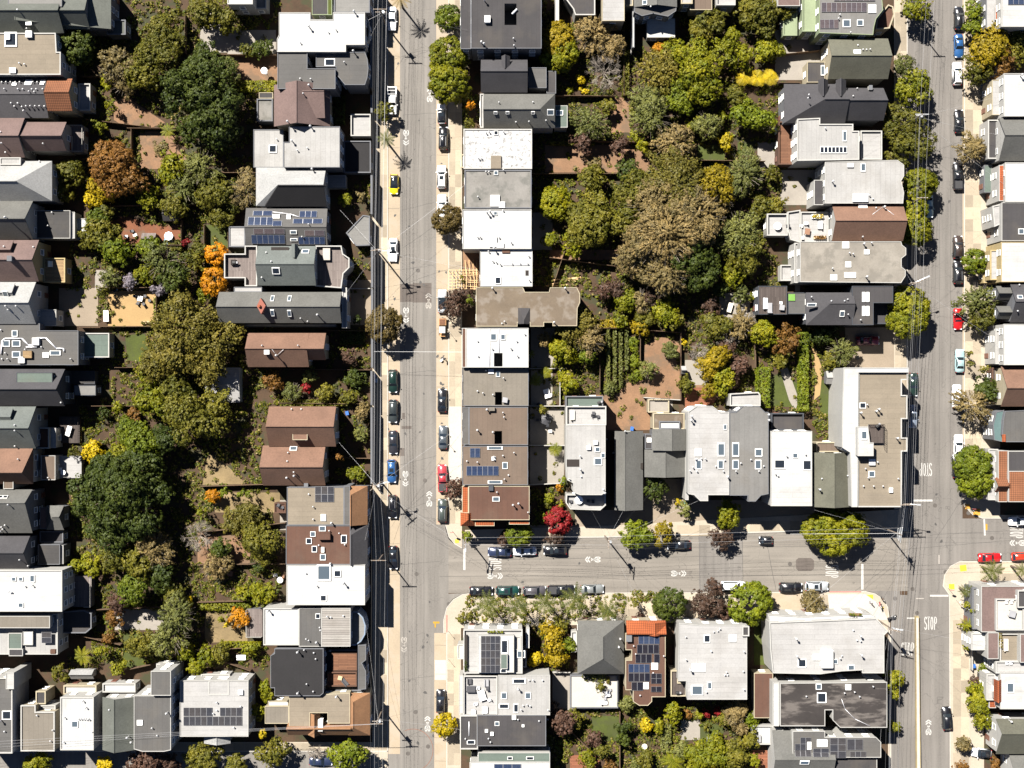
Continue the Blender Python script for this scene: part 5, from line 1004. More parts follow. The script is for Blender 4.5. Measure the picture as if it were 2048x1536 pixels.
h.gable(1656, 77, 1776, 158, 7.8, 10, 111, 'x', 'os').flat((1614, 124, 1650, 165), 4.6, 'dk', .15, 'Wcr').box('roof_vent', 1714, 104, 14, 8, .3, wp).vent((1725, 100), (1732, 100), (1739, 100), (1715, 91)).sky((1645, 141, 7, 20))
h = H('dark complex hip roof', 'dark complex hip roof with two ridge-top dormers', 'ew', 'Wgy')
h.gable(1568, 168, 1690, 246, 7.4, 10, 198, 'x', 'ds', ha=1650).gable(1686, 176, 1767, 241, 7.4, 9.8, 200, 'x', 'ds').gable(1637, 160, 1656, 196, 9.2, 10.4, 1647, 'y', 'ds', sides='').gable(1672, 160, 1692, 196, 9.2, 10.4, 1682, 'y', 'ds', sides='').chim(1738, 178, 6, 8, 1.2, 'Wwh').vent((1617, 190), (1615, 197), (1705, 193), (1713, 178))
h = H('light ribbed roof with glass strip', 'light grey flat roof with long multi-pane skylight strip', 'ew', 'Wwh')
h.flat([(1594, 238), (1640, 236), (1640, 248), (1706, 248), (1706, 262), (1718, 262), (1718, 320), (1594, 322)], 9, 'ly', .25).flat((1720, 262, 1763, 320), 6, 'lg', .5).flat((1556, 244, 1590, 330), 3.6, 'wb', .6, 'Wbr').sky((1689, 272, 7, 21)).vent((1645, 245), (1650, 257))
for k in range(7): h.sky((1644 + k * 7.6, 300, 7.4, 13, 'd'))
h = H('smooth pale flat roof with bay', 'smooth pale flat roof with angled street bay', 'ew', 'Wwh')
h.flat([(1650, 324), (1795, 320), (1808, 330), (1808, 352), (1802, 362), (1808, 385), (1806, 407), (1650, 407)], 9, 'ly', .08).flat((1628, 360, 1650, 410), 7, 'dk', .1).sky((1726, 335, 9, 16)).box('vent_box', 1700, 331, 12, 8, .4, gal).box('roof_hatch', 1720, 396, 30, 16, .5, gal).stack((1664, 364)).vent((1738, 391), (1745, 398))
h = H('brown gable with white sun terrace', 'brown gabled house with white terrace and garden furniture behind', 'ew', 'Wwh')
h.gable(1664, 408, 1806, 482, 7.8, 10, 441, 'x', 'bs').flat((1600, 424, 1656, 486), 4.4, 'lg', .5, 'Wwh').flat((1533, 428, 1574, 472), 3.6, 'lg', .7, 'Wwh').flat([(1574, 424), (1600, 420), (1600, 486), (1580, 480), (1574, 460)], 4, 'lg', .5, 'Wwh').box('skylight_dome', 1725, 412, 17, 9, .4, wp).stack((1766, 415)).vent((1751, 416), (1724, 474)).duct([(1745, 429), (1766, 413), (1788, 430)], .03, 'aerial')
h = H('mottled concrete-grey flat roof', 'long mottled concrete-grey flat roof with scattered domes', 'ew', 'Wwh')
h.flat([(1600, 483), (1802, 483), (1804, 490), (1812, 496), (1812, 510), (1803, 517), (1803, 534), (1811, 540), (1811, 552), (1802, 566), (1600, 564)], 9, 'sq', .1).flat((1588, 486, 1600, 566), 6, 'lg', .4).sky((1696, 529, 11, 11, 'w'), (1700, 550, 22, 10, 'w'), (1667, 555, 13, 11, 'w'), (1733, 504, 10, 9, 'w'), (1691, 490, 13, 13, 'w')).stack((1726, 488), (1731, 554)).vent((1742, 486), (1664, 537), (1698, 506), (1705, 508)).flat((1560, 530, 1586, 562), 2.5, 'lg', .5, 'Wwh')
h = H('slate hip roof with paired skylights', 'slate hip-roofed house with paired skylights and rear roof deck', 'ew', 'Wdg')
h.gable(1612, 585, 1706, 650, 7.8, 9.2, 607, 'x', 'ds', ha=1660).flat([(1704, 572), (1786, 572), (1786, 606), (1747, 606), (1747, 650), (1704, 650)], 8.4, 'dk', .12).flat((1749, 608, 1774, 648), 5, 'dk', .3).sky((1727, 594, 6, 19, 'w'), (1735, 594, 6, 19, 'w'), (1727, 622, 6, 19, 'w'), (1735, 622, 6, 19, 'w'), (1623, 609, 18, 6), (1684, 627, 9, 12)).vent((1622, 594), (1662, 602), (1688, 602), (1695, 629), (1694, 599), (1720, 640)).flat((1516, 572, 1574, 629), 6.4, 'wk', .12, 'Wdg').flat((1576, 585, 1612, 628), 6.0, 'gy', .1).box('spiral_hatch', 1583, 595, 13, 13, .25, plain('lime_green', (.09, .2, .03), .5))

# ------------------------------------------------------------------ east side of the right street
h = H('white roof with corner solar', 'white flat roof with solar panels in the top right corner', 'w', 'Wwh')
h.flat((2002, -60, 2200, 54), 9, 'wh', .2).solar(2016, -8, 2080, 9, 6, 1, 'b').flat((1972, -60, 2002, 58), 6, 'lg', .1, 'Wgy').flat((1990, 14, 2000, 40), 6.6, 'tl', .05)
h = H('white-speckled roof on the right', 'white speckled flat roof at the right edge above grey gable', 'w', 'Wwh')
h.flat((2007, 147, 2200, 233), 8.6, 'wh', .15).flat((1984, 160, 2006, 230), 6, 'lg', .1, 'Wcr').stack((2040, 152))
h = H('grey gable at right edge', 'grey gable with white street front at the right edge', 'w', 'Wwh')
h.gable(1998, 236, 2200, 322, 7.6, 10, 270, 'x', 'gs').flat((1975, 240, 1996, 318), 5, 'dk', .3, 'Wwh')
h = H('white roof with red tile strip', 'white flat roof with a strip of red tiles along the street', 'w', 'Wwh')
h.flat((2010, 325, 2200, 404), 8.6, 'wh', .1).flat((1998, 330, 2008, 402), 7.6, 'tl', .03).flat((1968, 330, 1984, 385), 3, 'te', .05, 'Wgy')
h = H('dark grey roof at right edge', 'dark grey flat roof at right edge above the yellow house', 'w', 'Wwh')
h.flat((2003, 405, 2200, 482), 8.4, 'dk', .1).sky((2042, 463, 11, 11)).flat([(1984, 412), (2002, 408), (2002, 448), (1988, 454)], 7, 'lg', .2, 'Wwh')
h = H('white roof with yellow front', 'white flat roof with cheerful yellow street front', 'w', 'Wye')
h.flat((2002, 484, 2200, 564), 8.6, 'wh', .1).flat((1980, 500, 2001, 560), 6, 'lg', .2, 'Wye').flat((1966, 538, 1988, 566), 3, 'lg', .3, 'Wye')
h = H('dark gable with dormers', 'dark gable with small white front dormers at right edge', 'w', 'Wgy')
h.gable(2020, 566, 2200, 645, 7.8, 10, 603, 'x', 'ds').gable(1992, 572, 2024, 600, 6.8, 8, 586, 'x', 'gs').gable(1992, 612, 2022, 638, 6.8, 8, 624, 'x', 'gs').sky((2040, 595, 10, 9)).vent((2037, 570), (2034, 622))
h = H('cream-white flat roof', 'cream-white flat roof below the dark dormered gable', 'w', 'Wwh')
h.flat((2007, 648, 2200, 730), 8.8, 'wh', .1).flat((1990, 660, 2006, 728), 6, 'lg', .3)
h = H('terracotta shingled roof', 'terracotta-brown shingled roof at the right edge', 'w', 'Wcr')
h.gable(2002, 733, 2200, 813, 7, 9.4, 776, 'x', 'bs').flat((1983, 735, 1998, 770), 3, 'wk', .4, 'Wbr')
h = H('grey barrel-fronted roof', 'grey roof with rounded teal front and red corner tiles', 'w', 'Wgy')
h.flat([(2010, 822), (2200, 815), (2200, 884), (2010, 884), (2004, 870), (2006, 840)], 7.6, 'gry', .1).flat([(1992, 824), (2008, 820), (2003, 845), (2006, 884), (1988, 880), (1986, 850)], 6.6, 'tq', .1, 'Wgy').box('tile_cap', 2009, 823, 6, 9, .4, 'tl').box('tile_cap', 2007, 876, 6, 14, .4, 'tl')
h = H('red-tiled corner house', 'corner house with red clay tiles round a grey flat roof', 'ws', 'Wwh')
h.flat((2016, 902, 2200, 1000), 7.8, 'dk', .1).flat((1996, 901, 2017, 1004), 7.2, 'tb', .03).flat((2017, 942, 2200, 1004), 8.2, 'tb', .03).gable(1990, 955, 2030, 985, 7, 8.4, 972, 'x', 'tb', hb=2016).flat((1976, 898, 1996, 1000), 5.5, 'lg', .2)
h = H('mauve house with roof patio', 'mauve-roofed house with a cluttered white roof patio', 'wn', 'Wwh')
h.flat((1962, 1172, 2200, 1264), 7.6, 'ms', .15).flat((1990, 1197, 2046, 1260), 7.9, 'cwh', .5).flat((2034, 1180, 2200, 1215), 8.6, 'dk', .4).flat((1944, 1175, 1961, 1258), 5, 'mg', .3, 'Wgy')
h = H('white split-roof house with terrace', 'white house with mauve roof strip and planted terrace', 'wn', 'Wwh')
h.flat((1975, 1265, 1997, 1318), 7.8, 'ms', .1).flat((1998, 1266, 2044, 1322), 6.6, 'tn', .6).flat((2040, 1268, 2200, 1325), 8.4, 'ms', .1).flat((1942, 1266, 1974, 1300), 6, 'wh', .2).flat((1990, 1322, 2200, 1346), 7, 'lg', .4)
h = H('white roof with red tile ridge', 'white flat roof with short red tile ridges at lower right', 'wn', 'Wwh')
h.flat((2000, 1345, 2200, 1418), 7.6, 'wh', .15).sky((2020, 1375, 14, 20)).gable(1988, 1358, 2006, 1402, 7, 8.2, 1997, 'y', 'tl').flat((1972, 1348, 1990, 1400), 5, 'lg', .3).flat((1978, 1402, 1992, 1416), 4.5, 'tl', .05)
h = H('olive-grey gable by white car', 'olive-grey gable roof beside the parked white car', 'wn', 'Wwh')
h.gable(1992, 1438, 2200, 1508, 6.6, 9, 1468, 'x', 'os').gable(2018, 1507, 2200, 1580, 5.6, 7.6, 1545, 'x', 'gs').stack((2018, 1440))

# ------------------------------------------------------------------ south block
h = H('white modern house with glass and solar', 'white modern house with large solar array and glazed roof strips', 'nw', 'Wwh')
h.flat((927, 1258, 1045, 1346), 6.8, 'lg', .55).flat((955, 1270, 1028, 1345), 8.2, 'wh', .08).solar(962, 1272, 1000, 1345, 4, 5, 'g', .2).sky((1009, 1293, 13, 28, 'd'), (1007, 1342, 12, 6, 'd')).flat((1001, 1308, 1015, 1338), 8.9, 'te', .05).flat((1032, 1300, 1053, 1334), 5, 'mg', .4).sky((1042, 1308, 16, 14)).flat((915, 1288, 928, 1318), 4, 'cwh', .2, 'Wwh').flat((1020, 1272, 1042, 1300), 7.0, 'cwh', .2).flat((1052, 1255, 1059, 1296), 5, 'wh', .1).box('planter', 932, 1300, 6, 60, .7, 'dkf')
h = H('pale roof with furnished terrace', 'pale flat roof with a furnished street-side roof terrace', 'we', 'Wwh')
h.flat((996, 1350, 1100, 1430), 7.4, 'ly', .12).flat((927, 1350, 995, 1430), 6.6, 'lg', .7).sky((1038, 1362, 26, 9, 'd'), (1008, 1391, 11, 13), (1056, 1391, 11, 13), (1008, 1412, 20, 9, 'd'), (1032, 1416, 9, 17, 'd')).stack((1036, 1376)).vent((1058, 1360), (1066, 1359), (1085, 1360), (1046, 1410), (1054, 1408), (1060, 1411), (1096, 1419), (1042, 1418)).flat((918, 1350, 926, 1430), 5, 'cwh', .1)
h = H('charcoal roof with skylight frame', 'charcoal flat roof with white ladder frame and vents', 'we', 'Wgy')
h.flat((954, 1430, 1092, 1492), 7.6, 'dk', .08).flat((920, 1430, 956, 1498), 7.0, 'dk', .3, 'Wwh').sky((994, 1447, 9, 8), (942, 1484, 16, 8, 'd')).box('vent_box', 973, 1461, 6, 6, .4, wp).box('vent_box', 984, 1467, 6, 7, .4, wp).box('vent_box', 1046, 1451, 5, 5, .3, wp).vent((977, 1476), (981, 1483), (1036, 1438), (1078, 1441), (931, 1476)).box('air_unit', 1028, 1434, 8, 8, .6, wp).box('dish', 1094, 1437, 7, 5, .4, wp).duct([(938, 1443), (938, 1472)], .08)
h = H('green-edged white roof', 'white roof edged in pale green with solar at the bottom', 'we', 'Wwh')
h.flat((956, 1505, 1100, 1524), 6.8, 'te', .05).flat((940, 1524, 1100, 1640), 7.4, 'wh', .1).solar(988, 1528, 1042, 1540, 3, 1, 'b').sky((1020, 1516, 10, 6, 'd'), (1060, 1516, 15, 6, 'd'))
h = H('grey pyramid hip roof', 'grey shingled pyramid-hipped house beside the palms', 'nw', 'Wcr')
h.gable(1155, 1241, 1248, 1348, 5.6, 8.2, 1206, 'y', 'gs', ha=1274, hb=1318).stack((1240, 1276), (1237, 1292)).flat((1142, 1262, 1154, 1304), 3, 'wh', .4, 'Wwh').flat((1140, 1350, 1236, 1416), 2.2, 'cwh', .2, 'Wgy')
h = H('narrow brown roof full of solar', 'narrow brown roof full of black solar panels, orange tiles in front', 'ns', 'Wcr')
h.flat([(1251, 1270), (1331, 1270), (1331, 1394), (1304, 1394), (1304, 1403), (1296, 1411), (1278, 1411), (1266, 1403), (1266, 1380), (1251, 1380), (1251, 1320), (1263, 1320), (1263, 1300), (1251, 1300)], 7.4, 'br', .1, pm='Wcr').gable(1252, 1241, 1331, 1271, 6.6, 7.9, 1268, 'x', 'ti').gable(1284, 1244, 1332, 1270, 7.2, 8.2, 1310, 'y', 'ti', sides='')
h.solar(1277, 1271, 1319, 1288, 4, 1, 'b').solar(1274, 1289, 1318, 1307, 4, 1, 'k').solar(1271, 1308, 1303, 1326, 3, 1, 'k').solar(1308, 1308, 1319, 1326, 1, 1, 'k').solar(1257, 1328, 1299, 1345, 4, 1, 'b').solar(1257, 1346, 1300, 1363, 4, 1, 'k').solar(1302, 1347, 1323, 1367, 2, 2, 'k').solar(1263, 1364, 1286, 1381, 2, 1, 'k').solar(1302, 1373, 1323, 1384, 2, 1, 'k').sky((1309, 1332, 13, 13, 'w'), (1292, 1371, 10, 13, 'w')).vent((1267, 1291), (1327, 1311), (1306, 1345), (1280, 1390), (1271, 1307)).chim(1257, 1275, 10, 11, 1, 'Wcr')
h = H('square pale-grey flat roof', 'square pale-grey flat roof between the driveways of the cross street', 'ns', 'Wwh')
h.flat([(1358, 1246), (1400, 1250), (1490, 1250), (1494, 1262), (1494, 1399), (1374, 1399), (1372, 1362), (1356, 1362)], 8, 'lg', .12).sky((1414, 1277, 12, 15, 'd'), (1465, 1276, 14, 14, 'w'), (1397, 1335, 26, 16, 'w'), (1394, 1380, 23, 19), (1419, 1371, 8, 14)).vent((1371, 1273), (1371, 1318), (1422, 1302), (1427, 1263), (1435, 1261), (1439, 1257), (1487, 1302), (1486, 1342), (1487, 1378), (1452, 1343), (1455, 1349), (1449, 1349), (1412, 1383)).stack((1379, 1338)).flat([(1341, 1340), (1356, 1340), (1356, 1364), (1372, 1364), (1372, 1392), (1341, 1392)], 5, 'wk', .4, 'Wcr').flat((1484, 1252, 1498, 1272), 8.3, 'dk', .3)
h = H('big pale corner roof with point', 'big pale flat roof with pointed corner at the crossroads', 'en', 'Wwh')
h.flat([(1538, 1244), (1752, 1236), (1776, 1262), (1768, 1270), (1768, 1346), (1724, 1346), (1724, 1340), (1684, 1342), (1640, 1348), (1545, 1346), (1540, 1300)], 9, 'lg', .25).sky((1604, 1326, 16, 16, 'd'), (1671, 1323, 8, 9), (1702, 1335, 13, 10)).box('stair_hut', 1652, 1316, 22, 34, 1.2, wp).box('vent_box', 1632, 1314, 14, 11, .4, wp).stack((1719, 1270), (1590, 1275), (1720, 1308), (1592, 1310)).vent((1713, 1280), (1720, 1281), (1706, 1260), (1683, 1311), (1679, 1316), (1640, 1330)).flat([(1536, 1229), (1608, 1233), (1740, 1227), (1752, 1233), (1752, 1236), (1538, 1244)], 8, 'wh', .15)
h = H('small brown lean-to roof', 'small plain brown flat roof wedged beside the pale corner roof', 'n', 'Wcr')
h.flat((1508, 1346, 1546, 1436), 4, 'br', .05)
h = H('weathered black flat roof', 'weathered black flat roof streaked with pale scuffs', 'en', 'Wwh')
h.flat([(1560, 1366), (1774, 1364), (1774, 1455), (1680, 1455), (1665, 1440), (1665, 1420), (1650, 1420), (1650, 1452), (1560, 1452)], 8.4, 'sb', .15, pm='Wwh').sky((1696, 1374, 11, 11, 'w'), (1637, 1373, 11, 11), (1643, 1395, 18, 20, 'd')).vent((1688, 1385), (1708, 1383), (1718, 1392), (1612, 1392), (1745, 1372)).duct([(1683, 1398), (1690, 1418), (1710, 1438), (1740, 1452)], .04).flat((1545, 1364, 1558, 1452), 7.4, 'wh', .15)
h = H('grey house with solar grid', 'grey roofed house with a broken grid of solar panels', 'en', 'Wwh')
h.gable(1545, 1461, 1665, 1560, 6.6, 8.6, 1520, 'x', 'gs').flat([(1585, 1462), (1650, 1462), (1650, 1474), (1752, 1474), (1762, 1484), (1762, 1515), (1585, 1515)], 8.7, 'gy', .1).solar(1590, 1475, 1622, 1513, 3, 3, 'g', skip=((0, 0),)).solar(1660, 1476, 1692, 1516, 2, 3, 'g').solar(1694, 1478, 1726, 1500, 2, 1, 'g').solar(1626, 1497, 1658, 1514, 2, 2, 'g').solar(1700, 1503, 1732, 1514, 3, 1, 'g').sky((1644, 1486, 20, 14, 'w'), (1618, 1491, 8, 15, 'w'), (1609, 1524, 18, 10), (1668, 1524, 40, 14)).flat((1640, 1510, 1754, 1640), 7.6, 'dk', .1).flat((1504, 1450, 1546, 1488), 2.6, 'wh', .5, 'Wwh')
# ------------------------------------------------------------------ trees: (x, y, radius px, kind[, height m])
T = """155 95 33 d 8 s;240 130 34 k 8;285 150 38 o 8;318 95 46 o 9;335 55 32 o 7;250 168 24 k 6;215 165 16 l 4;400 165 60 d 14;432 218 56 d 13;362 195 46 d 11;445 262 40 d 10;408 128 36 d 11;385 245 34 d 9;
225 330 54 b 9;258 358 42 b 8;208 378 32 z 6;188 398 20 Y 4;292 388 27 l 5;140 346 30 o 5;348 338 32 l 6;366 380 30 w 6;402 332 34 w 7;436 388 36 o 7;492 378 36 k 7;472 408 22 o 5;320 300 16 k 4;130 388 22 o 4;
456 140 25 w 5;410 25 38 o 7;452 38 26 o 6;515 100 18 d 3.5;530 95 16 d 3.5;495 102 15 o 3.4;225 215 11 l;196 250 10 l;208 258 12 l;345 415 30 o 6;440 430 24 o 5;300 405 22 l 5;
202 470 34 o 7;232 500 32 g 7;190 442 22 g 5;215 425 18 o 4;330 520 40 w 8;290 548 22 l 5;345 556 30 d 8;220 556 20 w 4;262 562 16 v 3.4;320 576 16 v 3.4;205 578 11 o;392 525 20 o 4;395 500 16 o 4;375 485 9 r;175 480 20 o 4;300 500 26 g 6;
433 508 21 a 4.5 s;429 563 25 a 5 s;414 588 18 l 4;375 655 62 c 13;328 718 46 c 10;432 690 48 c 12;412 730 38 c 10;298 742 28 l 6;452 650 30 c 8;365 705 46 c 12;345 640 34 c 9;
386 834 54 o 11;312 800 38 l 8;428 812 36 o 9;352 782 34 o 9;206 825 14 d 3;236 817 13 l;266 830 15 b 3.4;190 906 25 Y 3.6;150 902 12 o;236 905 22 l 4;285 880 40 g 9;332 878 32 d 8;255 862 26 g 7;
240 985 72 d 15;188 1000 48 d 12;278 1022 52 d 13;222 1062 44 d 11;285 932 40 d 11;208 940 38 d 10;310 985 30 d 9;
308 1100 36 k 8;276 1122 34 o 8;226 1120 26 o 6;182 1130 22 l 4.5;150 1132 17 l 4;270 1176 36 g 8;236 1206 21 n 5;230 1234 20 b 4.6;348 1192 22 o 6;352 1232 38 w 9;342 1272 38 w 8;372 1205 14 Y 3.4;320 1150 30 d 7;
428 990 14 a 3.6;408 1022 9 l;470 1045 27 c 5;520 1082 40 o 7;497 1030 26 c 5;440 1096 20 d 5;455 1125 18 k 4;430 1132 26 k 5;450 985 11 g;485 987 8 g;503 987 8 g;
485 1186 15 l 4;526 1186 26 l 5;516 1140 13 d 3.4;478 1240 21 a 4.5;448 1234 7 l;456 1246 5 Y;280 1292 28 o 6;236 1336 17 l 3.6;392 1332 18 l 4;415 1310 20 l 4;440 1300 22 o 4;300 1285 20 o 4;370 1300 20 l 4;500 1300 16 l 4;
120 1346 18 o 4;206 1300 12 l;216 1276 14 b 3;533 1384 20 l 5;516 1420 18 l 5;530 1464 10 Y;548 1508 31 o 6;696 1515 40 g 8;410 1516 36 o 7;75 1526 28 l 5;210 1527 18 Y 4;290 1522 44 n 7;335 1530 24 n 5;470 1530 20 o 5;
700 713 16 n 3.4;620 750 16 w 3.6;586 786 20 w 4;546 762 23 b 4.4;612 776 12 r 3;650 786 20 o 4;708 758 18 d 3.6;700 796 18 o 3.6;720 868 15 w 3.4;726 822 18 k 4;715 946 17 l 3.6;690 400 14 l 3.4;720 396 12 k;680 912 9 b;718 640 10 d;
766 222 20 o 5;768 648 34 u 7 s;897 36 25 g 6 s;898 112 37 l 7 s;899 168 38 l 7 s;885 140 26 l 6 s;895 440 28 u 6 s;912 606 28 n 6;905 978 23 n 5;888 1448 22 Y 5 s;934 1072 13 g 3.4;940 212 10 a;938 246 10 o;925 560 8 o;940 600 10 g;
1116 82 32 z 7 s;1112 120 28 l 6 s;1128 105 26 l 7 s;1190 70 38 k 7;1222 95 26 k 6;1160 158 11 Y 2.5;1168 182 8 Y 1.5;1140 182 8 l 1.5;1180 246 34 w 7;1166 292 24 n 6;1180 360 28 o 6;1110 405 31 l 6 s;1176 462 44 o 9;1186 422 38 o 8;1148 490 26 l 6;1160 440 34 o 8;1100 480 16 l 4;1230 30 20 k 6;1215 215 16 o 4;1190 330 16 k 4;
1425 42 28 o 6;1400 60 24 o 5;1530 30 36 o 7;1500 22 28 o 6;1560 18 24 o 6;1322 98 17 a 4;1320 142 36 c 7;1396 128 46 l 9;1392 165 44 l 9;1440 112 32 l 7;1480 112 28 l 6;1530 106 26 l 5;1352 104 26 l 6;1560 100 14 l 4;1465 75 18 l 5;
1300 232 44 w 8;1288 205 34 w 7;1362 200 32 g 7;1415 246 25 w 6;1490 226 28 g 7;1522 238 28 g 7;1408 188 24 d 6;1340 178 24 o 6;1470 195 22 o 5;1452 286 17 Y 4;1345 286 38 k 7;1260 346 29 d 6;1270 272 12 l 3.4;1286 292 14 l 3.6;1486 346 40 w 8;1385 250 18 l 4;1320 265 20 o 5;1440 240 14 l 3.4;1545 345 18 o 4;1240 290 20 n 5;
1352 376 66 c 11;1305 415 56 k 12;1332 470 68 k 14;1392 430 54 k 13;1290 492 48 k 12;1385 505 50 d 12;1418 376 46 z 9;1270 385 40 o 9;1404 545 38 d 10;1330 548 42 k 11;1250 440 30 o 9;1262 520 30 k 9;1360 420 50 k 13;1440 400 26 k 8;
1480 470 44 w 9;1490 512 38 o 8;1470 545 24 l 6;1255 606 24 l 5;1282 602 24 k 5;1230 578 22 n 5;1332 622 28 l 6;1352 642 20 o 5;1310 590 22 n 6;1440 580 16 d 4;1482 592 18 w 4;1498 596 10 l 3;1520 415 22 o 4;1550 415 18 o 4;1210 580 20 n 5;1290 640 20 o 4;1240 640 16 l 4;1280 655 18 z 4;
1422 612 18 n 5;1432 652 28 o 6;1482 648 28 k 6;1526 668 30 l 7;1572 682 30 b 6;1432 722 34 z 6;1446 762 27 l 5;1366 686 6 Y;1342 700 17 w 3.6;1300 738 19 w 3.4;1268 690 16 g 2;1270 720 15 g 1.6;1272 750 14 g 1.6;1452 700 20 n 5;1480 730 24 n 5;1462 760 16 n 4;1375 770 18 o 4;1420 780 16 z 4;1560 720 18 o 4;
1150 650 38 c 8;1125 702 27 l 5;1178 676 32 k 7;1138 762 22 l 4;1090 680 16 k 4;1175 712 20 g 5;1112 725 12 l 3;1220 780 14 w 3;
1310 976 27 d 6;1366 1020 16 w 4;1356 1004 6 Y 1.5;1262 1078 24 g 6;1288 1070 22 g 6;1270 1055 20 g 6;1327 1066 22 z 5;1452 1028 30 l 6;1446 1072 24 n 5;1640 1060 32 l 7 s;1700 1058 32 l 7 s;1668 1082 30 l 7 s;1665 1048 28 l 7 s;1715 1070 22 l 6;
1116 1042 25 r 5 s;1036 1066 26 g 5 s;1010 1078 16 n 4;1082 1032 12 g 3;1100 996 13 l 3;1120 1010 10 l 2;1120 975 9 a 2;1095 1010 9 o 2;1085 820 10 o;1125 960 9 g;1108 1075 18 n 4;
1830 15 31 l 7;1806 130 26 w 6;1820 180 39 l 8;1814 248 42 o 8;1820 292 44 o 8;1838 368 31 l 7 s;1825 420 28 l 7 s;1830 460 31 l 7 s;1812 480 16 l 6;1814 612 38 l 8 s;1812 645 34 l 8 s;1826 628 32 l 8 s;1682 702 29 w 5;1640 672 22 d 5;1658 665 18 d 5;1660 720 18 o 4;1945 30 24 g 6;1945 60 20 g 6;1972 92 44 z 8;1950 138 28 o 7;2000 120 32 b 7;2036 76 24 o 7;2030 110 24 o 6;1944 300 30 k 6;1951 524 24 g 5 s;1975 525 10 o;1952 604 36 w 7;1965 632 28 o 6;1944 812 38 k 7;1970 785 26 d 6;1945 930 36 g 7 s;1950 962 32 g 7 s;1930 945 22 g 6;1936 706 5 o;1936 726 7 o;1965 738 9 o;
1955 1392 26 l 4;1968 1440 22 l 4;1960 1415 22 l 4;1925 1488 17 k 4;1788 1358 19 l 5;1786 1385 12 l 4;1786 1452 13 l 4;1928 1250 10 l;1936 1215 11 l;1964 1338 11 g 2;1930 1292 6 l;1950 1370 16 n 1.5;1940 1380 9 l 2;1988 1530 14 b 2;1925 1535 16 b 3;
1340 1206 32 d 6 s;1412 1205 32 n 6;1432 1175 16 n 5;1448 1222 16 n 4;1498 1206 40 g 7 s;1624 1205 26 k 5;1106 1282 26 z 6;1112 1314 22 z 5;1074 1316 18 Y 3.6;1122 1250 15 o 4;1132 1290 20 g 5;1095 1256 18 z 5;1268 1204 10 o;1278 1234 12 n 1.5;925 1235 12 o 2;940 1230 9 o;
1190 1346 20 w 3.6;1200 1370 10 o;1122 1442 28 n 6;1100 1420 18 n 5;1150 1436 18 o 4;1188 1478 18 n 3.6;1176 1518 18 l 3.4;1205 1500 14 o;1252 1408 18 w 3.6;1248 1452 16 d 5;1246 1478 14 d 5;1292 1450 15 Y 3.4;1342 1426 22 l 6;1318 1452 14 l 3.4;1376 1428 10 b 2;1398 1432 11 l 2.4;1412 1424 10 r 2;1436 1422 10 r 2;1470 1426 24 k 5;1452 1440 16 o 3.4;1502 1440 16 g 4;1480 1455 16 k 4;1415 1455 9 o 1.4;1437 1468 8 w 1.2;
1432 1502 33 l 6;1396 1512 32 l 6;1470 1510 28 o 6;1500 1480 18 o 5;1290 1516 18 o 4;1420 1530 24 z 5;1455 1525 22 l 5;1360 1500 18 w 4;1505 1520 14 l 4;1270 1535 14 w 3;1220 1530 14 b 3;1130 1468 8 g 2"""
for e in T.replace('\n', '').split(';'):
    f = e.split(); sm = f[-1] == 's'; f = f[:-1] if sm else f
    tree(float(f[0]), float(f[1]), float(f[2]), f[3], float(f[4]) if len(f) > 4 else None, smooth=sm)
for a in ((395, 1075, 42, 7), (1210, 140, 46, 8), (1400, 705, 24, 5), (630, 1505, 20, 4), (1458, 672, 36, 6), (1500, 640, 22, 5)): bare(*a)
for a in ((335, 262, 16, 'l', 3), (165, 1312, 22, 'l', 3.4), (772, 278, 20, 'p', 6), (974, 1212, 30, 'p', 7), (1035, 1212, 27, 'p', 7), (1090, 1208, 26, 'p', 7), (1150, 1198, 32, 'p', 7), (1215, 1220, 26, 'p', 6), (1985, 1142, 26, 'p', 6), (1932, 1182, 16, 'p', 4), (2044, 1140, 16, 'p', 6), (1938, 1250, 18, 'l', 4), (1345, 1522, 26, 'l', 3), (800, -4, 22, 'k', 7), (1062, 708, 10, 'l', 2.4)): palm(*a)
for a in ((1488, 155, 17, 'Y', 2.6), (1513, 155, 19, 'Y', 2.8), (1540, 154, 18, 'Y', 2.8), (1110, 900, 14, 'l', 2.6), (1072, 760, 14, 'l', 3), (1092, 745, 12, 'l', 3)): palm(*a, n=11, name='tree_fern', cat='fern', wide=.42, what='tree fern')
for a in ((468, 161, 552, 182, 1.6, 'l'), (395, 1206, 502, 1220, 1.4, 'l'), (1515, 735, 1540, 815, 2.6, 'g'), (1600, 665, 1617, 822, 2.6, 'g'), (1323, 1448, 1342, 1504, 1.4, 'w'), (330, 480, 362, 500, 1.4, 'o'), (250, 488, 330, 500, 1.2, 'o'), (1100, 283, 1190, 289, 1.2, 'o'), (440, 1285, 520, 1296, 1.4, 'l'), (560, 800, 700, 812, 1.5, 'o'), (665, 190, 688, 246, 1.8, 'd'), (1246, 100, 1258, 190, 1.6, 'o'), (1200, 640, 1300, 658, 1.2, 'z'), (680, 660, 728, 688, .8, 'd'), (692, 742, 732, 770, 1.0, 'd')): hedge(*a)
for x in (1217, 1230, 1242, 1254): hedge(x - 2.6, 660, x + 2.6, 776 if x < 1250 else 740, 1.8, 'w', 'vine row on a trellis')
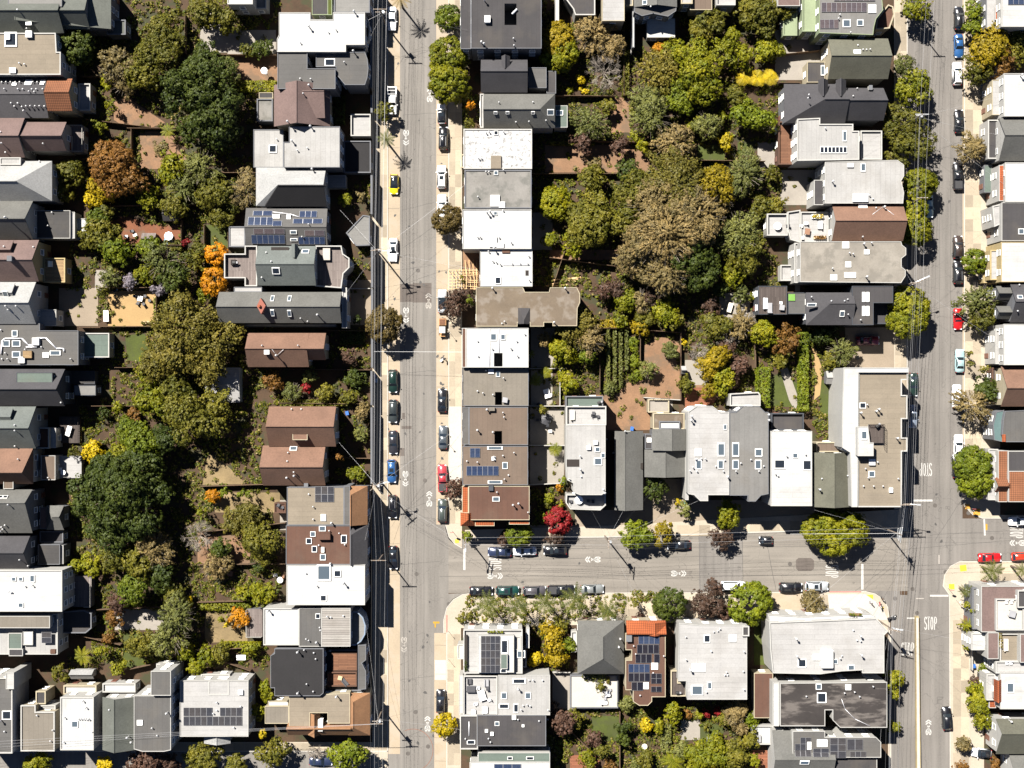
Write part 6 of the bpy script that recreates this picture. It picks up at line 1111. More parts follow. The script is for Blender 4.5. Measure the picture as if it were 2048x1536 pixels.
# uncountable low planting and leaf litter in the gardens
def free(x, y):
    for h_ in HOUSES:
        b = h_.bb
        if b[0] - 2 < x < b[2] + 2 and b[1] - 2 < y < b[3] + 2: return False
    for p in YARD:
        if inside(p, x, y): return random.random() < .06
    return True
PP = []; NN = []; SS = []
for zx0, zy0, zx1, zy1, n in ((135, 0, 560, 1340, 7000), (1065, 0, 1650, 860, 6600), (1095, 1400, 1545, 1536, 1200), (1000, 1240, 1160, 1340, 160), (650, 360, 745, 1000, 420), (925, 180, 968, 260, 60), (1060, 815, 1135, 1060, 200), (1600, 650, 1700, 880, 200), (930, 1190, 1250, 1240, 260), (1255, 1185, 1330, 1200, 50), (130, 1260, 380, 1350, 200)):
    for k in range(n):
        x, y = random.uniform(zx0, zx1), random.uniform(zy0, zy1)
        if not free(x, y): continue
        c = W(x, y, 0); r = random.uniform(.25, .8); hh = random.uniform(.2, .9); m = int(14 + r * 26)
        d = rng.normal(size=(m, 3)); d /= np.linalg.norm(d, axis=1)[:, None]; d[:, 2] = np.abs(d[:, 2]); PP.append(np.array([c.x, c.y, 0]) + d * np.array([r, r, hh]) * rng.uniform(.5, 1, (m, 1))); q = d + rng.normal(size=(m, 3)) * .5 + [0, 0, .5]; NN.append(q / np.linalg.norm(q, axis=1)[:, None]); SS.append(rng.uniform(.12, .34, m))
PP, NN, SS = np.concatenate(PP), np.concatenate(NN), np.concatenate(SS); V_ = quads(PP, NN, SS).reshape(-1, 4, 3); split = rng.random(len(V_))
for k, lo, hi in (('o', 0, .38), ('g', .38, .58), ('k', .58, .74), ('d', .74, .9), ('l', .9, 1.01)):
    o = link('ground_cover', quad_mesh('ground_cover', V_[(split >= lo) & (split < hi)].reshape(-1, 3)), LM(k)); tag(o, f'low {CN[k]} planting and leaf litter across the gardens', 'ground cover', kind='stuff')
# ------------------------------------------------------------------ parked vehicles
WHT, BLK, GRY, DGR, SIL = (.72, .72, .72), (.008, .008, .010), (.045, .047, .05), (.008, .022, .016), (.34, .36, .38)
for a in ((784, 38, 'sedan', WHT, 'white', -90), (785, 202, 'pickup', WHT, 'white', -90, 'ladder'), (789, 369, 'hatch', (.62, .48, .01), 'yellow', -90, 'blackroof'), (787, 500, 'sedan', WHT, 'white', -90, 'sun'),
 (786, 763, 'suv', DGR, 'dark green', -90, 'plain'), (786, 823, 'suv', (.03, .036, .036), 'dark grey-green', -90, 'plain'), (786, 885, 'sedan', (.022, .022, .026), 'charcoal', -90), (784, 943, 'suv', (.02, .075, .20), 'blue', -90, 'sun'), (786, 1013, 'suv', BLK, 'black', -90), (787, 1115, 'sedan', BLK, 'black', -90),
 (884, 228, 'hatch', WHT, 'white', 90, 'blackroof'), (886, 276, 'suv', BLK, 'black', 90), (883, 355, 'suv', WHT, 'white', 90, 'sun'), (884, 412, 'sedan', WHT, 'white', 90), (884, 602, 'sedan', SIL, 'silver', 90, 'blackroof'), (885, 800, 'sedan', BLK, 'black', 90), (886, 874, 'sedan', (.055, .065, .075), 'slate grey', 90), (885, 957, 'pickup', (.32, .035, .045), 'faded red', 90), (885, 1020, 'suv', (.045, .055, .05), 'grey-green', 90), (882, 1402, 'suv', BLK, 'black', 90, 'plain'),
 (999, 1103, 'sedan', (.02, .028, .06), 'navy blue', 180), (1049, 1101, 'sedan', (.6, .62, .66), 'pale silver', 180), (1110, 1100, 'suv', BLK, 'black', 180, 'sun'), (1357, 1089, 'sedan', BLK, 'black', 180), (1531, 1081, 'tiny', BLK, 'black', 180),
 (962, 1182, 'sedan', BLK, 'black', 0), (1015, 1181, 'suv', (.008, .04, .034), 'teal green', 0, 'sun'), (1069, 1181, 'suv', (.06, .056, .062), 'grey', 0), (1124, 1179, 'pickup', BLK, 'black', 0), (1184, 1178, 'sedan', (.16, .17, .17), 'light grey', 0), (1465, 1172, 'van', WHT, 'white', 0), (1581, 1174, 'suv', BLK, 'black', 0, 'plain'), (1634, 1172, 'suv', (.42, .45, .5), 'silver', 0, 'sun'),
 (1917, 36, 'suv', BLK, 'black', 90), (1917, 93, 'sedan', (.01, .085, .22), 'blue', -90), (1914, 148, 'suv', WHT, 'white', 90), (1918, 243, 'sedan', BLK, 'black', 90), (1915, 352, 'pickup', BLK, 'black', 90), (1915, 494, 'suv', (.035, .024, .02), 'dark brown', 90, 'plain'), (1916, 545, 'suv', BLK, 'black', 90, 'rack'), (1915, 638, 'conv', (.36, .008, .01), 'red', -90), (1919, 722, 'sedan', (.26, .38, .40), 'pale blue', 90), (1917, 892, 'sedan', WHT, 'white', 90), (1913, 932, 'sedan', BLK, 'black', 90), (1914, 792, 'sedan', WHT, 'white', 90),
 (1826, 770, 'sedan', DGR, 'dark green', -90), (1826, 832, 'sedan', (.16, .19, .24), 'blue-grey', -90, 'sun'), (1858, 412, 'sedan', (.45, .5, .58), 'pale blue', -90), (1735, 682, 'sedan', (.12, .01, .02), 'maroon', 0), (1893, 1437, 'suv', (.01, .011, .018), 'black', 92, 'plain'), (1962, 1505, 'hatch', WHT, 'white', 176, 'blackroof'), (1979, 1116, 'sedan', (.46, .012, .012), 'red', 0), (2043, 1113, 'hatch', (.42, .03, .01), 'orange-red', 0), (2040, 1042, 'sedan', WHT, 'white', 180), (642, 1522, 'sedan', (.02, .026, .05), 'navy blue', 0)): car(*a)
# open-bed site buggy with a timber-coloured load
p = W(885, 655, .6); root = empty('utility_buggy', (p.x, p.y, .006), math.radians(-90)); tag(root, None, 'vehicle'); reg(root, 885, 655, 'open site buggy with tan load')
tanm = plain('buggy_tan', (.42, .22, .09), .7); dkm = plain('buggy_dark', (.05, .05, .05), .5)
st = [(-1.9, .6, .4, .55, .7, .06), (-1.6, .66, .3, .6, .75, .06), (0, .68, .3, .6, .75, .06), (1.2, .68, .3, .6, .8, .08), (1.8, .55, .35, .5, .62, .1)]; link('chassis', loft(st), dkm, root)
link('load_bed', ubox(tanm), None, root, (-1.1, 0, .78), None, (1.3, 1.45, .35)); link('load', ubox(M('wb')), None, root, (-1.1, 0, 1.1), None, (1.1, 1.2, .12)); link('canopy', ubox(plain('buggy_roof', (.3, .3, .3), .4)), None, root, (.5, 0, 1.75), None, (1.3, 1.2, .06)); link('bonnet', ubox(tanm), None, root, (1.45, 0, .8), None, (.7, 1.1, .12))
for sx in (-.1, 1.1):
    for sy in (-1, 1): link('canopy_post', ubox(wp), None, root, (sx, sy * .55, .7), None, (.07, .07, 1.06))
for sx in (-1.2, 1.2):
    for sy in (-1, 1): link('wheel', shared('wheel', wheel_mesh, plain('rubber', (.015, .015, .015), .9)), None, root, (sx, sy * .62, .33))

# ------------------------------------------------------------------ utility poles and wires
timber = plain('pole_timber', (.13, .10, .075), .9); ins = plain('insulator', (.5, .5, .48), .3); steel = plain('steel', (.42, .43, .44), .4, .5)
POLES = {}
def pole(key, x, y, h=12.0, arms=((.3, 0, 2.6),), trans=False, lamp=None, white=False):
    """x,y: pole top in the photograph; arms: (distance below top, azimuth degrees, length)"""
    t = W(x, y, h); root = empty('utility_pole', (t.x, t.y, 0)); reg(root, x, y, 'utility pole with crossarms'); tag(root, None, 'utility pole', 'utility poles')
    MB().tube((0, 0, -.1), (0, 0, h), .17, .11, 10).build('pole', timber, root); pts = []
    for k, (d, az, ln) in enumerate(arms):
        a = math.radians(az); u = Vector((math.cos(a), math.sin(a), 0)); z = h - d
        o = link('crossarm', ubox(steel if white else timber), None, root, (0, 0, z), (0, 0, a), (ln, .14, .14))
        for j in range(4):
            f = (-.5 + j / 3) * ln * .92; q = u * f; link('insulator', shared('insul', lambda: MB().tube((0, 0, 0), (0, 0, .1), .07, .05, 6).mesh('insulator'), ins), None, root, (q.x, q.y, z + .14)); pts.append(Vector((t.x + q.x, t.y + q.y, z + .24)))
        for sg in (-1, 1): MB().tube((0, 0, z - .7), tuple(u * sg * ln * .28 + Vector((0, 0, z))), .025).build('brace', steel, root)
    if trans: MB().tube((.42, 0, h - 3), (.42, 0, h - 1.9), .28, .28, 12).build('transformer', steel, root)
    if lamp:
        az, ln = lamp; u = Vector((math.cos(math.radians(az)), math.sin(math.radians(az)), 0)); e = u * ln + Vector((0, 0, h - 2.2))
        MB().tube((0, 0, h - 3), tuple(e), .05).build('lamp_arm', steel, root); link('lamp_head', ubox(steel), None, root, e, (0, 0, math.radians(az)), (.75, .32, .16))
    POLES[key] = dict(p=pts, t=t, h=h, x=x, y=y); return root
pole('a0', 768, -250); pole('a1', 760, 18, 12, ((.2, 0, 2.7), (2.2, 0, 2.2)), True); pole('a2', 752, 499, 12, ((.25, 12, 2.2), (1.8, 0, 2.2)), True, lamp=(0, 2.4)); pole('a3', 750, 973, 12.5, ((.2, 40, 2.4), (1, -40, 2.2), (2.4, 0, 2.4)), True, lamp=(20, 1.8)); pole('a4', 757, 1121, 10.5, ((.2, 0, 2.9),)); pole('a5', 753, 1448, 12, ((.2, 0, 2.5), (.8, 80, 1.2), (2.2, 0, 2)), True); pole('a6', 752, 1800)
pole('b0', 930, 1086, 10.5, ((.4, 80, 2.2), (1.6, 80, 1.8)), lamp=(-90, 1.6)); pole('b1', 1218, 1086, 12, ((.3, 85, 2.6), (1.8, 85, 2)), True); pole('b2', 1803, 1070, 12.5, ((.2, 82, 3.0), (1.4, 82, 2.6), (2.6, 85, 2)), True, white=True); pole('c3', 1815, 1010, 12, ((.3, 0, 2.6), (1.4, 8, 2.4), (2.4, 0, 2)), lamp=(-3, 2.8))
pole('c0', 1857, 4, 12, ((.3, 0, 2.4),)); pole('c1', 1845, 228, 12, ((.3, 0, 2.6), (1, 10, 2)), True, white=True); pole('c2', 1836, 564, 12, ((.3, 25, 2.4), (1.5, 0, 2)), lamp=(25, 2.8)); pole('cx', 1846, 395, 11, ((.3, 0, 2),)); pole('c4', 1790, 1262, 12, ((.3, -12, 2.6), (1.6, -12, 2)), True, lamp=(-5, 1.8)); pole('c5', 1782, 1700); pole('c00', 1868, -300)
wirem = plain('wire_black', (.03, .03, .032), .6); wirel = plain('wire_grey', (.30, .30, .31), .5, .3)
def span(a, b, sag, r, mat, label, group):
    a = Vector(a); b = Vector(b); L = (b - a).length; n = 14; pts = []
    for i in range(n + 1): t = i / n; q = a.lerp(b, t); q.z -= 4 * sag * t * (1 - t); pts.append(q - a)
    o = MB().path(pts, r, 4).build('overhead_wire', mat, None, False, tuple(a)); tag(o, label, 'wire', group); return o
def run(k1, k2, idx, mat=None, r=.016, label=None):
    A_, B_ = POLES[k1], POLES[k2]
    for n, i in enumerate(idx):
        a = A_['p'][i % len(A_['p'])]; b = B_['p'][i % len(B_['p'])]; span(a, b, (a - b).length * .012, r, mat or (wirel if n % 2 else wirem), f'{label}, {ORD[n]} from {"top" if k1[0] == "b" else "left"}', 'parallel wires')
run('a0', 'a1', range(4), label='overhead wire running off the top left street'); run('a1', 'a2', range(8), label='overhead wire along the upper left street'); run('a2', 'a3', range(8), label='overhead wire along the middle of the left street'); run('a3', 'a4', range(4), label='overhead wire above the crossroads end of the left street'); run('a4', 'a5', range(4), label='overhead wire along the lower left street'); run('a5', 'a6', range(4), label='overhead wire leaving the bottom of the left street')
run('b0', 'b1', range(5), label='overhead wire along the left half of the cross street'); run('b1', 'b2', range(5), label='overhead wire along the right half of the cross street'); run('a3', 'b0', range(2), label='overhead wire crossing the left street diagonally')
run('c00', 'c0', range(3), label='overhead wire leaving the top of the right street'); run('c0', 'c1', range(4), label='overhead wire along the uppermost right street'); run('c1', 'c2', range(6), label='overhead wire along the upper right street'); run('c2', 'c3', range(8), label='overhead wire along the middle right street'); run('c3', 'c4', range(8), label='overhead wire over the right crossroads'); run('c4', 'c5', range(6), label='overhead wire along the lower right street'); run('b2', 'c3', range(2), label='short overhead wire between the two corner poles')
x2 = W(2300, 1090, 11)
for i in range(3): span(POLES['b2']['p'][i], x2 + Vector((0, i * .8, 0)), .8, .016, wirem, f'wire running off to the right beyond the crossroads, {ORD[2 - i]} from top', 'wires running off to the right')
for i in range(3): span(POLES['a5']['p'][i], W(-300, 1500 + i * 8, 11), 1.2, .016, wirel, f'wire along the bottom left street, {ORD[i]} from top', 'wires along the bottom left street')
k_ = 0
for key, targets in (('a1', ((935, 60, 9), (690, 60, 9), (930, 150, 7), (700, 150, 8), (925, 10, 9))), ('a2', ((930, 370, 8), (930, 460, 8), (680, 420, 7), (690, 540, 7), (955, 540, 8), (955, 600, 8), (650, 640, 8))), ('a3', ((925, 760, 8), (925, 850, 8), (925, 930, 8), (655, 860, 7), (735, 1010, 8), (730, 1080, 8))), ('a5', ((925, 1400, 7), (925, 1460, 7), (735, 1340, 7), (732, 1250, 7))), ('b1', ((1180, 1015, 7), (1250, 1015, 6), (1330, 955, 6), (1400, 1000, 9), (1240, 1260, 6), (1300, 1250, 7), (1420, 1250, 8))), ('b2', ((1600, 1012, 9), (1670, 1012, 8), (1580, 1244, 9), (1700, 1238, 9))), ('c1', ((2005, 190, 8), (1765, 200, 8), (1998, 270, 8), (1720, 290, 9), (2010, 370, 8))), ('c2', ((2003, 440, 8), (1800, 520, 9), (2002, 530, 8), (1786, 610, 8), (2020, 605, 8), (2007, 690, 8))), ('c4', ((1970, 1220, 7), (1975, 1290, 7), (1995, 1370, 7), (1768, 1320, 9), (1774, 1410, 8), (1760, 1490, 8), (1992, 1450, 7)))):
    for x, y, z in targets:
        P_ = POLES[key]; o = span(P_['t'] - Vector((0, 0, 2.6 + random.random())), W(x, y, z), .5, .013, wirel if k_ % 2 else wirem, None, 'service wires to houses'); reg(o, x, y, 'thin service wire reaching'); k_ += 1
span(W(748, 703, 7), W(925, 704, 8), .2, .022, plain('wire_white', (.6, .6, .6), .5), 'pale wire stretched straight across the left street', None)
span(W(1580, 1068, 11.5), W(1803, 1067, 11.6), .2, .02, MATS['wire_white'], 'pale thick cable beside the cross-street corner', None)

# ------------------------------------------------------------------ signs, bins, people
def sign(x, y, rz, text, name, label, h=2.5):
    p = W(x, y, 0); root = empty(name, (p.x, p.y, .1), math.radians(rz)); tag(root, None, 'sign'); reg(root, x, y, label)
    MB().tube((0, 0, 0), (0, 0, h + .4), .035, .035, 6).build('post', steel, root); mb = MB(); n = 8; r = .42
    V = [(r * math.cos(PI / 8 + 2 * PI * i / n), 0, h + r * math.sin(PI / 8 + 2 * PI * i / n)) for i in range(n)]; mb.add([(v[0], -.05, v[2]) for v in V] + [(v[0], -.03, v[2]) for v in V], [tuple(range(n)), tuple(range(2 * n - 1, n - 1, -1))] + [(i, i + n, (i + 1) % n + n, (i + 1) % n) for i in range(n)]); pl = mb.build('sign_plate', plain('sign_red', (.4, .01, .012), .4), root)
    link('lettering', STOP.copy(), plain('sign_white', (.8, .8, .8), .4), pl, (0, -.056, h), (PI / 2, 0, 0), (.6, .3, 1)); return root
for a in ((905, 1062, 0), (1752, 1204, 90), (1940, 1016, 180), (1896, 1176, 0), (944, 1200, 90)): sign(*a, 'STOP', 'stop_sign', 'stop sign on its post')
for x, y in ((901, 667), (898, 888), (897, 1262), (930, 1240), (1939, 1020), (1912, 1200), (897, 1318)):
    p = W(x, y, 0); root = empty('parking_sign', (p.x, p.y, .1), random.uniform(0, 3)); tag(root, None, 'sign'); reg(root, x, y, 'thin parking sign post'); MB().tube((0, 0, 0), (0, 0, 2.6), .03, .03, 6).build('post', steel, root); link('sign_plate', ubox(wp), None, root, (0, -.04, 2.1), None, (.32, .02, .46))
def bin_(x, y, col, cn, z=0.):
    p = W(x, y, 1); root = empty('wheelie_bin', (p.x, p.y, z), random.uniform(-.2, .2)); tag(root, None, 'bin', 'wheelie bins'); reg(root, x, y, f'{cn} wheelie bin'); m = plain('bin_' + cn, col, .5)
    V = [(-.24, -.28, .06), (.24, -.28, .06), (.24, .28, .06), (-.24, .28, .06), (-.3, -.35, 1), (.3, -.35, 1), (.3, .35, 1), (-.3, .35, 1)]; MB().add(V, [(3, 2, 1, 0), (0, 1, 5, 4), (1, 2, 6, 5), (2, 3, 7, 6), (3, 0, 4, 7)]).build('body', m, root); link('lid', ubox(m), None, root, (0, -.02, 1.0), (.06, 0, 0), (.64, .8, .07))
    for s_ in (-1, 1): MB().tube((s_ * .27, .3, .1), (s_ * .21, .3, .1), .1, .1, 8).build('wheel', plain('rubber', (.015, .015, .015), .9), root)
for a in ((1372, 997, (.02, .09, .3), 'blue'), (1372, 1003, (.05, .3, .3), 'teal'), (749, 752, (.05, .25, .45), 'blue'), (752, 761, (.3, .4, .5), 'pale blue'), (694, 826, (.05, .25, .45), 'blue'), (1264, 857, (.04, .25, .5), 'blue'), (1715, 715, (.02, .02, .02), 'black'), (1960, 1350, (.03, .03, .03), 'black'), (1948, 1332, (.04, .1, .3), 'blue')): bin_(*a)
skin = plain('skin', (.36, .2, .13), .6)
def person(x, y, rz, top, topn, legs, label, lean=0.0, hair=(.02, .015, .01), cap=False):
    """skinned figure: torso, legs, arms and five fingers on each hand grown from one skeleton"""
    p = W(x, y, .8); V = []; E = []; Rd = []
    def add(v, r, par=None):
        V.append(v); Rd.append(r)
        if par is not None: E.append((par, len(V) - 1))
        return len(V) - 1
    L = lambda v: (v[0] + lean * max(0, v[2] - .95), v[1], v[2] - abs(lean) * .25 * max(0, v[2] - .95))
    pel = add((0, 0, .95), .135); wst = add(L((0, 0, 1.12)), .125, pel); ch = add(L((0, 0, 1.36)), .15, wst); nk = add(L((.01, 0, 1.52)), .06, ch); hd = add(L((.03, 0, 1.66)), .095, nk); add(L((.03, 0, 1.74)), .08, hd)
    for s_ in (-1, 1):
        hp = add((0, s_ * .09, .88), .09, pel); kn = add((.06 + s_ * .05, s_ * .1, .48), .06, hp); an = add((-.02 + s_ * .09, s_ * .1, .09), .042, kn); add((.13 + s_ * .09, s_ * .11, .04), .036, an)
        sh = add(L((0, s_ * .19, 1.42)), .065, ch); el = add(L((.02, s_ * .27, 1.14)), .048, sh); wr = add(L((.16, s_ * .26, .96)), .032, el); pm = add(L((.22, s_ * .26, .91)), .034, wr)
        for q in range(4): f1 = add(L((.27, s_ * (.235 + q * .017), .87)), .009, pm); add(L((.295, s_ * (.235 + q * .017), .83 - .006 * (q % 2))), .008, f1)
        t1 = add(L((.24, s_ * .215, .88)), .010, pm); add(L((.27, s_ * .21, .85)), .008, t1)
    me = bpy.data.meshes.new('person'); me.from_pydata(V, E, []); o = bpy.data.objects.new('person', me); COL.objects.link(o); o.location = (p.x, p.y, .13); o.rotation_euler = (0, 0, math.radians(rz))
    md = o.modifiers.new('skin', 'SKIN'); 
    for i, r in enumerate(Rd): sv_ = me.skin_vertices[0].data[i]; sv_.radius = (r, r); sv_.use_root = i == 0
    o.modifiers.new('sub', 'SUBSURF').levels = 1; o.modifiers['sub'].render_levels = 1
    m, n, l, b = base_mat('clothes_' + topn); g_ = n.new('ShaderNodeTexCoord'); sp = n.new('ShaderNodeSeparateXYZ'); l.new(g_.outputs['Object'], sp.inputs[0])
    def step(v): q = n.new('ShaderNodeMath'); q.operation = 'GREATER_THAN'; l.new(sp.outputs[2], q.inputs[0]); q.inputs[1].default_value = v; return q.outputs[0]
    c = mix(n, l, step(.98), legs, top); c = mix(n, l, step(1.5), c, (.36, .2, .13)); l.new(c, b.inputs['Base Color']); b.inputs['Roughness'].default_value = .8; me.materials.append(m)
    hm = MB(); c0 = Vector(L((.015, 0, 1.70)))
    ring = []
    for i in range(5):
        for j in range(10): a_ = 2 * PI * j / 10; e_ = i / 4 * PI / 2; ring.append(c0 + Vector((math.cos(a_) * math.cos(e_) * .112, math.sin(a_) * math.cos(e_) * .10, math.sin(e_) * .12)))
    hm.add(ring, [(i * 10 + j, i * 10 + (j + 1) % 10, (i + 1) * 10 + (j + 1) % 10, (i + 1) * 10 + j) for i in range(4) for j in range(10)]); hm.build('cap' if cap else 'hair', plain('cap_white' if cap else 'hair_dark', (.7, .7, .7) if cap else hair, .8), o, True)
    for s_ in (-1, 1): MB().box(.0, -.05, 0, .27, .05, .09).build('shoe', plain('shoe', (.03, .03, .03), .7), o, loc=(-.06 + s_ * .09, s_ * .105, -.0))
    tag(o, None, 'person', None); reg(o, x, y, label); return o
person(889.5, 717, 200, (.05, .05, .06), 'dark_hoodie', (.08, .09, .12), 'person in dark clothes and white cap', .55, cap=True)
person(1764, 1197, 60, (.02, .02, .022), 'black_jacket', (.02, .02, .025), 'person in black walking at the kerb'); person(1760, 1207, 40, (.04, .035, .035), 'grey_coat', (.03, .03, .04), 'person in dark grey coat at kerb'); person(1742, 1205, -120, (.35, .33, .36), 'pale_shirt', (.05, .05, .09), 'person in pale shirt on corner pavement')
p = W(883, 721, .3); o = link('shopping_bag', rounded_box_mesh(.12), plain('bag_cream', (.6, .58, .5), .8), None, (p.x, p.y, .1), (0, 0, .6), (.55, .4, .4)); tag(o, None, 'bag'); reg(o, 883, 721, 'pale bag on the kerb')
# motorcycle
def motorbike(x, y, rz, label):
    p = W(x, y, .5); root = empty('motorcycle', (p.x, p.y, 0), math.radians(rz)); tag(root, None, 'motorcycle'); reg(root, x, y, label); bk = plain('moto_black', (.012, .012, .014), .25, 0, .5, 1)
    for sx in (-.68, .68): MB().tube((sx, -.06, .31), (sx, .06, .31), .31, .31, 16).build('wheel', plain('rubber', (.015, .015, .015), .9), root)
    link('fuel_tank', rounded_box_mesh(.2), bk, root, (.15, 0, .72), None, (.6, .34, .3)); link('seat', rounded_box_mesh(.15), plain('seat_vinyl', (.02, .02, .02), .6), root, (-.42, 0, .72), None, (.75, .3, .16)); link('engine', ubox(steel), None, root, (.02, 0, .3), None, (.5, .36, .4)); MB().tube((.38, -.38, 1.02), (.38, .38, 1.02), .02).build('handlebar', steel, root); MB().tube((.4, 0, 1.0), (.68, 0, .31), .035).build('fork', steel, root); link('top_box', rounded_box_mesh(.12), bk, root, (-.9, 0, .82), None, (.4, .42, .32)); link('headlight', rounded_box_mesh(.2), ins, root, (.55, 0, .82), None, (.16, .2, .2)); return root
motorbike(1784, 1234, 20, 'black motorcycle parked at the crossroads corner')

# ------------------------------------------------------------------ garden and roof-terrace furniture
def surf(x, y):
    z = 0.02
    for h_ in HOUSES:
        b = h_.bb
        if b[0] <= x <= b[2] and b[1] <= y <= b[3]: z = max(z, h_.z(x, y)[0])
    return z
FM = {'white': (.7, .7, .7), 'dark': (.035, .035, .04), 'grey': (.2, .2, .21), 'brown': (.16, .08, .045), 'tan': (.4, .28, .16), 'red': (.4, .03, .03), 'blue': (.05, .2, .5), 'cream': (.6, .56, .46), 'black': (.012, .012, .012)}
def fm(c): return plain('furniture_' + c, FM[c], .6)
def table(x, y, c, w=1.1, d=None, rnd=False):
    z = surf(x, y); p = W(x, y, z + .7); root = empty('garden_table', (p.x, p.y, z), random.uniform(-.3, .3)); tag(root, None, 'table'); reg(root, x, y, f'{c} {"round " if rnd else ""}garden table'); d = d or w
    if rnd: MB().tube((0, 0, .7), (0, 0, .75), w / 2, w / 2, 20).build('tabletop', fm(c), root); MB().tube((0, 0, 0), (0, 0, .7), .06, .05, 8).build('pedestal', fm(c), root); MB().tube((0, 0, 0), (0, 0, .04), .3, .3, 12).build('base', fm(c), root)
    else:
        link('tabletop', ubox(fm(c)), None, root, (0, 0, .7), None, (w, d, .05))
        for sx in (-1, 1):
            for sy in (-1, 1): link('leg', ubox(fm(c)), None, root, (sx * (w / 2 - .08), sy * (d / 2 - .08), 0), None, (.06, .06, .7))
def chair(x, y, c, rz=0, w=.55):
    z = surf(x, y); p = W(x, y, z + .4); root = empty('garden_chair', (p.x, p.y, z), math.radians(rz)); tag(root, None, 'chair', 'garden chairs'); reg(root, x, y, f'{c} garden chair'); m = fm(c)
    link('seat', ubox(m), None, root, (0, 0, .38), None, (w, w, .07)); link('backrest', ubox(m), None, root, (-w / 2, 0, .42), (0, -.2, 0), (.06, w, .5))
    for sx in (-1, 1):
        for sy in (-1, 1): link('leg', ubox(m), None, root, (sx * (w / 2 - .04), sy * (w / 2 - .04), 0), None, (.05, .05, .38))
def sofa(x, y, c, w, d, rz=0, name='outdoor_sofa', lab='outdoor sofa'):
    z = surf(x, y); p = W(x, y, z + .4); root = empty(name, (p.x, p.y, z), math.radians(rz)); tag(root, None, 'sofa'); reg(root, x, y, f'{c} {lab}'); m = fm(c)
    link('base', ubox(fm('grey')), None, root, (0, 0, .05), None, (w, d, .3)); link('cushion', rounded_box_mesh(.05), m, root, (0, 0, .34), None, (w * .96, d * .94, .16)); link('backrest', rounded_box_mesh(.05), m, root, (-w / 2 + .1, 0, .3), None, (.2, d, .5))
def parasol(x, y, c, r=1.2):
    z = surf(x, y); p = W(x, y, z + 2.2); root = empty('parasol', (p.x, p.y, z)); tag(root, None, 'parasol'); reg(root, x, y, f'open {c} parasol'); MB().tube((0, 0, 0), (0, 0, 2.4), .03, .03, 6).build('pole', steel, root); mb = MB(); n = 8
    mb.add([(0, 0, 2.5)] + [(r * math.cos(2 * PI * i / n), r * math.sin(2 * PI * i / n), 2.1) for i in range(n)], [(0, i + 1, (i + 1) % n + 1) for i in range(n)]); mb.build('canopy', fm(c), root); MB().tube((0, 0, 0), (0, 0, .08), .3, .3, 12).build('base', fm('grey'), root)
def grill(x, y):
    z = surf(x, y); p = W(x, y, z + .8); root = empty('barbecue', (p.x, p.y, z), random.uniform(0, 1)); tag(root, None, 'barbecue'); reg(root, x, y, 'black barbecue grill'); link('firebox', rounded_box_mesh(.2), fm('black'), root, (0, 0, .6), None, (.7, .5, .45)); link('cart', ubox(fm('dark')), None, root, (0, 0, .1), None, (.6, .4, .5)); link('side_shelf', ubox(fm('grey')), None, root, (.55, 0, .8), None, (.35, .4, .04))
def planter(x, y, w, d, c, kind):
    z = surf(x, y); p = W(x, y, z + .4); root = empty('planter_box', (p.x, p.y, z)); tag(root, None, 'planter'); reg(root, x, y, f'{c} planter box with {CN[kind]} plants'); link('box', ubox(fm(c)), None, root, (0, 0, 0), None, (w, d, .45)); n = int(60 * w * d + 30); P = rng.uniform(-.5, .5, (n, 3)) * [w, d, .5] + [0, 0, .6]; N = rng.normal(size=(n, 3)) + [0, 0, 1]; N /= np.linalg.norm(N, axis=1)[:, None]; link('foliage', quad_mesh('foliage', quads(P, N, rng.uniform(.12, .3, n))), LM(kind), root)
for a in ((137, 862, 'white', .9, 2.0), (337, 472, 'white', 1.5, None, True), (1555, 452, 'white', 1.5, None, True), (280, 597, 'white', 1.0), (212, 632, 'white', 1.0, 2.2), (964, 1391, 'white', 1.3, 2.0), (1158, 1000, 'white', 1.6, None, True), (126, 945, 'white', 1.0, None, True), (482, 1315, 'white', 1.8, 1.0), (1289, 1493, 'cream', 1.1, None, True), (1010, 800, 'grey', 1, 1), (1089, 838, 'white', 1.6, 1.2), (1094, 787, 'white', 1.2, 1.8), (2025, 1228, 'grey', 1.3, 1.3), (1615, 463, 'brown', 1.0, 1.2), (1460, 615, 'cream', .9, 1.9), (1564, 615, 'grey', 1, 1), (680, 1356, 'tan', .8, .8), (460, 1147, 'brown', 1, 1), (445, 1315, 'white', .8, None, True), (560, 1160, 'white', 1.2, None, True), (1215, 1388, 'white', 1.0, 1.0)): table(*a)
for a in ((271, 592, 'dark', 0), (290, 592, 'dark', 180), (276, 606, 'dark', 60), (287, 608, 'dark', 120), (299, 601, 'dark', 180), (1142, 1003, 'dark', 0), (1176, 1002, 'dark', 180), (1186, 1002, 'dark', 90), (1603, 452, 'white', 0), (1611, 447, 'white', 180), (1605, 475, 'white', 90), (1575, 452, 'dark', 180), (2013, 1204, 'white', -90), (2023, 1204, 'white', -90), (2014, 1326, 'white', -90), (2022, 1326, 'white', -90), (1186, 831, 'dark', 0), (1196, 833, 'dark', 0), (1187, 826, 'dark', 90), (121, 938, 'white', 0), (957, 1376, 'white', 0), (975, 1376, 'dark', 90), (978, 1400, 'white', 200), (952, 1408, 'white', 0), (271, 470, 'white', 30), (265, 462, 'dark', 20), (253, 473, 'white', 0), (1075, 840, 'dark', 0), (1100, 862, 'white', 180), (552, 1150, 'white', 0), (566, 1152, 'brown', 90), (1562, 606, 'white', 0), (1095, 850, 'white', 90), (1101, 790, 'white', 0), (565, 1015, 'dark', 20), (557, 1010, 'dark', 60), (1220, 1380, 'grey', 0), (1210, 1396, 'grey', 90)): chair(*a)
